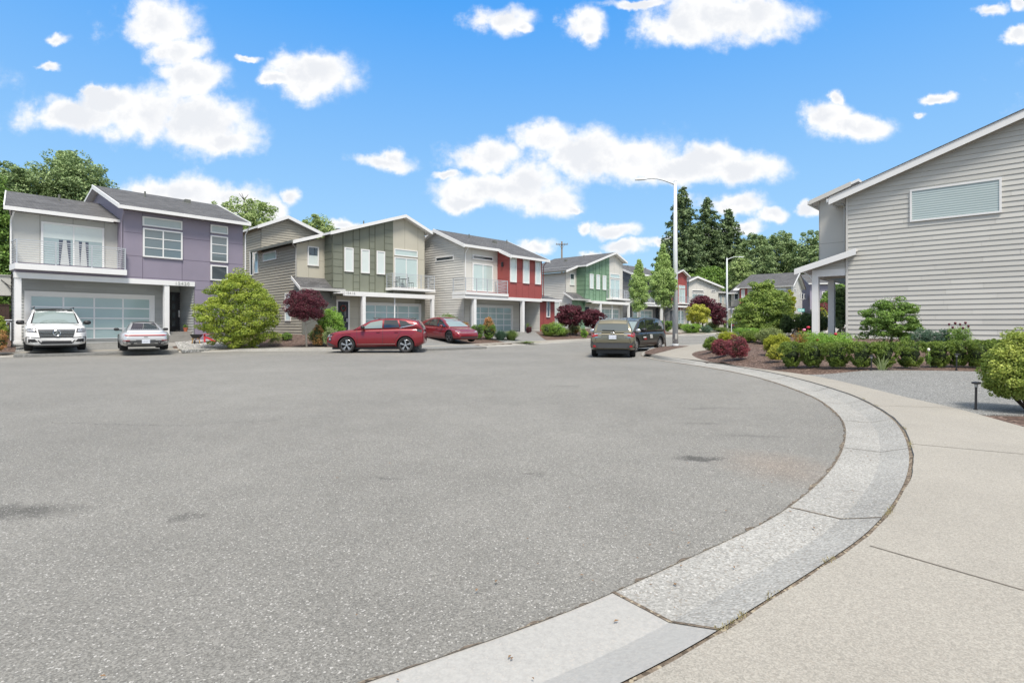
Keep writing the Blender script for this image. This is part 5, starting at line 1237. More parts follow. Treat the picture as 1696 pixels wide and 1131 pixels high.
class Car:
    def __init__(s, name, label, cat, sp, loc, d, paint_):
        s.sp = sp; s.paint = paint_; L_, W = sp['L'], sp['W']
        s.root = empty(name, loc, math.atan2(d[1], d[0]), label, cat)
        top, bot = sp['top'], sp['bot']; hw = W / 2; wid = sp.get('wid', [(-9, 1), (9, 1)])
        xs = sorted(set([round(float(v), 3) for v in np.linspace(-L_/2, L_/2, 44)] + [-L_/2 + .03, L_/2 - .03, -L_/2 + .08, L_/2 - .08]))
        def w_(x):
            t = max(0, (abs(x) - (L_/2 - .62)) / .62); e = sp.get('endf', .20) if x > 0 else sp.get('endr', .14)
            return hw * interp(wid, x) * (1 - e * t ** 2.4 - .05 * (t > .97))
        def ring(x):
            zb, zt, w = interp(bot, x), interp(top, x), w_(x); cr = interp(sp['crown'], x); h = zt - zb
            half = [(0, zb), (.78*w, zb), (.94*w, zb + .05), (.985*w, zb + .22*h), (w, zb + .45*h), (.993*w, zb + .62*h), (.965*w, zb + .84*h), (.925*w, zb + .95*h), (.84*w, zt), (.5*w, zt + cr*.7), (0, zt + cr)]
            return [(x, y, z) for y, z in half] + [(x, -y, z) for y, z in half[-2:0:-1]]
        vs, fs = loftmesh([ring(x) for x in xs]); b = MB(); b.mesh(vs, fs, paint_); body = b.build('body', s.root, True, True)
        # wheel arches
        r = sp['r']; cut = MB()
        for xw in (sp['xf'], sp['xr']):
            for sg in (1, -1):
                cut.lathe([(r + .055, 0), (r + .055, .42 + .2)], (xw, (hw + .2 if sg > 0 else -hw + .42), r), M['black'], 28, 'y') if False else None
                y0, y1 = (hw - .36, hw + .2) if sg > 0 else (-hw - .2, -hw + .36)
                cut.lathe([(r + .055, y0), (r + .055, y1)], (xw, 0, r + .01), M['black'], 28, 'y')
        co = cut.build('cutter', s.root, False, True)
        md = body.modifiers.new('b', 'BOOLEAN'); md.object = co; md.operation = 'DIFFERENCE'; md.solver = 'EXACT'
        try: md.material_mode = 'TRANSFER'
        except Exception: pass
        dg = bpy.context.evaluated_depsgraph_get(); me = bpy.data.meshes.new_from_object(body.evaluated_get(dg)); body.modifiers.clear(); body.data = me
        bpy.data.objects.remove(co)
        if len(me.materials) < 2: me.materials.append(M['black'])
        # cabin
        cab = sp['cab']; xs = list(np.linspace(cab[0][0], cab[-1][0], 30)); pts = [(p[0], p[1]) for p in cab]
        def cring(x):
            zr = interp(pts, x); zb = min(interp(top, x) - .03, zr - .01); k = sp['wb']; kt = sp['wt']; h = zr - zb; f = min(1, h / sp['ch'])
            wb = min(k, w_(x) * .93); wt = wb - (k - kt) * f
            half = [(0, zb), (wb, zb), (wb - (wb-wt) * .45, zb + h*.5), (wt + .03, zb + h*.86), (wt - .05, zb + h*.965), (wt*.6, zr), (0, zr + .02 * f)]
            return [(x, y, z) for y, z in half] + [(x, -y, z) for y, z in half[-2:0:-1]]
        vs, fs = loftmesh([cring(x) for x in xs]); c = MB(); c.mesh(vs, fs, sp.get('cabm', paint_)); s.cabin = c.build('cabin', s.root, True, True)
        # underside pan, dark
        u = MB(); u.box(-L_/2 + .25, L_/2 - .25, -hw * .72, hw * .72, .17, interp(bot, 0) + .12, M['black']); u.build('underbody', s.root)
        # bvh for projecting trim
        V = [v.co.copy() for v in me.vertices]; Fc = [tuple(p.vertices) for p in me.polygons]; o = len(V)
        V += [v.co.copy() for v in s.cabin.data.vertices]; Fc += [tuple(o + i for i in p.vertices) for p in s.cabin.data.polygons]
        s.bvh = BVHTree.FromPolygons(V, Fc); s.parts = {}
        for xw, nm in ((sp['xf'], 'f'), (sp['xr'], 'r')):
            for sg in (1, -1): s.wheel(xw, sg * (hw - .02 - sp.get('tw', .24) / 2), sg)
    def wheel(s, x, y, sg):
        r = s.sp['r']; tw = s.sp.get('tw', .24) / 2; ri = r * s.sp.get('rim', .70); b = MB()
        b.ring([(ri, -tw*.9), (r*.93, -tw), (r*.985, -tw*.8), (r, -tw*.4), (r, tw*.4), (r*.985, tw*.8), (r*.93, tw), (ri, tw*.9), (ri*.98, tw*.5), (ri*.98, -tw*.5), (ri, -tw*.9)], (x, y, r), M['tyre'], 32, 'y')
        w = b.build('wheel', s.root, True, True); k = MB(); al = s.sp.get('alloy', M['alloy'])
        f = y + sg * tw * .75
        k.ring([(ri*1.0, 0), (ri*.93, .012*sg), (ri*.9, -.02*sg), (ri, -.03*sg)], (x, f, r), al, 32, 'y')
        k.lathe([(.01, -.05*sg), (ri*.97, -.05*sg)], (x, f, r), M['black'], 24, 'y')
        k.lathe([(.01, .012*sg), (.055, .01*sg), (.065, -.01*sg)], (x, f, r), al, 12, 'y')
        ns = s.sp.get('spokes', 5)
        for i in range(ns):
            q = 2 * math.pi * i / ns + .3; ca, sa = math.cos(q), math.sin(q)
            for dv in ((-.13, .13) if s.sp.get('split') else (0,)):
                q2 = q + dv; p0 = (x + ca*.04, f, r + sa*.04); p1 = (x + math.cos(q2)*ri*.95, f, r + math.sin(q2)*ri*.95)
                k.bar(p0, p1, .035 if s.sp.get('split') else .06, .03, al, (0, 1, 0))
        k.build('rim', w, False)
    def ray(s, p, d, reach=8):
        d = Vector(d); h = s.bvh.ray_cast(Vector(p) - d * 4, d, reach)
        return h
    def patch(s, mb, quad, axis, mat, n=6, m=2, off=.006):
        """quad corners in the view plane: side 'y+','y-' -> (x,z); 'x+','x-' -> (y,z); 'z' -> (x,y)"""
        D = {'y+': (0, -1, 0), 'y-': (0, 1, 0), 'x+': (-1, 0, 0), 'x-': (1, 0, 0), 'z': (0, 0, -1)}[axis]; vs = []
        last = None
        for j in range(m + 1):
            for i in range(n + 1):
                u, v = i / n, j / m; a = [0, 0]
                for k in (0, 1): a[k] = (1-u)*(1-v)*quad[0][k] + u*(1-v)*quad[1][k] + u*v*quad[2][k] + (1-u)*v*quad[3][k]
                p = (a[0], 0, a[1]) if axis[0] == 'y' else (0, a[0], a[1]) if axis[0] == 'x' else (a[0], a[1], 0)
                h = s.ray(p, D)
                if h[0] is None:
                    q = s.bvh.find_nearest(Vector(p) - Vector(D) * (s.sp['L']/2 if axis[0] == 'x' else s.sp['W']/2 if axis[0] == 'y' else 1.5)); h = q
                nrm = Vector(D) * -1; vs.append(h[0] + nrm * off)
        fs = [(j*(n+1)+i, j*(n+1)+i+1, (j+1)*(n+1)+i+1, (j+1)*(n+1)+i) for j in range(m) for i in range(n)]
        mb.mesh(vs, fs, mat)
    def part(s, name, patches, parent=None, smooth=True):
        """patches: (quad, axis, mat, n, m, off)"""
        b = MB()
        for p in patches: s.patch(b, *p)
        o = b.build(name, parent or s.root, smooth); return o
    def both(s, name, quad, mat, n=6, m=3, off=.006, frame=None):
        for ax in ('y+', 'y-'): s.part(name, [(quad, ax, mat, n, m, off)])
    def line(s, mb, pts, axis, w, mat, off=.005):
        for i in range(len(pts) - 1):
            (a0, b0), (a1, b1) = pts[i], pts[i+1]; l = math.hypot(a1-a0, b1-b0); nx, ny = -(b1-b0)/l*w/2, (a1-a0)/l*w/2
            s.patch(mb, [(a0-nx, b0-ny), (a1-nx, b1-ny), (a1+nx, b1+ny), (a0+nx, b0+ny)], axis, mat, max(2, int(l/.12)), 1, off)
    def seams(s, paths, w=.012):
        b = MB()
        for ax in ('y+', 'y-'):
            for p in paths: s.line(b, p, ax, w, M['black'])
        b.build('door_seams', s.root)
    def handles(s, xs, z, mat=None, l=.17):
        for ax, sg in (('y+', 1), ('y-', -1)):
            for x in xs:
                h = s.ray((x, 0, z), (0, -sg, 0)); y = h[0].y if h[0] else sg * s.sp['W']/2
                b = MB(); b.bar((x - l/2, y + sg*.02, z), (x + l/2, y + sg*.02, z), .022, .032, mat or s.paint, (0, 0, 1)); b.build('door_handle', s.root)
    def mirrors(s, x, z, mat, size=.2, y=None):
        for sg in (1, -1):
            b = MB(); y0 = (y or s.sp['wb']) - .02; c = Vector((x, sg * (y0 + .2), z)); n = 8; vs = []; fs = []
            for (dx, k) in ((-.06, .75), (-.05, .98), (.03, 1.0), (.09, .7), (.115, .3)):
                for j in range(n):
                    q = 2*math.pi*j/n + math.pi/8; ca, sa = math.cos(q), math.sin(q)
                    ca = math.copysign(abs(ca)**.7, ca); sa = math.copysign(abs(sa)**.7, sa)
                    vs.append((c.x + dx, c.y + ca*size*.55*k, c.z + sa*size*.36*k))
            for i in range(4):
                for j in range(n): fs.append((i*n+j, i*n+(j+1) % n, (i+1)*n+(j+1) % n, (i+1)*n+j))
            fs.append(tuple(range(n))[::-1]); fs.append(tuple(4*n+j for j in range(n)))
            b.mesh(vs, fs, mat); b.bar((x + .02, sg*(y0 - .03), z - .06), (x + .01, sg*(y0 + .14), z - .03), .06, .04, M['black']); b.build('mirror', s.root, True)
    def archtrim(s, mat, w=.07, lo=-12, hi=192):
        for ax, sg in (('y+', 1), ('y-', -1)):
            for xw in (s.sp['xf'], s.sp['xr']):
                b = MB(); r0 = s.sp['r'] + .062; k = 18
                for i in range(k):
                    a, c = R(lo + (hi - lo)*i/k), R(lo + (hi - lo)*(i+1)/k)
                    z = s.sp['r'] + .01
                    s.patch(b, [(xw + math.cos(a)*r0, z + math.sin(a)*r0), (xw + math.cos(c)*r0, z + math.sin(c)*r0), (xw + math.cos(c)*(r0+w), z + math.sin(c)*(r0+w)), (xw + math.cos(a)*(r0+w), z + math.sin(a)*(r0+w))], ax, mat, 1, 1, .012)
                b.build('wheel_arch', s.root)
    def rails(s, x0, x1, y, z, mat, lift=.05):
        for sg in (1, -1):
            b = MB(); b.tube([(x0, sg*y, z - .02), (x0 - .12, sg*y, z + lift), (x1 + .12, sg*y, z + lift), (x1, sg*y, z - .02)], .018, mat, 6); b.build('roof_rail', s.root)
    def plate(s, x, z, back, txt, size=.30):
        ax = 'x-' if back else 'x+'; sg = -1 if back else 1
        h = s.ray((0, 0, z), (-sg, 0, 0)); X = h[0].x if h[0] else x
        b = MB(); b.box(X + sg*.004, X + sg*.022, -size/2, size/2, z - .075, z + .075, M['plate']); o = b.build('license_plate', s.root)
        t = letters(txt, .085, M['navy'], o, (X + sg*.0235, 0, z - .005), (R(90), 0, R(-90 if back else 90)), 'plate_lettering', 0, False)
def ground_z(x, y): return Hs(x, y)
# ---------------------------------------------------------------- white SUV, front to the street
cw = carpaint('white car paint', (.78, .78, .77))
spW = dict(L=5.15, W=2.02, r=.40, xf=1.60, xr=-1.50, tw=.27, rim=.72, wb=.90, wt=.70, ch=.62, endf=.22,
    top=[(-2.6, .98), (-2.4, 1.12), (1.1, 1.10), (1.3, 1.11), (2.0, 1.06), (2.35, 1.0), (2.5, .92), (2.58, .80)], bot=[(-2.6, .38), (-2.2, .27), (2.2, .24), (2.58, .25)],
    crown=[(-2.6, .0), (1.0, .0), (1.4, .05), (2.3, .04), (2.58, .0)],
    cab=[(1.42, 1.10), (.55, 1.66), (.2, 1.76), (-.5, 1.80), (-1.6, 1.78), (-2.2, 1.68), (-2.52, 1.12)], cabm=cw)
cx_, cy_ = pos(89, 25.9)
wz = Hs(cx_, cy_) - .12
c = Car('white_suv', 'white SUV with a chrome grille parked nose-out in front of the garage', 'car', spW, (cx_, cy_, .22), (.665, -.747), cw)
c.root.scale = (1.06, 1.06, 1.06)
c.part('windscreen', [([(-.74, 1.14), (.74, 1.14), (.62, 1.66), (-.62, 1.66)], 'x+', M['carglass_lit'], 10, 6, .012)])
c.part('windscreen_surround', [([(-.80, 1.125), (.80, 1.125), (.80, 1.15), (-.80, 1.15)], 'x+', M['black'], 10, 1, .010), ([(-.80, 1.13), (-.735, 1.13), (-.62, 1.70), (-.66, 1.70)], 'x+', M['black'], 2, 8, .010), ([(.735, 1.13), (.80, 1.13), (.66, 1.70), (.62, 1.70)], 'x+', M['black'], 2, 8, .010)])
c.part('sunroof', [([(-1.3, -.62), (.42, -.62), (.42, .62), (-1.3, .62)], 'z', M['carglass'], 8, 6, .008), ([(-.63, 1.665), (.63, 1.665), (.60, 1.765), (-.60, 1.765)], 'x+', M['carglass'], 8, 2, .014)])
for (a, b, t0, t1) in ((.02, 1.0, 1.0, .45), (-.98, -.04, 1, 1), (-2.1, -1.04, 1, 1)):
    q = [(a, 1.16), (b, 1.16), (b if b < .5 else .50, 1.64 if b > .5 else 1.66), (a, 1.66)]
    if a < -2: q[3] = (a + .12, 1.6)
    c.both('side_window', q, M['carglass'], 8, 4, .008)
c.part('grille', [([(-.52, .55), (.52, .55), (.60, .90), (-.60, .90)], 'x+', M['black'], 8, 4, .01)])
g = MB()
for k in range(5):
    z = .60 + k * .060; w = .53 + k * .014
    c.patch(g, [(-w, z), (w, z), (w, z + .014), (-w, z + .014)], 'x+', M['chrome'], 8, 1, .022)
go = g.build('grille_bars', c.root)
# round badge: ring and three spokes
hx = c.ray((0, 0, .78), (-1, 0, 0))[0].x + .045; e = MB()
ringp = [(hx, math.cos(q)*.115, .73 + math.sin(q)*.115) for q in np.linspace(0, 2*math.pi, 25)]; e.tube(ringp, .013, M['chrome'], 6)
for q in (90, 210, 330): e.bar((hx, 0, .73), (hx, math.cos(R(q))*.11, .73 + math.sin(R(q))*.11), .022, .02, M['chrome'], (1, 0, 0))
e.build('emblem', go)
for sg in (1, -1):
    c.part('headlight', [([(sg*.62, .76), (sg*.95, .78), (sg*.95, .94), (sg*.64, .92)], 'x+', M['black'], 6, 3, .010), ([(sg*.66, .785), (sg*.92, .80), (sg*.92, .91), (sg*.68, .89)], 'x+', M['lampglass'], 6, 3, .014)])
    c.part('air_intake', [([(sg*.58, .38), (sg*.88, .36), (sg*.88, .50), (sg*.68, .50)], 'x+', M['black'], 5, 3, .014)])
    c.part('intake_trim', [([(sg*.50, .535), (sg*.95, .565), (sg*.95, .59), (sg*.50, .555)], 'x+', M['black'], 5, 1, .014), ([(sg*.925, .34), (sg*.955, .34), (sg*.955, .57), (sg*.925, .57)], 'x+', M['black'], 1, 4, .014), ([(sg*.46, .33), (sg*.52, .33), (sg*.60, .45), (sg*.56, .45)], 'x+', M['black'], 1, 3, .014)])
    c.part('tail_light', [([(sg*.62, .95), (sg*.93, .95), (sg*.90, 1.08), (sg*.62, 1.08)], 'x-', M['tail'], 4, 2, .01)])
c.part('lower_intake', [([(-.50, .29), (.50, .29), (.46, .42), (-.46, .42)], 'x+', M['black'], 8, 2, .012)])
c.part('front_trim', [([(-.56, .262), (.56, .262), (.56, .285), (-.56, .285)], 'x+', M['chrome'], 8, 1, .014)])
b = MB(); c.line(b, [(-.92, 1.0), (-.55, 1.085)], 'x+', .014, M['black']); c.line(b, [(.92, 1.0), (.55, 1.085)], 'x+', .014, M['black']); b.build('bonnet_seam', c.root)
c.seams([[(1.05, .35), (1.08, 1.08)], [(-.02, .35), (-.0, 1.08)], [(-1.0, .38), (-1.02, 1.08)]]); c.handles((.2, -.82), .92)
c.mirrors(.78, 1.17, M['black'], .26, .93); c.rails(-1.9, .35, .66, 1.76, M['black'], .06)
for sg in (1, -1):
    pass
# ---------------------------------------------------------------- silver coupe, tail to the street
cs = carpaint('silver car paint', (.60, .61, .62), .6, .32)
spP = dict(L=4.5, W=1.86, r=.345, xf=1.32, xr=-1.13, tw=.30, rim=.76, wb=.71, wt=.47, ch=.46, endr=.20, endf=.30, alloy=M['alloy'], split=True,
    wid=[(-2.3, 1.0), (-1.1, 1.0), (-.3, .955), (.6, .955), (1.3, .985), (2.3, .95)],
    top=[(-2.25, .60), (-2.2, .70), (-2.05, .79), (-1.6, .84), (-.9, .83), (.4, .80), (1.1, .79), (1.6, .76), (2.1, .62), (2.25, .46)], bot=[(-2.25, .32), (-1.9, .2), (1.9, .15), (2.25, .2)],
    crown=[(-2.25, .0), (-1.9, .05), (-1.0, .04), (1.0, .0), (1.6, -.06), (2.1, -.05), (2.25, 0)],
    cab=[(1.18, .80), (.55, 1.15), (.1, 1.27), (-.35, 1.285), (-.9, 1.21), (-1.5, 1.02), (-2.0, .84)])
cx_, cy_ = pos(236, 26.1)
c = Car('silver_coupe', 'silver sports coupe parked tail-out on the driveway beside the white SUV', 'car', spP, (cx_, cy_, .22), (-.60, .80), cs)
c.part('rear_window', [([(-.54, .93), (.54, .93), (.42, 1.20), (-.42, 1.20)], 'x-', M['carglass'], 10, 6, .01)])
g = MB()
for k in range(15):
    y = -.50 + k * .0715; c.patch(g, [(y, .90), (y + .045, .90), (y + .045, .945), (y, .945)], 'x-', M['alloy'], 1, 1, .02)
g.build('engine_grille', c.root)
c.part('roof_panel', [([(-.75, -.42), (.12, -.42), (.12, .42), (-.75, .42)], 'z', M['carglass'], 6, 6, .007)])
c.both('side_window', [(-.95, .86), (.75, .84), (.25, 1.18), (-.50, 1.19)], M['carglass'], 10, 4, .008)
c.part('windscreen', [([(-.62, .84), (.62, .84), (.48, 1.20), (-.48, 1.20)], 'x+', M['carglass'], 10, 6, .01)])
c.part('light_bar', [([(-.86, .655), (.86, .655), (.86, .70), (-.86, .70)], 'x-', M['tail'], 16, 1, .012), ([(-.82, .635), (.82, .635), (.82, .655), (-.82, .655)], 'x-', M['black'], 16, 1, .011)])
c.part('rear_diffuser', [([(-.80, .30), (.80, .30), (.84, .44), (-.84, .44)], 'x-', M['cladding'], 14, 2, .011)])
c.part('plate_recess', [([(-.32, .33), (.32, .33), (.36, .47), (-.36, .47)], 'x-', M['cladding'], 6, 2, .014)])
c.part('model_badge', [([(-.07, .585), (.07, .585), (.07, .605), (-.07, .605)], 'x-', M['black'], 3, 1, .012)])
for sg in (1, -1):
    c.part('reflector', [([(sg*.58, .44), (sg*.82, .44), (sg*.82, .465), (sg*.58, .465)], 'x-', M['tail'], 4, 1, .014)])
    b = MB(); xx = c.ray((0, sg*.5, .36), (1, 0, 0))[0].x; b.lathe([(.055, -.04), (.055, .12), (.045, .12)], (xx, sg*.50, .33), M['black'], 16, 'x'); b.build('exhaust', c.root, True)
    c.part('headlight', [([(sg*.62, .56), (sg*.82, .56), (sg*.80, .70), (sg*.62, .70)], 'x+', M['lampglass'], 4, 3, .01)])
c.plate(0, .40, True, 'AL05775'); c.mirrors(.62, .92, M['black'], .2, .80); c.seams([[(.75, .3), (.78, .8)], [(-.55, .3), (-.5, .82)]]); c.handles((-.35,), .70)
# ---------------------------------------------------------------- red SUV seen side on at the curb
cr_ = carpaint('red car paint', (.20, .010, .018), .25, .3)
spT = dict(L=4.63, W=1.86, r=.38, xf=1.33, xr=-1.46, tw=.24, rim=.72, wb=.85, wt=.66, ch=.50, spokes=5, split=True, alloy=M['alloy'],
    top=[(-2.31, .90), (-2.25, 1.12), (-2.1, 1.19), (-1.2, 1.19), (.2, 1.15), (.9, 1.12), (1.3, 1.08), (1.8, 1.02), (2.15, .93), (2.27, .82), (2.31, .66)], bot=[(-2.31, .45), (-2.0, .30), (1.9, .26), (2.31, .30)],
    crown=[(-2.31, 0), (.6, 0), (1.2, .04), (2.0, .03), (2.31, 0)],
    cab=[(1.02, 1.12), (.62, 1.36), (.25, 1.56), (-.1, 1.64), (-.7, 1.675), (-1.4, 1.655), (-1.9, 1.57), (-2.08, 1.50), (-2.28, 1.16)])
c = Car('red_suv', 'bright red SUV parked side on along the far curb', 'car', spT, (-6.62, 27.5, .0), (-1, -.05), cr_)
c.part('windscreen', [([(-.72, 1.16), (.72, 1.16), (.62, 1.55), (-.62, 1.55)], 'x+', M['carglass'], 10, 6, .01)])
c.part('rear_window', [([(-.66, 1.22), (.66, 1.22), (.60, 1.50), (-.60, 1.50)], 'x-', M['carglass'], 8, 4, .01)])
c.both('side_window', [(-.34, 1.20), (.62, 1.17), (.22, 1.47), (-.34, 1.58)], M['carglass_lit'], 8, 4, .008)
c.both('side_window', [(-1.16, 1.235), (-.42, 1.205), (-.42, 1.585), (-1.05, 1.585)], M['carglass'], 8, 4, .008)
c.both('side_window', [(-1.80, 1.33), (-1.24, 1.24), (-1.12, 1.575), (-1.45, 1.53)], M['carglass'], 8, 4, .008)
c.both('window_trim', [(-1.92, 1.34), (-1.18, 1.20), (-1.18, 1.225), (-1.84, 1.36)], M['chrome'], 8, 1, .01)
c.part('grille', [([(-.62, .50), (.62, .50), (.80, .84), (-.80, .84)], 'x+', M['black'], 8, 4, .01)])
c.part('skid_plate', [([(-.55, .32), (.55, .32), (.62, .44), (-.62, .44)], 'x+', M['alloy'], 8, 2, .012)])
for sg in (1, -1):
    c.part('headlight', [([(sg*.70, .78), (sg*.86, .78), (sg*.86, .88), (sg*.70, .90)], 'x+', M['lampglass'], 3, 2, .012), ([(2.22, .80), (1.98, .86), (1.92, .915), (2.2, .90)], 'y+' if sg > 0 else 'y-', M['black'], 3, 2, .010)])
    ax = 'y+' if sg > 0 else 'y-'
    c.part('fog_light', [([(2.20, .56), (2.06, .58), (2.06, .76), (2.20, .76)], ax, M['black'], 2, 2, .01), ([(2.17, .64), (2.09, .64), (2.09, .71), (2.17, .71)], ax, M['lampglass'], 2, 2, .014)])
    c.part('bumper_trim', [([(2.26, .34), (1.86, .33), (1.96, .40), (2.26, .54)], ax, M['alloy_dark'], 4, 2, .011)])
    c.part('tail_light', [([(-1.98, 1.06), (-2.22, .98), (-2.25, 1.12), (-2.0, 1.15)], ax, M['carglass'], 4, 2, .01), ([(sg*.55, .98), (sg*.86, .96), (sg*.86, 1.10), (sg*.55, 1.10)], 'x-', M['tail'], 4, 2, .01)])
    c.part('sill_trim', [([(-.98, .29), (.88, .27), (.90, .33), (-1.0, .345)], ax, M['black'], 10, 1, .012), ([(-1.02, .43), (.86, .41), (.86, .424), (-1.02, .446)], ax, M['chrome'], 10, 1, .01)])
    c.part('crease_shade', [([(-1.75, 1.075), (1.6, .985), (1.6, .992), (-1.75, 1.085)], ax, M['black'], 14, 1, .004), ([(-1.02, .50), (-.70, .80), (-.69, .806), (-1.02, .512)], ax, M['black'], 5, 1, .004)])  # black lines paint the shade along the body creases
c.archtrim(cr_, .06)
c.seams([[(.80, .38), (.86, 1.12)], [(-.38, .32), (-.38, 1.18)], [(-.98, .62), (-1.2, .95), (-1.2, 1.22)]]); c.handles((-.16, -1.02), 1.0)
c.mirrors(.52, 1.235, M['black'], .23, .86); c.rails(-1.7, .0, .60, 1.655, M['black'], .02)
b = MB(); c.patch(b, [(-2.2, -.5), (-1.95, -.5), (-1.95, .5), (-2.2, .5)], 'z', cr_, 4, 6, .03); b.build('spoiler', c.root)
# ---------------------------------------------------------------- deep red sedan on the second driveway
cd_ = carpaint('deep red car paint', (.20, .008, .016), .25, .22)
spY = dict(L=4.75, W=1.92, r=.355, xf=1.50, xr=-1.40, tw=.25, rim=.74, wb=.82, wt=.60, ch=.62, spokes=5, alloy=M['alloy_dark'], endf=.28,
    top=[(-2.37, .85), (-2.25, 1.05), (-1.2, 1.02), (.4, .95), (1.1, .92), (1.5, .89), (2.0, .76), (2.25, .62), (2.37, .50)], bot=[(-2.37, .4), (-2.0, .24), (1.9, .2), (2.37, .22)],
    crown=[(-2.37, 0), (.8, 0), (1.3, .03), (2.0, .02), (2.37, 0)], cabm=cd_,
    cab=[(1.40, .92), (.6, 1.38), (.1, 1.56), (-.4, 1.61), (-1.0, 1.58), (-1.8, 1.38), (-2.3, 1.08)])
cx_, cy_ = pos(741, 36.4)
c = Car('red_sedan', 'dark red electric sedan parked nose-out on the driveway by the clipped hedge', 'car', spY, (cx_, cy_, .26), (.66, -.75), cd_)
c.part('windscreen', [([(-.74, .98), (.74, .98), (.58, 1.50), (-.58, 1.50)], 'x+', M['carglass_lit'], 10, 6, .01)])
c.part('glass_roof', [([(-1.3, -.5), (.1, -.5), (.1, .5), (-1.3, .5)], 'z', M['carglass'], 8, 6, .008)])
c.both('side_window', [(.02, 1.02), (1.0, .98), (.35, 1.42), (.02, 1.47)], M['carglass'], 8, 4, .008)
c.both('side_window', [(-1.0, 1.07), (-.04, 1.03), (-.04, 1.48), (-.78, 1.47)], M['carglass'], 8, 4, .008)
c.both('side_window', [(-1.6, 1.14), (-1.06, 1.08), (-.84, 1.46), (-1.05, 1.42)], M['carglass'], 6, 3, .008)
c.part('front_intake', [([(-.62, .27), (.62, .27), (.70, .36), (-.70, .36)], 'x+', M['black'], 10, 2, .012)])
c.part('light_strip', [([(-.72, .60), (.72, .60), (.70, .62), (-.70, .62)], 'x+', M['lampglass'], 12, 1, .012)])
for sg in (1, -1):
    ax = 'y+' if sg > 0 else 'y-'
    c.part('headlight', [([(sg*.55, .64), (sg*.85, .67), (sg*.84, .72), (sg*.56, .68)], 'x+', M['lampglass'], 5, 2, .012)])
    c.part('tail_light', [([(sg*.5, .90), (sg*.88, .90), (sg*.86, 1.0), (sg*.5, .98)], 'x-', M['tail'], 4, 2, .01)])
    c.part('sill_trim', [([(-.98, .24), (1.06, .24), (1.08, .31), (-1.0, .31)], ax, M['black'], 10, 1, .012)])
c.archtrim(M['black'], .02)
c.seams([[(1.0, .34), (1.05, .93)], [(-.02, .3), (-.0, 1.0)], [(-.98, .55), (-1.08, .8), (-1.02, 1.05)]]); c.handles((.15, -.88), .86); c.mirrors(.78, 1.03, cd_, .2, .84)
# ---------------------------------------------------------------- olive wagon, seen from behind
co_ = carpaint('olive car paint', (.165, .152, .105), .45, .32)
spO = dict(L=4.86, W=1.87, r=.36, xf=1.45, xr=-1.30, tw=.25, rim=.70, wb=.81, wt=.58, ch=.60, endr=.10, alloy=M['alloy_dark'],
    top=[(-2.43, .86), (-2.38, 1.02), (-2.2, 1.08), (.3, 1.0), (1.2, .98), (1.8, .93), (2.2, .84), (2.43, .6)], bot=[(-2.43, .38), (-2.0, .28), (1.9, .27), (2.43, .3)],
    crown=[(-2.43, 0), (.8, 0), (1.3, .03), (2.43, 0)],
    cab=[(1.25, .97), (.5, 1.45), (.1, 1.58), (-.6, 1.61), (-1.7, 1.58), (-2.05, 1.52), (-2.38, 1.06)])
c = Car('olive_wagon', 'olive green wagon with roof rails standing in the street, seen from behind', 'car', spO, (4.62, 25.0, .0), (.215, .977), co_)
c.part('rear_window', [([(-.66, 1.10), (.66, 1.10), (.58, 1.50), (-.58, 1.50)], 'x-', M['carglass_mid'], 10, 6, .012), ([(-.66, 1.42), (.66, 1.42), (.60, 1.53), (-.60, 1.53)], 'x-', M['carglass'], 8, 2, .016)])
b = MB(); hx = c.ray((0, 0, 1.12), (1, 0, 0))[0]; b.bar((hx.x - .03, .42, 1.13), (hx.x - .03, -.05, 1.115), .02, .03, M['black']); b.lathe([(.03, -.04), (.03, .02)], (hx.x, -.05, 1.115), M['black'], 10, 'x'); b.build('rear_wiper', c.root)
c.part('rear_bumper', [([(-.80, .40), (.80, .40), (.80, .60), (-.80, .60)], 'x-', M['cladding'], 12, 3, .014), ([(-.60, .28), (.60, .28), (.66, .40), (-.66, .40)], 'x-', M['black'], 10, 2, .012)])
c.part('bumper_trim', [([(-.66, .575), (.66, .575), (.62, .60), (-.62, .60)], 'x-', M['alloy_dark'], 10, 1, .018)])
c.part('plate_recess', [([(-.36, .77), (.36, .77), (.44, .93), (-.44, .93)], 'x-', co_, 8, 2, .006), ([(-.45, .93), (.45, .93), (.46, .955), (-.46, .955)], 'x-', M['cladding'], 8, 1, .02)])
for sg in (1, -1):
    ax = 'y+' if sg > 0 else 'y-'
    c.part('tail_light', [([(sg*.60, .90), (sg*.88, .84), (sg*.88, 1.04), (sg*.60, .95)], 'x-', M['tail'], 5, 3, .014), ([(sg*.44, .99), (sg*.82, .93), (sg*.82, 1.0), (sg*.46, 1.02)], 'x-', M['lampglass'], 4, 1, .018), ([(-2.36, .86), (-2.05, .94), (-2.05, 1.04), (-2.36, 1.04)], ax, M['tail'], 4, 2, .012)])
    c.part('rear_reflector', [([(sg*.66, .44), (sg*.80, .44), (sg*.78, .52), (sg*.70, .52)], 'x-', M['tail'], 3, 2, .022)])
    c.part('bumper_corner', [([(-2.42, .36), (-1.82, .30), (-1.80, .42), (-2.42, .66)], ax, M['cladding'], 6, 3, .012), ([(sg*.72, .56), (sg*.90, .56), (sg*.90, .70), (sg*.84, .70)], 'x-', M['cladding'], 4, 2, .016)])
    c.part('sill_trim', [([(-.86, .27), (1.0, .27), (1.02, .40), (-.88, .40)], ax, M['cladding'], 10, 1, .012)])
    b = MB(); c.line(b, [(sg*.72, .62), (sg*.66, .86)], 'x-', .012, M['black']); c.line(b, [(sg*.66, .62), (0, .62)], 'x-', .012, M['black']); b.build('tailgate_seam', c.root)
    c.part('headlight', [([(sg*.6, .72), (sg*.85, .72), (sg*.85, .84), (sg*.6, .84)], 'x+', M['lampglass'], 3, 2, .01)])
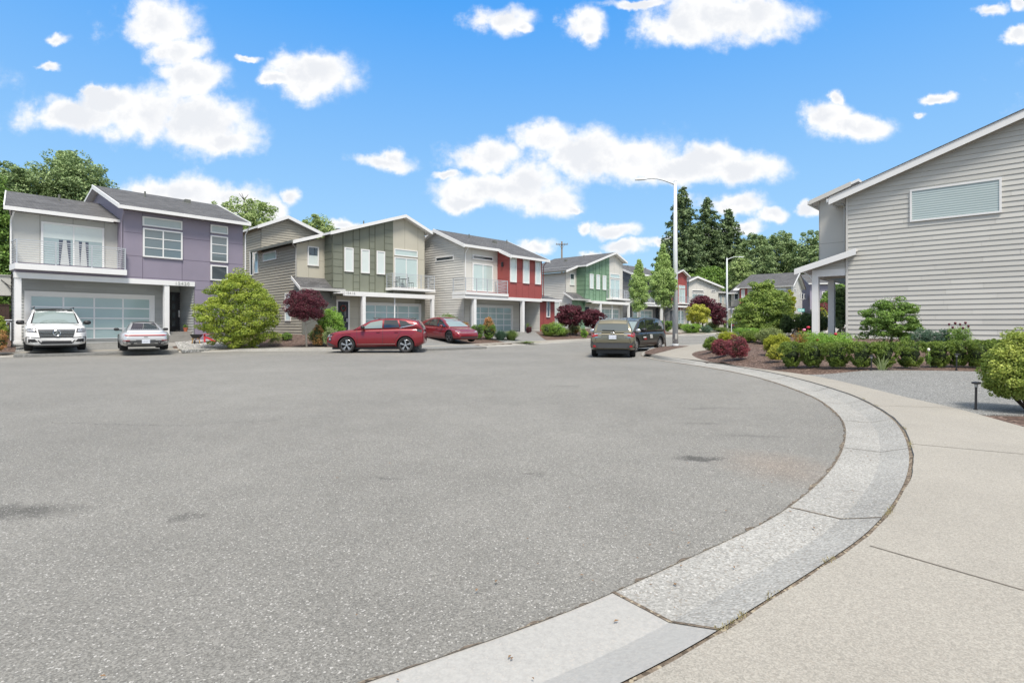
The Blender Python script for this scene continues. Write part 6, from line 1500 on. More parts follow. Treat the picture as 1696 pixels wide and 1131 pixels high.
c.archtrim(M['cladding'], .08)
for q in ([(.02, 1.06), (.88, 1.04), (.40, 1.44), (.02, 1.50)], [(-.98, 1.09), (-.04, 1.06), (-.04, 1.51), (-.9, 1.50)], [(-1.95, 1.16), (-1.05, 1.10), (-1.0, 1.50), (-1.75, 1.46)]): c.both('side_window', q, M['carglass'], 8, 4, .008)
c.part('windscreen', [([(-.70, 1.0), (.70, 1.0), (.58, 1.52), (-.58, 1.52)], 'x+', M['carglass'], 10, 6, .01)])
e = MB(); hx = c.ray((0, 0, 1.0), (1, 0, 0))[0].x - .015; e.tube([(hx, math.cos(q)*.075, 1.0 + math.sin(q)*.04) for q in np.linspace(0, 2*math.pi, 17)], .008, M['chrome'], 5); e.build('emblem', c.root)
for (y0, y1, z) in ((.48, .72, .83), (-.72, -.46, .83)): c.part('badge', [([(y0, z), (y1, z), (y1, z + .025), (y0, z + .025)], 'x-', M['chrome'], 3, 1, .014)])
c.plate(0, .85, True, 'BYU6542'); c.mirrors(.75, 1.08, M['alloy'], .22, .86); c.seams([[(.95, .42), (1.0, .98)], [(-.02, .42), (-.0, 1.04)], [(-.9, .6), (-1.0, 1.06)]]); c.handles((.15, -.85), .88)
M['rails'] = M['alloy']; c.rails(-1.95, .3, .56, 1.58, M['alloy'], .095)
b = MB(); c.patch(b, [(-2.16, -.56), (-1.9, -.56), (-1.9, .56), (-2.16, .56)], 'z', co_, 4, 6, .03); b.build('spoiler', c.root)
b = MB(); b.prism([(-1.9, .015, 1.60), (-1.72, .015, 1.60), (-1.86, .015, 1.70)], (0, -.03, 0), M['black']); b.build('antenna', c.root)
# ---------------------------------------------------------------- dark minivan behind the wagon
cv_ = carpaint('charcoal car paint', (.030, .028, .026), .0, .3, .35)
spV = dict(L=5.1, W=1.98, r=.345, xf=1.62, xr=-1.46, tw=.23, rim=.74, wb=.90, wt=.74, ch=.66, spokes=9, alloy=M['alloy'],
    top=[(-2.55, .86), (-2.45, 1.02), (.4, 1.0), (1.3, .99), (1.7, .95), (2.2, .86), (2.45, .76), (2.55, .6)], bot=[(-2.55, .36), (-2.1, .24), (2.1, .22), (2.55, .26)],
    crown=[(-2.55, 0), (1.2, 0), (1.6, .04), (2.55, 0)],
    cab=[(1.72, .96), (.9, 1.52), (.5, 1.66), (-.2, 1.74), (-1.6, 1.73), (-2.2, 1.66), (-2.5, 1.04)])
c = Car('black_minivan', 'black minivan parked against the curb of the nose, facing the wagon', 'car', spV, (6.32, 29.3, .0), (-.60, -.80), cv_)
c.part('windscreen', [([(-.80, 1.03), (.80, 1.03), (.68, 1.60), (-.68, 1.60)], 'x+', M['carglass_lit'], 10, 6, .01)])
for q in ([(.25, 1.06), (1.22, 1.03), (.78, 1.48), (.25, 1.60)], [(-.98, 1.08), (.18, 1.07), (.18, 1.61), (-.98, 1.63)], [(-2.3, 1.14), (-1.06, 1.09), (-1.06, 1.63), (-1.98, 1.58)]): c.both('side_window', q, M['carglass'], 8, 4, .008)
c.part('grille', [([(-.5, .62), (.5, .62), (.56, .76), (-.56, .76)], 'x+', M['chrome'], 8, 2, .012)])
c.part('lower_intake', [([(-.6, .34), (.6, .34), (.6, .5), (-.6, .5)], 'x+', M['black'], 8, 2, .012)])
for sg in (1, -1):
    ax = 'y+' if sg > 0 else 'y-'
    c.part('headlight', [([(sg*.58, .66), (sg*.88, .70), (sg*.88, .84), (sg*.60, .80)], 'x+', M['lampglass'], 5, 2, .012)])
    c.part('tail_light', [([(-2.5, .86), (-2.2, .90), (-2.2, 1.04), (-2.5, 1.04)], ax, M['tail'], 3, 2, .012)])
    c.part('door_track', [([(-2.3, .985), (-1.0, .985), (-1.0, 1.0), (-2.3, 1.0)], ax, M['chrome'], 8, 1, .010)])
    c.part('company_sign', [([(.42, .70), (.78, .70), (.78, .745), (.42, .745)], ax, M['white'], 3, 1, .012), ([(.36, .60), (.70, .60), (.70, .68), (.36, .68)], ax, M['tail'], 3, 1, .012)])
    c.part('window_graphic', [([(-.42, .66), (-.08, .66), (-.08, .86), (-.42, .86)], ax, M['gutter_grey'], 3, 3, .010)])
c.archtrim(M['black'], .02); c.seams([[(1.15, .32), (1.25, .98)], [(.20, .28), (.21, 1.04)], [(-1.02, .5), (-1.02, 1.05)]]); c.handles((.38, .0), .88); c.mirrors(1.0, 1.10, M['black'], .26, .93)
# ---------------------------------------------------------------- far cars
cg = carpaint('graphite car paint', (.05, .052, .058), .4, .3)
spF = dict(spO); spF.update(L=4.6, alloy=M['alloy_dark'])
spF['top'] = [(p[0] * .945, p[1]) for p in spO['top']]; spF['bot'] = [(p[0] * .945, p[1]) for p in spO['bot']]; spF['crown'] = [(p[0] * .945, p[1]) for p in spO['crown']]; spF['cab'] = [(p[0] * .945, p[1]) for p in spO['cab']]
spF['xf'] = 1.36; spF['xr'] = -1.25
X_, Y_ = pos(1229, 76)
c = Car('graphite_suv', 'dark grey SUV far up the street, seen from behind beside the big green maple', 'car', spF, (X_, Y_, float(Rz(X_, Y_)) - .35 * 0), (.62, .785), cg)
c.root.location.z = CZ + (HY - 550.5) / F * (Y_ - 1.5)
c.part('rear_window', [([(-.60, 1.12), (.60, 1.12), (.54, 1.46), (-.54, 1.46)], 'x-', M['carglass'], 6, 4, .014)])
for sg in (1, -1): c.part('tail_light', [([(sg*.1, .92), (sg*.86, .90), (sg*.86, 1.0), (sg*.1, 1.0)], 'x-', M['tail'], 5, 2, .014)])
c.plate(0, .78, True, '', .34)
for q in ([(.02, 1.06), (.88, 1.04), (.40, 1.44), (.02, 1.50)], [(-.98, 1.09), (-.04, 1.06), (-.04, 1.50), (-.9, 1.49)]): c.both('side_window', q, M['carglass'], 6, 3, .008)
X_, Y_ = pos(1352, 42)
spH = dict(spV); spH['alloy'] = M['alloy']
c = Car('white_van', 'white van on the cross drive, partly hidden by round clipped shrubs and porch posts', 'van', spH, (X_, Y_, .35), (-.985, .17), cw)
for q in ([(.25, 1.06), (1.22, 1.03), (.78, 1.48), (.25, 1.60)], [(-.98, 1.08), (.18, 1.07), (.18, 1.61), (-.98, 1.63)], [(-2.3, 1.14), (-1.06, 1.09), (-1.06, 1.63), (-1.98, 1.58)]): c.both('side_window', q, M['carglass'], 8, 4, .008)
c.part('windscreen', [([(-.80, 1.03), (.80, 1.03), (.68, 1.60), (-.68, 1.60)], 'x+', M['carglass'], 10, 6, .01)])
for sg in (1, -1): c.part('headlight', [([(sg*.58, .66), (sg*.88, .70), (sg*.88, .84), (sg*.60, .80)], 'x+', M['lampglass'], 5, 2, .012)])
# ================================================================ drives and beds on the far side
def loc(h, x, y): return tuple(h.o + h.u * x + h.w * y)
x_l = HP.X(c1(78, 0)); x_r = HP.X(c1(985, 0)); xd = HP.X(c1(832, 0), 1.1)
drape('driveway', [gp(22, 586.5, .15), gp(296, 579.5, .15), loc(HP, xd + .2, 1.1), loc(HP, x_l + .2, 1.1)], 26, 16, -.012, M['aggr'])
drape('garden_path', [gp(268, 571.5, .3), gp(366, 567, .32), loc(HP, x_r + 2.5, -.9), loc(HP, xd - .2, -.1)], 16, 10, -.006, M['conc'])
drape('gravel_bed', [gp(302, 579, .17), gp(388, 575, .17), gp(350, 566.8, .3), gp(286, 568, .3)], 20, 12, .012, M['pebble'])
drape('driveway', [gp(683, 575.5, .2), gp(806, 572, .2), loc(H2, G['xR'] + .9, .5), loc(H2, G['ga0'] - .4, .5)], 16, 18, -.012, M['aggr'])
drape('driveway', [gp(852, 565.5, .25), gp(906, 562.5, .25), loc(H3, GB['xR'] - .3, -.6), loc(H3, GB['p0'] + .3, .6)], 12, 14, -.012, M['aggr'])
for hh, gg in ((H4, G), (H5, GB), (H6, G)):
    a, b = gg['ga0'], gg['ga1']
    drape('driveway', [loc(hh, a - .2, -9.5), loc(hh, b + 1.2, -9.5), loc(hh, b + .6, .5), loc(hh, a - .2, .5)], 10, 20, -.012, M['walk'])
# ================================================================ street furniture and small things
def find_d(px, ybot, zoff=0.0):
    """nearest depth at which the yard surface is seen at ybot"""
    ds = np.arange(4.0, 110, .12); xs = (px - CX) / F * ds; hs = H(xs, ds) + zoff; hs = np.where(inside(xs, ds), Rz(xs, ds), hs); yy_ = HY + (CZ - hs) * F / ds
    k = np.nonzero(yy_ <= ybot)[0]
    return float(ds[k[0]]) if len(k) else 1.2 * F / (ybot - HY)
def hz(px, d): return Hs((px - CX) / F * d, d)
M['galv'] = pbr('galvanised steel', (.58, .61, .63), .6, .05, 2.5, .1, 30)
M['wood_grey'] = pbr('weathered pole wood', (.16, .13, .10), .85, .2, 5)
def street_lamp(px, d, ztop, armdir, label, group):
    x, y = pos(px, d); z0 = hz(px, d) - .03
    r = empty('street_lamp', (x, y, z0), 0, label, 'street lamp', group); Hh = ztop - z0
    b = MB(); b.tube([(0, 0, 0), (0, 0, Hh * .5), (0, 0, Hh)], .165, M['galv'], 16, .085); b.lathe([(.19, 0), (.19, .12), (.175, .16)], (0, 0, 0), M['galv'], 16); b.lathe([(.09, 0), (.06, .06), (.0, .08)], (0, 0, Hh), M['galv'], 12); b.build('pole', r, True)
    hh = MB(); hh.box(-.06, .06, -.172, -.160, .45, .75, M['gutter_grey']); hh.build('hand_hole_cover', r)
    ad = Vector(armdir).normalized(); a = MB(); L_ = 1.62
    pts = [Vector((0, 0, Hh - .18)) + ad * (L_ * t) + Vector((0, 0, .40 * math.sin(t * 1.9))) for t in (0, .2, .4, .6, .8, 1.0)]
    a.tube(pts, .05, M['galv'], 8, .032); a.build('arm', r, True)
    e = pts[-1]; n = MB(); s_ = Vector((-ad.y, ad.x, 0)); vs = []
    for (t, w, h0, h1) in ((-.05, .05, -.03, .04), (.12, .11, -.045, .055), (.40, .13, -.05, .045), (.62, .10, -.045, .01)):
        for (q, hh_) in ((-w, h0), (w, h0), (w * .8, h1), (-w * .8, h1)): vs.append(e + ad * t + s_ * q + Vector((0, 0, hh_)))
    fs = [(3, 2, 1, 0), (12, 13, 14, 15)] + [(i*4+j, i*4+(j+1) % 4, (i+1)*4+(j+1) % 4, (i+1)*4+j) for i in range(3) for j in range(4)]
    n.mesh(vs, fs, M['galv']); n.build('lamp_head', r); k = MB(); p = e + ad * .1; k.lathe([(.03, 0), (.03, .09)], (p.x, p.y, p.z + .04), M['galv'], 8); k.build('photocell', r)
    return r
street_lamp(1118.5, 31.5, CZ + (HY - 301) / F * 31.5, (-1, .12, 0), 'tall grey steel street lamp on the nose of the sidewalk beside a slim tree', 'street lamps')
street_lamp(1204, 72, CZ + (HY - 428) / F * 72, (1, .1, 0), 'distant street lamp with its arm pointing right, left of the big green maple', 'street lamps')
# utility pole
x, y = pos(930.5, 88); r = empty('utility_pole', (x, y, .4), 0, 'wooden utility pole with one cross arm rising behind the green house', 'utility pole')
zt = CZ + (HY - 400) / F * 88 - .4
b = MB(); b.tube([(0, 0, 0), (0, 0, zt)], .17, M['wood_grey'], 10, .12); b.build('pole', r, True)
b = MB(); b.box(-.95, .95, -.2, -.08, zt - .55, zt - .42, M['wood_grey']); b.bar((-.5, -.14, zt - .5), (0, -.14, zt - 1.1), .05, .05, M['wood_grey']); b.bar((.5, -.14, zt - .5), (0, -.14, zt - 1.1), .05, .05, M['wood_grey']); b.build('cross_arm', r)
for dx in (-.85, -.45, .45, .85):
    b = MB(); b.lathe([(.03, 0), (.05, .06), (.03, .12), (.045, .16)], (dx, -.14, zt - .42), M['gutter_grey'], 8); b.build('insulator', r)
# street name sign and plain sign post
M['sign_teal'] = pbr('teal sign sheet', (.10, .42, .38), .5, .05)
d = 60; x, y = pos(1326.5, d); z0 = hz(1326.5, d)
r = empty('street_sign', (x, y, z0), 0, 'small teal street name sign on a thin post right of the pale slim tree', 'street sign')
zt = CZ + (HY - 511) / F * d - z0
b = MB(); b.tube([(0, 0, 0), (0, 0, zt)], .035, M['galv'], 8); b.build('post', r, True)
b = MB(); b.box(-.36, .36, -.05, -.02, zt - .34, zt - .02, M['sign_teal']); so = b.build('sign_plate', r)
for (a, w) in ((-.27, .10), (-.10, .14), (.09, .12), (.24, .08)):
    b = MB(); b.box(a - w / 2 + .01, a + w / 2, -.056, -.051, zt - .25, zt - .12, M['white']); b.build('sign_lettering', so)
d = 70; x, y = pos(1211.5, d); z0 = hz(1211.5, d)
r = empty('sign_post', (x, y, z0), 0, 'thin grey sign post standing just right of the distant street lamp', 'sign post')
zt = CZ + (HY - 511) / F * d - z0
b = MB(); b.box(-.04, .04, -.03, .03, 0, zt, M['galv']); b.build('post', r); b = MB(); b.box(-.02, .0, -.3, .3, zt - .62, zt, M['galv']); b.build('sign_plate', r)
# path lights
for (px, yb, yt, dz, lb) in ((1443, 613, 588.5, 0, 'black path light in the mulch between the fourth and fifth boxwoods'), (1584, 612, 586, 0, 'black path light before the boxwoods nearest the large yellow-green shrub'), (1616, 677, 632, 0, 'black T-shaped path light at the near corner of the gravel-like driveway')):
    d = find_d(px, yb); x, y = pos(px, d); z0 = hz(px, d) - .03; h_ = (yb - yt) / F * d
    r = empty('path_light', (x, y, z0), .3, lb, 'path light', 'black path lights')
    b = MB(); b.tube([(0, 0, 0), (.01, 0, h_)], .016, M['black'], 8); b.lathe([(.03, 0), (.03, .02)], (0, 0, .01), M['black'], 10); b.build('stake', r)
    b = MB(); b.lathe([(.02, -.01), (.058, .0), (.058, .022), (.03, .03)], (0.01, 0, h_), M['black'], 16); b.build('cap', r); b = MB(); b.lathe([(.022, -.05), (.022, -.01)], (0.01, 0, h_), M['gutter_grey'], 10); b.build('lens', r)
# red garden chair
def adirondack(px, yb, label):
    d = find_d(px, yb); x, y = pos(px, d); r = empty('adirondack_chair', (x, y, hz(px, d) + .02), R(-150 + 90), label, 'garden chair'); m = pbr('red chair plastic', (.62, .045, .06), .45, .04)
    s = .78
    b = MB()
    for k in range(5): b.box(-.25*s, .25*s, (-.28 + k*.11)*s, (-.19 + k*.11)*s, (.36 - k*.025)*s, (.385 - k*.025)*s, m)
    b.build('seat', r)
    b = MB()
    for k in range(5):
        x0 = (-.26 + k*.106)*s; hh = (.66 + .12*math.sin((k + .5)/5*math.pi))*s
        b.prism([(x0, .24*s, .28*s), (x0 + .095*s, .24*s, .28*s), (x0 + .095*s*1.1, (.24 + .2)*s, .28*s + hh), (x0, (.24 + .2)*s, .28*s + hh)], (0, .02, 0), m)
    b.build('backrest', r)
    for sg in (1, -1):
        b = MB(); b.box(sg*.27*s, sg*.38*s, -.36*s, .36*s, .54*s, .565*s, m); b.build('armrest', r)
        b = MB(); b.box(sg*.27*s, sg*.30*s, -.33*s, -.22*s, 0, .54*s, m); b.build('leg', r)
        b = MB(); b.bar((sg*.26*s, .42*s, .0), (sg*.26*s, -.24*s, .36*s), .03, .09, m); b.build('leg', r)
adirondack(346, 567, 'small bright red plastic garden chair in front of the purple house')
# wheelbarrow planter
M['yellow_w'] = pbr('yellow wood', (.45, .26, .08), .6, .15, 6)
d = find_d(325.5, 569); x, y = pos(325.5, d); r = empty('wheelbarrow_planter', (x, y, hz(325.5, d)), .2, 'toy wheelbarrow planter with a black tray and yellow legs by the purple wall', 'planter')
b = MB(); vs = [(-.16,-.12,.28),(.16,-.12,.28),(.16,.12,.28),(-.16,.12,.28),(-.28,-.2,.5),(.28,-.2,.5),(.28,.2,.5),(-.28,.2,.5)]
b.mesh(vs, [(3,2,1,0),(0,1,5,4),(1,2,6,5),(2,3,7,6),(3,0,4,7)], M['black']); b.face([(-.26,-.18,.46),(.26,-.18,.46),(.26,.18,.46),(-.26,.18,.46)], M['mulch']); b.build('tray', r)
for sg in (1, -1):
    b = MB(); b.bar((sg*.2, -.1, .0), (sg*.14, -.05, .32), .035, .035, M['yellow_w']); b.build('leg', r); b = MB(); b.bar((sg*.1, .45, .36), (sg*.14, -.35, .24), .03, .03, M['yellow_w']); b.build('handle', r)
b = MB(); b.lathe([(.05, -.02), (.09, -.02), (.09, .02), (.05, .02)], (0, -.3, .09), M['black'], 14, 'x'); b.build('wheel', r)
# little things at the purple house's door
def hl(h, x, y, z): p = h.o + h.u * x + h.w * y; return (p.x, p.y, h.zg + z)
M['terracotta'] = pbr('terracotta', (.42, .13, .07), .75, .12, 6)
xx = HP.X(c1(938, 0), .5)
r = empty('flower_pot', hl(HP, xx, .45, .34), 0, 'terracotta pot with a small green plant on the doorstep of the purple house', 'flower pot')
b = MB(); b.lathe([(.08, 0), (.12, .2), (.13, .2), (.13, .23), (.11, .23)], (0, 0, 0), M['terracotta'], 16); b.build('pot', r)
pot_plant = r
r = empty('shoes', hl(HP, HP.X(c1(905, 0), .5), .6, .34), .4, 'pair of dark shoes on the doorstep of the purple house', 'shoes')
for sg in (1, -1):
    b = MB(); b.lathe([(.02, -.14), (.045, -.08), (.045, .04), (.05, .1), (.03, .14)], (sg*.07, 0, .045), M['black'], 10, 'y'); b.build('shoe', r, True)
# wall equipment at the left end of the purple house
xg = HP.X(c1(60, 0), 1.0)
p = HP
r = empty('wall_cabinet', hl(HP, xg + .2, 2.4, 2.15), HP.root.rotation_euler.z, 'pale grey cabinet hung on the left side wall of the purple house', 'cabinet')
b = MB(); b.box(-.55, -.05, -.45, .35, 0, .95, M['grey_p']); b.build('cabinet_body', r); b = MB(); b.box(-.6, -.0, -.5, .4, .95, .99, M['gutter_grey']); b.build('lid', r)
b = MB(); b.tube([(-.3, -.47, .6), (-.1, -.6, .3), (-.05, -.55, 0), (-.06, -.5, -.5), (-.02, -.48, -.9)], .018, M['black'], 6); b.tube([(-.45, -.47, .75), (-.2, -.52, .5), (-.1, -.5, .45)], .015, M['black'], 6); b.build('cable', r)
r = empty('gas_meter', hl(HP, xg - .25, .6, .0), HP.root.rotation_euler.z, 'grey gas meter with pipes beside the left column of the purple house', 'gas meter')
b = MB(); b.lathe([(.0, -.14), (.16, -.13), (.18, 0), (.16, .13), (0, .14)], (-.1, 0, .55), M['galv'], 16, 'y'); b.build('meter_body', r, True)
b = MB(); b.tube([(-.2, 0, .7), (-.2, 0, .95), (.1, 0, .95), (.2, .0, .95)], .025, M['galv'], 8); b.tube([(-.0, 0, .7), (0, 0, .85), (.15, 0, .85), (.15, 0, 0)], .025, M['galv'], 8); b.build('pipe', r)
# dark wood fence between the houses
fx0 = xg - 3.4
r = empty('wood_fence', hl(HP, fx0 + .5, 4.2, .0), HP.root.rotation_euler.z, 'dark red-brown board fence left of the purple house', 'fence')
b = MB()
for k in range(22): b.box(k*.15, k*.15 + .14, 0, .02, -.4, 1.75, M['brown'])
b.build('boards', r); b = MB(); b.box(0, 3.3, .02, .07, .3, .39, M['brown']); b.box(0, 3.3, .02, .07, 1.4, 1.49, M['brown']); b.box(-.02, 3.35, -.03, .06, 1.75, 1.79, M['brown']); b.build('fence_rail', r)
# wreath on the olive house's door
M['wreath'] = pbr('wreath twigs', (.16, .04, .04), .8, .5, 30)
dxc = (G['d0'] + G['d1']) / 2
o = empty('door_wreath', hl(H2, dxc, .55 - .1, 1.95), H2.root.rotation_euler.z, 'round dark red wreath hanging on the front door of the olive house', 'wreath')
rg = random.Random(3); b = MB()
b.tube([(math.cos(q)*.2, 0, math.sin(q)*.2) for q in np.linspace(0, 2*math.pi, 21)], .045, M['wreath'], 7)
for k in range(70):
    q = rg.uniform(0, 6.28); rr = .2 + rg.uniform(-.05, .07); c_ = Vector((math.cos(q)*rr, rg.uniform(-.06, .0), math.sin(q)*rr)); v = Vector((rg.uniform(-1, 1), rg.uniform(-.6, .2), rg.uniform(-1, 1))).normalized()*.06
    b.tube([c_, c_ + v], .012, M['wreath'], 4, .002)
b.build('wreath_ring', o)
# balcony furniture on the olive house
M['patio'] = pbr('dark patio metal', (.05, .05, .05), .5, .1)
def patio_chair(x, y, rz, lb):
    p = hl(H2, x, y, G['zbal']); r = empty('balcony_chair', p, H2.root.rotation_euler.z + rz, lb, 'chair', 'chairs on the olive house balcony'); m = M['patio']
    b = MB()
    for k in range(5): b.box(-.2, .2, -.2 + k*.085, -.14 + k*.085, .44, .455, m)
    b.build('seat', r); b = MB(); b.box(-.2, -.175, .2, .225, .44, .88, m); b.box(.175, .2, .2, .225, .44, .88, m)
    for k in range(4): b.box(-.175, .175, .2, .22, .56 + k*.085, .60 + k*.085, m)
    b.build('backrest', r)
    for (a, c_) in ((-.18, -.18), (.18, -.18), (-.18, .2), (.18, .2)):
        b = MB(); b.bar((a, c_, 0), (a, c_*.9, .44), .025, .025, m); b.build('leg', r)
bx = G['bl'] + .65
patio_chair(bx, -.45, -1.2, 'dark slatted chair left of the small table on the olive house balcony'); patio_chair(bx + 1.35, -.45, 1.3, 'dark slatted chair right of the small table on the olive house balcony')
r = empty('balcony_table', hl(H2, bx + .7, -.45, G['zbal']), 0, 'small dark round table on the olive house balcony', 'table')
b = MB(); b.lathe([(.01, .70), (.3, .70), (.3, .72), (.01, .72)], (0, 0, 0), M['patio'], 18); b.build('tabletop', r)
for q in (0, 2.1, 4.2):
    b = MB(); b.bar((math.cos(q)*.22, math.sin(q)*.22, 0), (math.cos(q)*.12, math.sin(q)*.12, .7), .02, .02, M['patio']); b.build('leg', r)
# garden ornament: a small white animal figure on the kerb bed
M['stone_white'] = pbr('white painted stone', (.72, .72, .70), .6, .06, 8)
d = find_d(424, 573.5); x, y = pos(424, d); o = MB()
o.lathe([(0, 0), (.16, .01), (.17, .07), (.12, .15), (0, .17)], (0, 0, 0), M['stone_white'], 14); o.lathe([(0, 0), (.07, .03), (.08, .09), (.05, .15), (0, .17)], (-.1, -.03, .10), M['stone_white'], 12); o.lathe([(0, 0), (.03, .02), (.0, .10)], (-.13, -.03, .25), M['stone_white'], 6); o.lathe([(0, 0), (.03, .02), (.0, .10)], (-.07, -.03, .25), M['stone_white'], 6)
oo = o.build('garden_ornament', None, True); oo.location = (x, y, hz(424, d) - .02); tag(oo, 'small white animal ornament sitting by the curb below the round bush', 'ornament')
# pale planter by the maroon tree
M['pale_yellow'] = pbr('pale yellow glaze', (.55, .52, .30), .4, .06)
d = find_d(529, 571.5); x, y = pos(529, d); o = MB(); o.lathe([(.16, 0), (.24, .06), (.27, .24), (.25, .26), (.22, .22), (.0, .2)], (0, 0, 0), M['pale_yellow'], 18)
oo = o.build('planter_bowl', None, True); oo.location = (x, y, hz(529, d) - .02); tag(oo, 'pale yellow bowl planter on the ground in front of the low shrubs', 'planter')
# pot by the red house's porch
d = 47.5; px = 876
x_, y_ = pos(px, d)
r = empty('tall_planter', (x_, y_, H3.zg - .25), 0, 'tall dark planter with grasses beside the white porch column of the red-fronted house', 'planter')
b = MB(); b.lathe([(.17, 0), (.22, .55), (.24, .6), (.2, .6)], (0, 0, 0), M['brown'], 16); b.build('pot', r)
tall_planter = r
# ================================================================ planting
rngm = np.random.default_rng(11)
def leafcloud(P, Nn, size, rng, m, var=.35, up=.0, asp=.55):
    """one four-cornered leaf per point; returns verts (4n,3)"""
    n = len(P); a = rng.normal(size=(n, 3)); nn = Nn * .55 + a * .55; nn[:, 2] += up; nn /= np.linalg.norm(nn, axis=1)[:, None] + 1e-9
    t = np.cross(nn, rng.normal(size=(n, 3))); t /= np.linalg.norm(t, axis=1)[:, None] + 1e-9; b = np.cross(nn, t)
    s = (size * (1 + var * rng.uniform(-1, 1, n)))[:, None]
    v = np.empty((n, 4, 3)); v[:, 0] = P - t * s * .5; v[:, 1] = P + b * s * asp * .5 + nn * s * .08; v[:, 2] = P + t * s * .5; v[:, 3] = P - b * s * asp * .5 + nn * s * .08
    return v.reshape(-1, 3)
def cloud_obj(name, V, mat, parent=None, extra=None):
    """V: (4n,3) leaf corners; extra: (verts, faces, mat)"""
    n4 = len(V); fs = np.arange(n4).reshape(-1, 4)
    vs = V.tolist(); fl = fs.tolist(); mi = [0] * len(fl)
    me = bpy.data.meshes.new(name)
    if extra:
        o = len(vs); vs += [tuple(p) for p in extra[0]]; fl += [tuple(o + i for i in f) for f in extra[1]]; mi += [1] * len(extra[1])
    me.from_pydata(vs, [], fl); me.materials.append(mat)
    if extra: me.materials.append(extra[2])
    me.polygons.foreach_set('material_index', mi); me.update()
    o = bpy.data.objects.new(name, me); COL.objects.link(o)
    if parent: o.parent = parent
    return o
def sphere_dirs(n, rng):
    a = rng.normal(size=(n, 3)); return a / np.linalg.norm(a, axis=1)[:, None]
def clumps(rng, rx, ry, rz, K, rho, n, shape=None, inner=.35, squash=.75, low=-.85, fill=.0, fr=(.72, .98), burst=.16, rough=.055):
    """leaf points and normals on K leaf clumps spread through a crown ellipsoid centred on the origin"""
    P = []; Q = []
    D = sphere_dirs(K * 3, rng); D = D[D[:, 2] > low][:K]
    rad = 1 - inner * rng.random(len(D)) ** 1.6; ph = rng.uniform(0, 6.28, 6); th = np.arctan2(D[:, 1], D[:, 0]); rad = rad * (1 + rough * (np.sin(3 * th + ph[0] + 2 * D[:, 2]) + .8 * np.sin(5 * th + ph[1] - 4 * D[:, 2]) + .7 * np.sin(5 * D[:, 2] + ph[2])))
    rad = rad + np.where((rng.random(len(D)) < .14) & (D[:, 2] > -.45), rng.uniform(.03, burst, len(D)), 0)
    per = max(8, n // len(D))
    for d_, ra in zip(D, rad):
        c = d_ * ra
        if shape is not None: c = shape(c)
        rr = rho * rng.uniform(.65, 1.3)
        q = sphere_dirs(per, rng); r_ = rng.uniform(.55, 1.05, per)[:, None] ** .6
        off = q * r_ * rr; off[:, 2] *= squash
        p = c * np.array((rx, ry, rz)) * (1 - rho * .6) + off * (rx + ry) / 2
        P.append(p); nn = q * .7 + c[None] * .5; nn[:, 2] += .3; Q.append(nn)
    if fill:
        m = int(n * fill); q = sphere_dirs(m, rng); q = q[q[:, 2] > low - .1]; r_ = fr[0] + (fr[1] - fr[0]) * rng.random(len(q)) ** .6
        c = q * r_[:, None]
        if shape is not None: c = np.array([shape(v) for v in c])
        P.append(c * np.array((rx, ry, rz)) * (1 - rho * .5)); Q.append(q)
    P = np.concatenate(P); Q = np.concatenate(Q); Q /= np.linalg.norm(Q, axis=1)[:, None] + 1e-9; return P, Q
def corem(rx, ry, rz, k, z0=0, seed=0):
    """rough inner body of twigs and leaves, its dark colour painting the shade inside"""
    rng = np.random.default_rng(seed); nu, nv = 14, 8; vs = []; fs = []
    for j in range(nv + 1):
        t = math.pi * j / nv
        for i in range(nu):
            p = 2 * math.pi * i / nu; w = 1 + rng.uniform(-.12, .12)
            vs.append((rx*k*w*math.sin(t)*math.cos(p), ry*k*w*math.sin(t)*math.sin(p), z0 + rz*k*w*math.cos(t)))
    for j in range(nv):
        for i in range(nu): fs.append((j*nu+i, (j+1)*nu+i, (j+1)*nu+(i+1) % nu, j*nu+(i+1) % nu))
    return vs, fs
M['bark'] = pbr('grey brown bark', (.13, .105, .08), .9, .25, 6, .6, 30)
M['bark_pale'] = pbr('pale bark', (.40, .37, .33), .85, .15, 6, .4, 30)
M['shade_leaf'] = pbr('inner foliage shade', (.028, .045, .014), .9, .5, 9, .8, 30)  # inner leaves and twigs, coloured dark to stand in for shade within
M['twig'] = pbr('dark twig', (.055, .04, .03), .9, .25, 8)
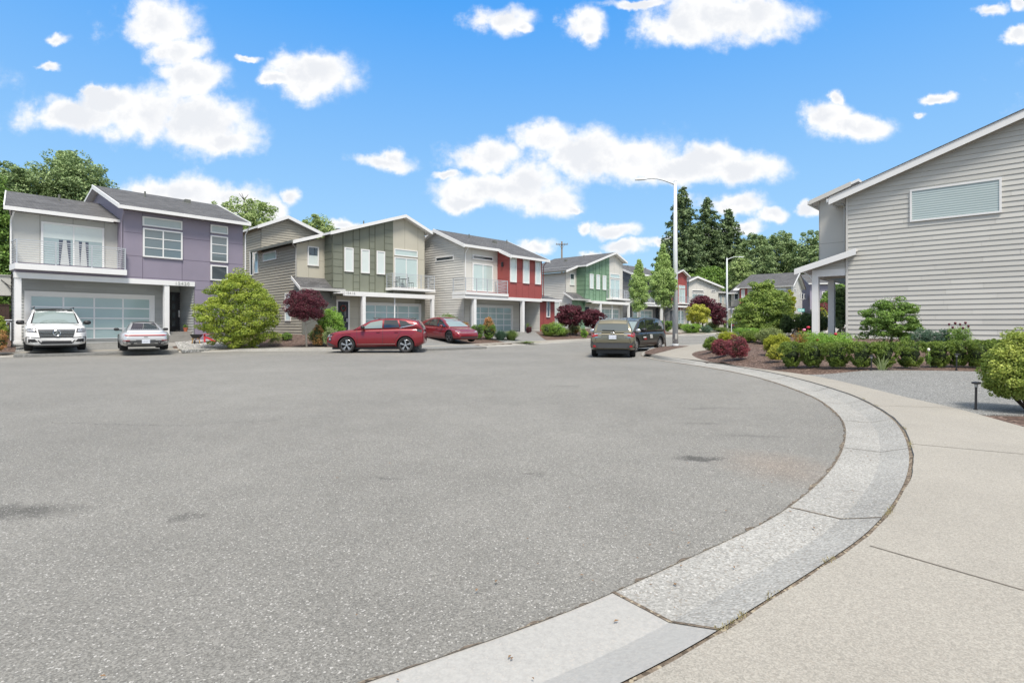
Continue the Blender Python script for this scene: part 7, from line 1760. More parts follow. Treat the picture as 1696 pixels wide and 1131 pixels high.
LM = {
 'lime': leafmat('lime maple leaf', (.10, .19, .025), (.50, .57, .09), .3), 'maroon': leafmat('maroon maple leaf', (.045, .012, .018), (.19, .045, .065), .2),
 'box': leafmat('boxwood leaf', (.055, .11, .018), (.30, .40, .07), .22), 'green': leafmat('mid green leaf', (.06, .13, .025), (.28, .44, .09), .25),
 'fresh': leafmat('fresh green leaf', (.12, .26, .035), (.36, .55, .10), .3), 'dark': leafmat('dark evergreen leaf', (.022, .05, .016), (.11, .18, .05), .15),
 'yellow': leafmat('yellow green leaf', (.24, .28, .03), (.68, .66, .12), .3), 'burg': leafmat('barberry leaf', (.09, .03, .035), (.42, .10, .12), .2),
 'olive': leafmat('olive leaf', (.13, .17, .06), (.38, .45, .16), .25), 'grassy': leafmat('grass blade', (.10, .16, .04), (.30, .40, .13), .3),
 'conifer': leafmat('conifer needle', (.045, .08, .035), (.30, .40, .18), .12), 'decid': leafmat('tall tree leaf', (.09, .16, .055), (.44, .56, .26), .25),
 'decid2': leafmat('light tree leaf', (.17, .26, .08), (.52, .63, .26), .3), 'slim': leafmat('slim tree leaf', (.22, .34, .08), (.55, .70, .28), .35),
 'redtip': leafmat('red tip leaf', (.26, .22, .04), (.60, .26, .14), .2), 'rust': leafmat('rusty shrub leaf', (.25, .12, .03), (.45, .28, .06), .25),
 'bluegreen': leafmat('blue green leaf', (.05, .11, .07), (.16, .26, .17), .2), 'golden': leafmat('golden green leaf', (.22, .26, .02), (.52, .55, .06), .35),
 'maple': leafmat('green maple leaf', (.09, .17, .03), (.42, .54, .13), .28),
 'varieg': leafmat('variegated leaf', (.18, .26, .08), (.50, .56, .30), .25), 'petal': pbr('red petal', (.50, .015, .05), .5, .1), 'petal2': pbr('pink petal', (.75, .25, .40), .5, .1), 'petalw': pbr('white petal', (.75, .70, .66), .5, .1),
}
SEED = [100]
def place(px, d, ybot, ground=True):
    x, y = pos(px, d); return x, y, (Hs(x, y) - .03)
def shrub(name, label, cat, px, yt, yb, w, mat, d=None, n=2500, leaf=.05, K=40, rho=.28, kind='round', group=None, depthk=1.0, core=True, inner=.25, flat=.0, low=-.85, squash=.8, zb=None, asp=.55):
    """px centre, yt/yb picture top and base, w width in pixels"""
    SEED[0] += 1; rng = np.random.default_rng(SEED[0])
    if d is None: d = find_d(px, yb)
    x, y, z0 = place(px, d, yb); zt = CZ + (HY - yt) / F * d
    if zb is not None: z0 = zb
    if d > 0 and kind == 'float': pass
    h = max(.12, zt - z0); rx = w / F * d / 2; ry = rx * depthk; rz_ = h / 2
    shape = None
    if kind == 'box':                                            # clipped, flat-topped, narrower at the foot
        def shape(c):
            q = np.sign(c) * np.abs(c) ** .55; q = q / max(1.0, np.abs(q).max()); k = .42 + .58 * min(1, (q[2] + 1.0) / 1.15); return np.array((q[0]*k, q[1]*k, q[2]))
    elif kind == 'dome':
        def shape(c): return np.array((c[0], c[1], -.75 + (abs(c[2])) * 1.75 if c[2] > -.3 else c[2]))
    elif kind == 'vase':
        def shape(c): k = .55 + .45 * min(1, (c[2] + 1) / 1.0); return np.array((c[0]*k, c[1]*k, c[2]))
    P, Q = clumps(rng, rx, ry, rz_, int(K * 1.8), rho, int(n * 1.5), shape, inner, squash, low, .22 if core else .12, (.70, .97) if core else (.3, 1.0))
    P[:, 2] += rz_; P[:, 2] = np.maximum(P[:, 2], .02)
    if kind == 'box': P[:, 2] = np.minimum(P[:, 2], h * 1.0 + rng.normal(0, .012, len(P)))
    V = leafcloud(P, Q, leaf, rng, mat, asp=asp)
    ex = None
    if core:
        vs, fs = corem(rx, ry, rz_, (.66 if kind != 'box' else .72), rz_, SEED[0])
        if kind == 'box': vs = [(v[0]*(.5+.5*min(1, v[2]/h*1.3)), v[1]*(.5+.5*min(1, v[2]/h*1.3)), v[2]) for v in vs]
        ex = (vs, fs, M['shade_leaf'])
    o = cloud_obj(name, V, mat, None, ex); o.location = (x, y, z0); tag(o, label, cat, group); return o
def branchy(mb, rng, base, top, r0, nb, spread, mat, lo=.35):
    base = Vector(base); top = Vector(top); mb.tube([base, base.lerp(top, .5) + Vector((rng.normal()*.02, rng.normal()*.02, 0)) * (top-base).length, top], r0, mat, 8, r0 * .35)
    for i in range(nb):
        t = lo + (1 - lo) * (i + .5) / nb; p = base.lerp(top, t); q = rng.uniform(0, 6.28); l = spread * rng.uniform(.5, .95) * (1.15 - t * .6)
        e = p + Vector((math.cos(q) * l, math.sin(q) * l, l * rng.uniform(.35, .9))); m_ = p.lerp(e, .5) + Vector((0, 0, l * .08))
        mb.tube([p, m_, e], r0 * .42 * (1.1 - t * .6), mat, 6, r0 * .08)
        for k in range(2):
            q2 = q + rng.uniform(-.9, .9); e2 = m_ + Vector((math.cos(q2) * l * .5, math.sin(q2) * l * .5, l * rng.uniform(.15, .5))); mb.tube([m_, e2], r0 * .2, mat, 5, r0 * .05)
def tree(name, label, cat, px, yt, yc0, w, d, mat, n=12000, leaf=.12, K=90, rho=.2, trunkr=.12, shape=None, bark='bark', group=None, inner=.55, low=-.9, squash=.7, depthk=1.0, zc0=None, bx=0.0, nb=9, fill=.30):
    """yt crown top, yc0 crown bottom in the picture"""
    SEED[0] += 1; rng = np.random.default_rng(SEED[0]); x, y, z0 = place(px, d, 0)
    zt = CZ + (HY - yt) / F * d; zc = CZ + (HY - yc0) / F * d if zc0 is None else zc0
    rx = w / F * d / 2; h = zt - zc; r = empty(name, (x, y, z0), 0, label, cat, group)
    P, Q = clumps(rng, rx, rx * depthk, h / 2, K, rho, n, shape, inner, squash, low, fill, (.25, .98)); P[:, 2] += zc + h / 2 - z0
    cloud_obj('crown', leafcloud(P, Q, leaf, rng, mat, up=.25), mat, r)
    b = MB(); branchy(b, rng, (bx, 0, -.05), (0, 0, zc - z0 + h * .82), trunkr, nb, rx * .85, M[bark], max(.2, (zc - z0) / (zt - z0))); b.build('trunk', r, True); return r
egg2 = lambda c: np.array((c[0] * (1.05 - .42 * max(0, c[2] + .1)), c[1] * (1.05 - .42 * max(0, c[2] + .1)), c[2]))
egg = lambda c: np.array((c[0] * (1.05 - .82 * max(0, c[2] + .1)) * (1 - .15 * max(0, -c[2])), c[1] * (1.05 - .82 * max(0, c[2] + .1)), c[2]))
bell = lambda c: np.array((c[0] / max(.35, (1 - min(0, c[2]) ** 2) ** .5) * (1 - .36 * c[2] ** 2) if c[2] < 0 else c[0] * (1 - .12 * c[2]), c[1] / max(.35, (1 - min(0, c[2]) ** 2) ** .5) * (1 - .36 * c[2] ** 2) if c[2] < 0 else c[1] * (1 - .12 * c[2]), c[2]))
spire = lambda c: np.array((c[0] * (1.05 - .9 * max(0, (c[2] + .55) / 1.55)), c[1] * (1.05 - .9 * max(0, (c[2] + .55) / 1.55)), c[2]))
# --- far side, in front of the houses
tree('maple_bush', 'large rounded lime green maple bush in front of the purple house', 'maple', 398, 447, 584, 138, 29.3, LM['lime'], 42000, .080, 260, .15, .10, egg2, 'bark', None, .30, -.98, .45, .85, nb=14, fill=.35)
def tiers(c):
    return c
r = tree('maroon_tree', 'small round-headed dark maroon tree with a pale trunk before the olive house', 'tree', 508, 477, 535, 70, 29.8, LM['maroon'], 20000, .06, 130, .2, .055, None, 'bark_pale', None, .45, -.95, .6)
shrub('green_shrub', 'bright green leafy shrub between the maroon tree and the dark door', 'shrub', 548, 509, 563, 46, LM['fresh'], 31.2, 6000, .07, 60, .25)
shrub('rust_shrub', 'low shrub with orange-red tips at the foot of the maroon tree', 'shrub', 526, 534, 560, 20, LM['redtip'], 30.3, 1600, .05, 24)
shrub('pale_shrub', 'pale olive shrub with a few white flowers right of the maroon trunk', 'shrub', 526, 546, 570, 30, LM['olive'], None, 2600, .05, 34)
shrub('pale_shrub', 'loose pale green shrub just left of the red SUV, behind the bowl planter', 'shrub', 548, 541, 564, 28, LM['varieg'], 30.2, 2200, .05, 30)
shrub('twiggy_shrub', 'low sparse grey-green shrub between the round bush and the gravel', 'shrub', 456, 550, 571, 30, LM['olive'], None, 1300, .045, 26, .25, core=False, inner=.7)
shrub('low_shrub', 'low dark green shrub against the olive siding', 'shrub', 474, 551, 563, 21, LM['green'], None, 1300, .05, 20)
shrub('edge_shrub', 'yellow-green shrub at the very left edge by the brown fence', 'shrub', -3, 515, 568, 26, LM['lime'], 23.8, 3500, .06, 50)
shrub('edge_flower_shrub', 'low green shrub with red blossoms at the left edge by the sidewalk', 'shrub', -1, 543, 577, 22, LM['redtip'], 23.4, 1600, .05, 30)
shrub('arching_shrub', 'pale arching shrub behind the red sedan by the grey side wall', 'shrub', 739, 517, 546, 34, LM['grassy'], 41.5, 2600, .07, 40, core=False)
shrub('red_leaf_shrub', 'orange-red leaved shrub between the red sedan and the clipped hedge', 'shrub', 770, 532, 548, 20, LM['redtip'], 39.5, 1300, .06, 24)
shrub('clipped_hedge', 'clipped bright green boxwood hedge left of the white column', 'hedge', 791, 537, 561.5, 25, LM['green'], None, 3500, .045, 50, .2, 'box', 'clipped hedge by the driveway')
shrub('clipped_hedge', 'second clump of the clipped boxwood hedge, next to the grass tuft', 'hedge', 810, 537, 562, 25, LM['green'], None, 3500, .045, 50, .2, 'box', 'clipped hedge by the driveway')
shrub('red_tip_shrub', 'tall shrub with orange-red tips in front of the light garage door', 'shrub', 810, 522, 552, 22, LM['redtip'], 39.3, 2600, .07, 30)
def grass(name, label, px, yt, yb, w, mat, n=260, d=None, cat='ornamental grass', lean=.5, wd=.012, group=None):
    SEED[0] += 1; rng = np.random.default_rng(SEED[0]); d = d or find_d(px, yb); x, y, z0 = place(px, d, yb); h = CZ + (HY - yt) / F * d - z0; rx = w / F * d / 2
    V = []
    for i in range(n):
        q = rng.uniform(0, 6.28); ou = rng.uniform(.05, 1.0) ** .6 * rx; l = rng.uniform(.7, 1.05) * h * (1.0 - .42 * (ou / rx) ** 2); bx, by = math.cos(q) * ou * .30, math.sin(q) * ou * .30; wx, wy = -math.sin(q) * wd, math.cos(q) * wd
        pts = []
        for t in (0, .35, .7, 1.0): pts.append((bx + math.cos(q) * ou * (lean + .35) * t ** 1.5, by + math.sin(q) * ou * (lean + .35) * t ** 1.5, l * (t - .22 * t ** 3)))
        for a, b_, k0, k1 in ((0, 1, 1, .9), (1, 2, .9, .6), (2, 3, .6, .1)):
            V += [(pts[a][0]-wx*k0, pts[a][1]-wy*k0, pts[a][2]), (pts[b_][0]-wx*k1, pts[b_][1]-wy*k1, pts[b_][2]), (pts[b_][0]+wx*k1, pts[b_][1]+wy*k1, pts[b_][2]), (pts[a][0]+wx*k0, pts[a][1]+wy*k0, pts[a][2])]
    o = cloud_obj(name, np.array(V), mat); o.location = (x, y, z0); return tag(o, label, cat, group)
grass('ornamental_grass', 'blue-green grass tuft right of the clipped hedge, nearer the hedge', 829, 540, 563, 32, LM['bluegreen'], 700, wd=.016)
grass('ornamental_grass', 'grass tuft with tan tips at the right end of the bed by the garage', 847, 540, 563, 34, LM['grassy'], 700, wd=.016)
tag(grass('curb_weeds', 'strip of short weeds on the curb between two driveways', 874, 563.5, 567.5, 30, LM['grassy'], 160, wd=.02, cat='weeds', lean=1.2))
for ch, (hh, mt) in ((tall_planter, (.55, LM['grassy'])), (pot_plant, (.25, LM['green']))):
    rng = np.random.default_rng(5); P, Q = clumps(rng, hh * .5, hh * .5, hh * .5, 14, .3, 420); P[:, 2] += (.6 if hh > .3 else .23) + hh * .35; cloud_obj('plant', leafcloud(P, Q, .07, rng, mt, asp=.3), mt, ch)
shrub('porch_shrub', 'dark maroon shrub at the foot of the tall planter', 'shrub', 876, 541, 553, 10, LM['maroon'], 46.5, 900, .06, 16)
shrub('boxwood_mound', 'clipped green boxwood mound before the red annex', 'shrub', 908, 537, 556, 26, LM['box'], None, 3200, .055, 40, .22, 'box')
shrub('back_mound', 'bright green mound behind the boxwood, against the red annex', 'shrub', 917, 533.5, 549, 40, LM['fresh'], 46, 2200, .07, 36)
grass('ornamental_grass', 'light green grass mound between the boxwood mound and the variegated shrub', 932, 537, 556, 30, LM['grassy'], 700, wd=.018)
shrub('variegated_shrub', 'white-variegated shrub in front of the maroon maples', 'shrub', 951, 537, 553, 24, LM['varieg'], None, 2200, .06, 34)
shrub('rust_shrub', 'small rust-red shrub left of the olive wagon', 'shrub', 954, 543, 554, 9, LM['rust'], None, 700, .06, 14)
shrub('green_mound', 'small green mound next to the olive wagon mirror', 'shrub', 967, 542, 551, 12, LM['fresh'], 44, 900, .055, 16)
shrub('gold_mound', 'low bright yellow mound left of the olive wagon', 'shrub', 968, 548.5, 556.5, 15, LM['yellow'], None, 1100, .05, 18)
tree('maroon_maple', 'dark maroon maple, the left one of the pair before the green house', 'maple', 944, 501, 545, 48, 48, LM['maroon'], 9000, .12, 80, .22, .08, None, 'bark', 'pair of maroon maples', .45, -.9, .6)
tree('maroon_maple', 'dark maroon maple, the right one of the pair, partly behind the olive wagon', 'maple', 982, 508, 546, 42, 50, LM['maroon'], 8000, .12, 70, .22, .08, None, 'bark', 'pair of maroon maples', .45, -.9, .6)
# --- slim street trees
tree('slim_tree', 'slim light green street tree rising behind the black minivan', 'tree', 1058, 425, 523, 36, 41, LM['slim'], 18000, .095, 150, .22, .06, egg, 'bark_pale', None, .5, -.95, .9)
tree('slim_tree', 'slim light green street tree with a bare pale trunk beside the tall lamp pole', 'tree', 1098, 405, 520, 47, 31.2, LM['slim'], 26000, .085, 200, .19, .05, egg, 'bark_pale', None, .5, -.95, .9, bx=.15)
# --- across the street, middle distance
shrub('street_hedge', 'green hedge behind the slim tree trunk, left of the lamp pole', 'hedge', 1102, 531, 549, 24, LM['green'], 62, 2500, .10, 34, .25, 'box')
shrub('low_hedge', 'long low bright hedge right of the lamp pole', 'hedge', 1145, 536.5, 547, 32, LM['fresh'], 64, 2600, .09, 40, .22, 'box')
shrub('brown_mound', 'rounded ochre mound between the low hedge and the yellow maple', 'shrub', 1153, 534, 541, 15, LM['rust'], 67, 900, .09, 16)
shrub('grey_mound', 'low grey-green mound right of the low hedge', 'shrub', 1170, 538.5, 547, 20, LM['bluegreen'], 64, 1300, .08, 20)
shrub('verge_shrub', 'green shrub low beside the lamp pole across the street', 'shrub', 1128, 536, 545, 16, LM['olive'], 70, 1000, .1, 16)
tree('yellow_maple', 'bright yellow-green maple in front of the maroon maple across the street', 'maple', 1157, 502, 541, 40, 67, LM['yellow'], 9000, .15, 80, .22, .09, None, 'bark', None, .5, -.8, .55)
tree('maroon_maple', 'broad maroon maple across the street, behind the yellow-green one', 'maple', 1164, 487, 532, 54, 73, LM['maroon'], 9000, .18, 80, .22, .12, None, 'bark', None, .55, -.8, .55)
tree('maroon_maple', 'smaller maroon maple immediately left of the distant street lamp', 'maple', 1190, 503, 543, 28, 70, LM['maroon'], 6000, .16, 60, .24, .09, None, 'bark', None, .5, -.8, .55)
grass('tall_grass', 'strip of tall green grass at the foot of the distant street lamp', 1196, 538, 548, 34, LM['grassy'], 420, 68, 'grass', .5, .03)
shrub('garden_shrub', 'green shrub before the pale gabled house, right of the yellow maple', 'shrub', 1180, 533, 544, 22, LM['olive'], 72, 1500, .12, 24)
shrub('garden_shrub', 'dark shrub below the tan house, behind the sign post', 'shrub', 1207, 529, 545, 18, LM['green'], 76, 1500, .12, 24)
shrub('far_shrub', 'reddish low shrub in front of the lilac house', 'shrub', 1364, 501, 510, 20, LM['burg'], 85, 900, .14, 16, zb=3.0)
# --- near garden on the right
tree('green_maple', 'large broad green maple standing behind the garden shrubs', 'maple', 1266, 464, 566, 102, 33, LM['maple'], 40000, .10, 240, .16, .10, egg2, 'bark', None, .32, -.95, .5, .85, nb=14)
tree('pale_slim_tree', 'pale yellow-green slim tree right of the large green maple', 'tree', 1309, 474, 532, 17, 43, LM['golden'], 5000, .10, 60, .3, .05, None, 'bark_pale', None, .6, -.95, .9)
shrub('round_topiary', 'dark green clipped globe right of the large green maple', 'topiary', 1303, 521, 553, 24, LM['dark'], 31, 6500, .045, 110, .15)
shrub('wide_topiary', 'wide dark green clipped dome behind the porch posts', 'topiary', 1343, 517.5, 551, 56, LM['dark'], 31.5, 11000, .045, 160, .12)
shrub('dark_shrub', 'dark green round shrub at the left tip of the garden bed', 'shrub', 1179, 556.5, 582, 30, LM['box'], None, 3600, .04, 50, .2)
shrub('yellow_shrub', 'yellow-green shrub behind the burgundy barberries', 'shrub', 1204, 550.5, 575, 34, LM['golden'], 25.5, 3000, .045, 46)
for (px, yt, yb, w, lb) in ((1193, 560, 591, 31, 'left one of two burgundy barberry shrubs, the smaller'), (1221, 554, 595, 39, 'right one of two burgundy barberry shrubs, the larger, purple-red on top')):
    shrub('barberry', lb, 'shrub', px, yt, yb, w, LM['burg'], None, 5200, .032, 60, .2, 'round', 'burgundy barberries')
shrub('bright_mound', 'bright green flat mound behind the barberries, under the maple', 'shrub', 1236, 543, 560, 38, LM['fresh'], 27, 3600, .045, 44, .22, 'box')
shrub('dark_mound', 'dark green shrub right behind the larger barberry', 'shrub', 1243, 548, 576, 36, LM['box'], 23.4, 4200, .04, 50, .2)
shrub('olive_shrub', 'loose olive green shrub in front of the large maple', 'shrub', 1276, 543.5, 574, 46, LM['olive'], 22.5, 4800, .045, 60, .22)
shrub('dome_shrub', 'yellow-green domed shrub, the largest left of the boxwood row', 'shrub', 1287, 553, 588, 45, LM['golden'], 18.6, 6500, .035, 80, .17)
shrub('low_gold_shrub', 'low golden shrub tucked in front of the domed shrub', 'shrub', 1285, 569, 599, 26, LM['yellow'], None, 3000, .03, 44, .22)
BX = [(1311, 565, 609, 37, 'first boxwood at the left end of the row along the driveway'), (1345.5, 566, 608, 38, 'second boxwood of the row, counted from the left'), (1387, 566, 609, 41, 'third boxwood of the row, left of the paired gap'),
      (1427, 565, 610, 38, 'fourth boxwood of the row, just left of a path light'), (1464, 565, 610, 39, 'fifth boxwood of the row, with iris leaves in front'), (1507, 563, 609, 45, 'sixth and broadest-topped boxwood, tapering to a narrow foot'),
      (1554, 564, 607, 39, 'seventh boxwood, beside a single pale flower'), (1586, 562, 607, 37, 'eighth boxwood, behind the second path light'), (1619, 562, 608, 42, 'ninth boxwood, beside the large yellow-green shrub'), (1650, 560, 603, 36, 'last boxwood, mostly behind the large yellow-green shrub')]
for (px, yt, yb, w, lb) in BX:
    shrub('boxwood', lb, 'boxwood', px, yt, yb, w * 1.0, LM['box'], None, 5200, .034, 80, .17, 'box', 'row of clipped boxwoods along the driveway', 1.0, inner=.15)
grass('iris_clump', 'light green iris leaves standing in front of the fifth boxwood', 1461, 572, 612, 34, LM['varieg'], 16, None, 'iris', .9, .02)
def perennial(name, label, cat, px, yt, yb, w, d, mat, n=3500, leaf=.05, flowers=(), fm='petal', asp=.4):
    o = shrub(name, label, cat, px, yt, yb, w, mat, d, n, leaf, 50, .22, 'round', None, .7, core=False, inner=.8, asp=asp, squash=1.0)
    for (fx, fy, k) in flowers:
        f = MB(); p = uvd(fx, fy, d - .45); 
        f.lathe([(0, -.03), (.05*k, -.015), (.065*k, .02), (.05*k, .045), (0, .055)], (0, 0, 0), LM[fm], 9); f.tube([(0, 0, -.02), (0, 0, -.3)], .006, LM['green'], 5)
        q = f.build('flower', o, True); q.location = p - o.location
    return o
perennial('rose_bush', 'leafy green bush with red blooms in front of the porch posts', 'rose bush', 1362, 548, 575, 104, 18.5, LM['fresh'], 8000, .05, ((1338.7, 543, .9), (1384, 554, .8), (1354, 563.5, .9)), asp=.5)
perennial('rose_twigs', 'sparse brownish rose twigs left of the porch post', 'rose bush', 1325, 541, 566, 30, 18.2, LM['rust'], 700, .045, ((1332, 547, .8),), 'petal2')
tree('layered_maple', 'layered green shrub maple spreading before the grey lap wall', 'maple', 1476, 487, 578, 104, 19.5, LM['green'], 20000, .06, 110, .19, .045, bell, 'bark', None, .5, -.9, .5, .7, nb=14, fill=.12)
perennial('blue_perennial', 'blue-green leafy stems right of the layered maple', 'perennial', 1530, 541, 568, 44, 18.6, LM['bluegreen'], 2200, .06, (), asp=.25)
perennial('blue_perennial', 'shorter blue-green stems before the wall, left of the dark flower heads', 'perennial', 1562, 544, 568, 30, 18.3, LM['bluegreen'], 1500, .06, (), asp=.25)
perennial('sedum', 'dark stemmed plant with brown-red flower heads against the lap wall', 'perennial', 1590, 540, 566, 42, 18.0, LM['green'], 2200, .05, ((1572, 538, .5), (1582, 536, .6), (1590, 538, .5), (1599, 535.5, .6), (1604, 541, .5), (1578, 543, .5), (1595, 544, .5)), 'maroon', asp=.4)
perennial('pale_flower', 'single pale pink flower between the sixth and seventh boxwoods', 'flower', 1538, 578, 600, 10, 14.2, LM['green'], 160, .035, ((1538, 580, .5),), 'petalw')
tree('arborvitae', 'tall narrow dark arborvitae beside the porch, left of the lap wall', 'arborvitae', 1392, 470, 552, 25, 34, LM['dark'], 14000, .075, 160, .22, .05, None, 'bark', None, .4, -.98, 1.1)
perennial('light_spray', 'light green wispy stems in front of the arborvitae', 'perennial', 1389, 518, 556, 20, 28.8, LM['varieg'], 500, .05, (), asp=.2)
shrub('gold_shrub', 'golden shrub glimpsed between the two porch posts', 'shrub', 1364, 505, 530, 16, LM['golden'], 38, 1500, .06, 20)
# big shrub at the right edge
bell2 = lambda c: np.array((c[0] * (1.08 if c[2] < 0 else 1), c[1] * (1.08 if c[2] < 0 else 1), c[2]))
def big_shrub():
    SEED[0] += 1; rng = np.random.default_rng(SEED[0]); d = 8.15; px = 1704; x, y, z0 = place(px, d, 0); zt = CZ + (HY - 549) / F * d
    r = empty('yellow_green_shrub', (x, y, z0), 0, 'large yellow-green shrub at the right edge, nearest to the sidewalk', 'shrub')
    rx = 60 / F * d; h = zt - z0; P, Q = clumps(rng, rx, rx, h * .47, 230, .15, 30000, bell2, .25, .8, -.8, .4, (.8, 1.0)); P[:, 2] += h * .54
    cloud_obj('foliage', leafcloud(P, Q, .034, rng, LM['yellow'], up=.2), LM['yellow2'], r)
    b = MB()
    for k in range(16):
        q = rng.uniform(0, 6.28); e = Vector((math.cos(q) * rx * rng.uniform(.35, .85), math.sin(q) * rx * rng.uniform(.35, .85), h * rng.uniform(.25, .7))); b.tube([(0, 0, 0), e * .5 + Vector((0, 0, -.02)), e], .014, M['twig'], 6, .004)
    b.build('stems', r); vs, fs = corem(rx, rx, h * .46, .66, h * .56, 3); c = MB(); c.mesh(vs, fs, M['shade_leaf']); c.build('inner_foliage_shade', r)
LM['yellow2'] = leafmat('azalea leaf', (.15, .24, .035), (.55, .60, .14), .3)
big_shrub()
# --- tall trees behind the houses
def tall(px, yt, yb, w, d, mat, label, n=16000, leaf=.30, K=130, rho=.20, group='trees behind the houses', shape=None, inner=.6, squash=.7, depthk=.8, kind='broadleaf_tree'):
    return tree(kind, label, 'tree', px, yt, yb, w, d, LM[mat], int(n * 1.6), leaf * .9, int(K * 1.5), rho, .28, shape, 'bark', group, inner, -.9, squash, depthk, nb=14)
tall(118, 250, 420, 150, 54, 'decid', 'tall leafy tree rising behind the roofs of the purple house', 22000, .26, 160)
tall(112, 244, 300, 40, 55, 'decid2', 'pale crown tip showing above the tall tree behind the purple house', 3500, .24, 30, .3)
tall(16, 262, 400, 90, 50, 'decid', 'tall leafy tree behind the left wing of the purple house', 12000, .25, 90)
tall(-22, 285, 540, 110, 44, 'green', 'dense tree at the left edge, reaching down beside the purple house', 16000, .24, 130)
tall(2, 395, 545, 40, 38, 'green', 'dark green understorey tree in the gap left of the purple house', 7000, .2, 60, .25)
tall(408, 323, 430, 120, 62, 'decid2', 'light airy tree between the purple and olive houses', 9000, .26, 90, .14, inner=.9)
tall(528, 350, 430, 70, 66, 'decid2', 'light airy tree top showing above the olive house roof', 6500, .26, 60, .15, inner=.9)
tall(350, 338, 430, 60, 70, 'decid2', 'thin tree top just above the roof of the purple house', 2500, .26, 40, .14, inner=.9)
def conifer(px, yt, yb, w, d, label, mat='conifer', seed=1):
    rng = np.random.default_rng(seed); x, y, z0 = place(px, d, 0); zt = CZ + (HY - yt) / F * d; zb = CZ + (HY - yb) / F * d; Rm = w / F * d / 2
    r = empty('conifer', (x, y, z0), 0, label, 'conifer', 'conifers at the end of the street'); P = []; Q = []
    lv = np.arange(zb, zt - .3, .45)
    for z in lv:
        f = (zt - z) / (zt - zb); L_ = Rm * (f ** .70) * 1.05 + .3
        for k in range(int(7 + 9 * f)):
            if rng.random() < .10: continue
            q = rng.uniform(0, 6.28); l = L_ * rng.uniform(.45, 1.05); zz = z + rng.uniform(-.35, .35); m = int(9 + l * 11)
            t = rng.random(m) ** .7; w_ = .10 * l + .35; side = rng.uniform(-1, 1, m) * w_ * (1.1 - t)
            dz = -l * .30 * t ** 1.4 + .10 * l * t ** 3; px_ = math.cos(q) * l * t - math.sin(q) * side; py_ = math.sin(q) * l * t + math.cos(q) * side
            P.append(np.stack([px_, py_, zz - z0 + dz + rng.normal(0, .16, m)], 1)); nn = np.zeros((m, 3)); nn[:, 2] = 1; nn[:, 0] = math.cos(q) * .5; nn[:, 1] = math.sin(q) * .5; Q.append(nn)
    P = np.concatenate(P); Q = np.concatenate(Q); cloud_obj('crown', leafcloud(P, Q, .62, rng, LM[mat], asp=.42), LM[mat], r)
    b = MB(); b.tube([(0, 0, 0), (0, 0, zt - z0)], .45, M['bark'], 10, .04); b.build('trunk', r, True)
conifer(1130, 309, 500, 128, 118, 'tall dark conifer directly right of the tall lamp pole, the highest', seed=21)
conifer(1172, 326, 500, 124, 122, 'middle tall conifer of the three, second from the lamp pole', seed=22)
conifer(1207, 345, 500, 118, 124, 'right-hand conifer of the three, next to the broad-leaved trees', seed=23)
conifer(1150, 372, 500, 100, 128, 'shorter conifer filling the gap between the first two tall ones', seed=24)
conifer(1192, 380, 500, 100, 130, 'shorter conifer filling the gap between the last two tall ones', seed=25)
conifer(1226, 395, 500, 90, 131, 'lowest conifer, half hidden by the broad-leaved trees', seed=26)
GB_ = 'broad-leaved trees at the end of the street'
tall(1248, 386, 500, 74, 116, 'decid', 'rounded broad-leaved tree right of the conifers', 15000, .42, 130, .16, GB_, inner=.4)
tall(1290, 378, 500, 78, 121, 'decid', 'tallest rounded broad-leaved tree above the tan house roof', 16000, .42, 130, .16, GB_, inner=.4)
tall(1343, 376, 500, 66, 112, 'decid', 'broad-leaved tree just left of the grey corner house', 13000, .40, 110, .17, GB_, inner=.4)
tall(1226, 418, 500, 44, 106, 'decid2', 'lighter green tree behind the distant street lamp arm', 7000, .38, 70, .2, GB_, inner=.6)
tall(1316, 412, 500, 60, 125, 'green', 'darker broad-leaved tree filling in behind the tan house', 10000, .42, 90, .2, GB_, inner=.4)
tall(1176, 440, 510, 90, 112, 'green', 'low dark tree mass directly behind the pale gabled house', 12000, .42, 100, .2, GB_, inner=.4)
tall(1225, 448, 510, 60, 108, 'green', 'low dark tree behind the gap between pale and tan houses', 9000, .40, 80, .2, GB_, inner=.4)
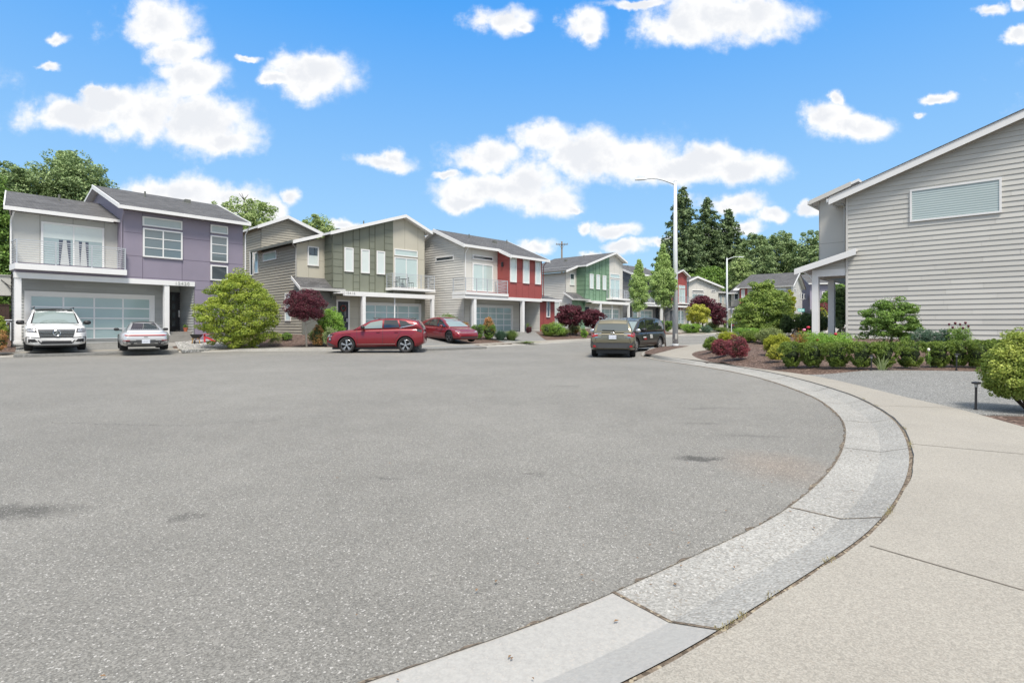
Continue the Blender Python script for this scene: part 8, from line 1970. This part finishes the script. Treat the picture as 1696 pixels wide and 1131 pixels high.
tall(1385, 470, 540, 60, 90, 'green', 'green tree far behind the porch of the corner house', 7000, .35, 60, .2, GB_, inner=.4)

# --- litter along the gutter and weeds in the joint
LM['dryweed'] = leafmat('dry weed', (.16, .13, .06), (.34, .30, .15), .2)
def litter():
    rng = np.random.default_rng(77); b = MB(); m1 = pbr('dry leaf', (.20, .12, .06), .8, .4, 30)
    for i in range(260):
        k = int(rng.uniform(8, 150)); t = rng.uniform(.0, 1.0); p = rows[0][k] * (1 - t) + rows[1][k] * t if rng.random() < .5 else A[k] - nrm[k] * abs(rng.normal(0, .35))
        if rng.random() < .3: p = A[k] - nrm[k] * rng.uniform(.1, 6.0)
        s_ = rng.uniform(.004, .016); q = rng.uniform(0, 6.28); a = np.array((math.cos(q), math.sin(q))) * s_; c_ = np.array((-math.sin(q), math.cos(q))) * s_ * .45; z = float(Rz(*p)) + .021
        b.face([(p[0]-a[0], p[1]-a[1], z), (p[0]-c_[0], p[1]-c_[1], z + .003), (p[0]+a[0], p[1]+a[1], z), (p[0]+c_[0], p[1]+c_[1], z + .004)], m1)
    tag(b.build('leaf_litter'), 'scattered bits of dry leaf along the gutter and the near asphalt', 'litter', None, 'stuff')
    V = []
    for i in range(420):
        k = rng.choice([20, 21, 24, 30, 40, 41, 55, 56, 62, 75, 80]) + rng.uniform(-.6, .6); i0 = int(k); f = k - i0; p = jr[i0] * (1 - f) + jr[i0 + 1] * f + rng.normal(0, .010, 2); z = float(Rz(*p)) + .10
        q = rng.uniform(0, 6.28); l = rng.uniform(.006, .020); w = .0018; d0 = np.array((math.cos(q), math.sin(q))) * l * .6; n_ = np.array((-math.sin(q), math.cos(q))) * w
        V += [(p[0]-n_[0], p[1]-n_[1], z), (p[0]+d0[0]*.5-n_[0], p[1]+d0[1]*.5-n_[1], z + l*.6), (p[0]+d0[0], p[1]+d0[1], z + l), (p[0]+n_[0], p[1]+n_[1], z)]
    o = cloud_obj('joint_weeds', np.array(V), LM['dryweed']); tag(o, 'tiny dry weeds growing in the joint behind the curb', 'weeds', None, 'stuff')
litter()
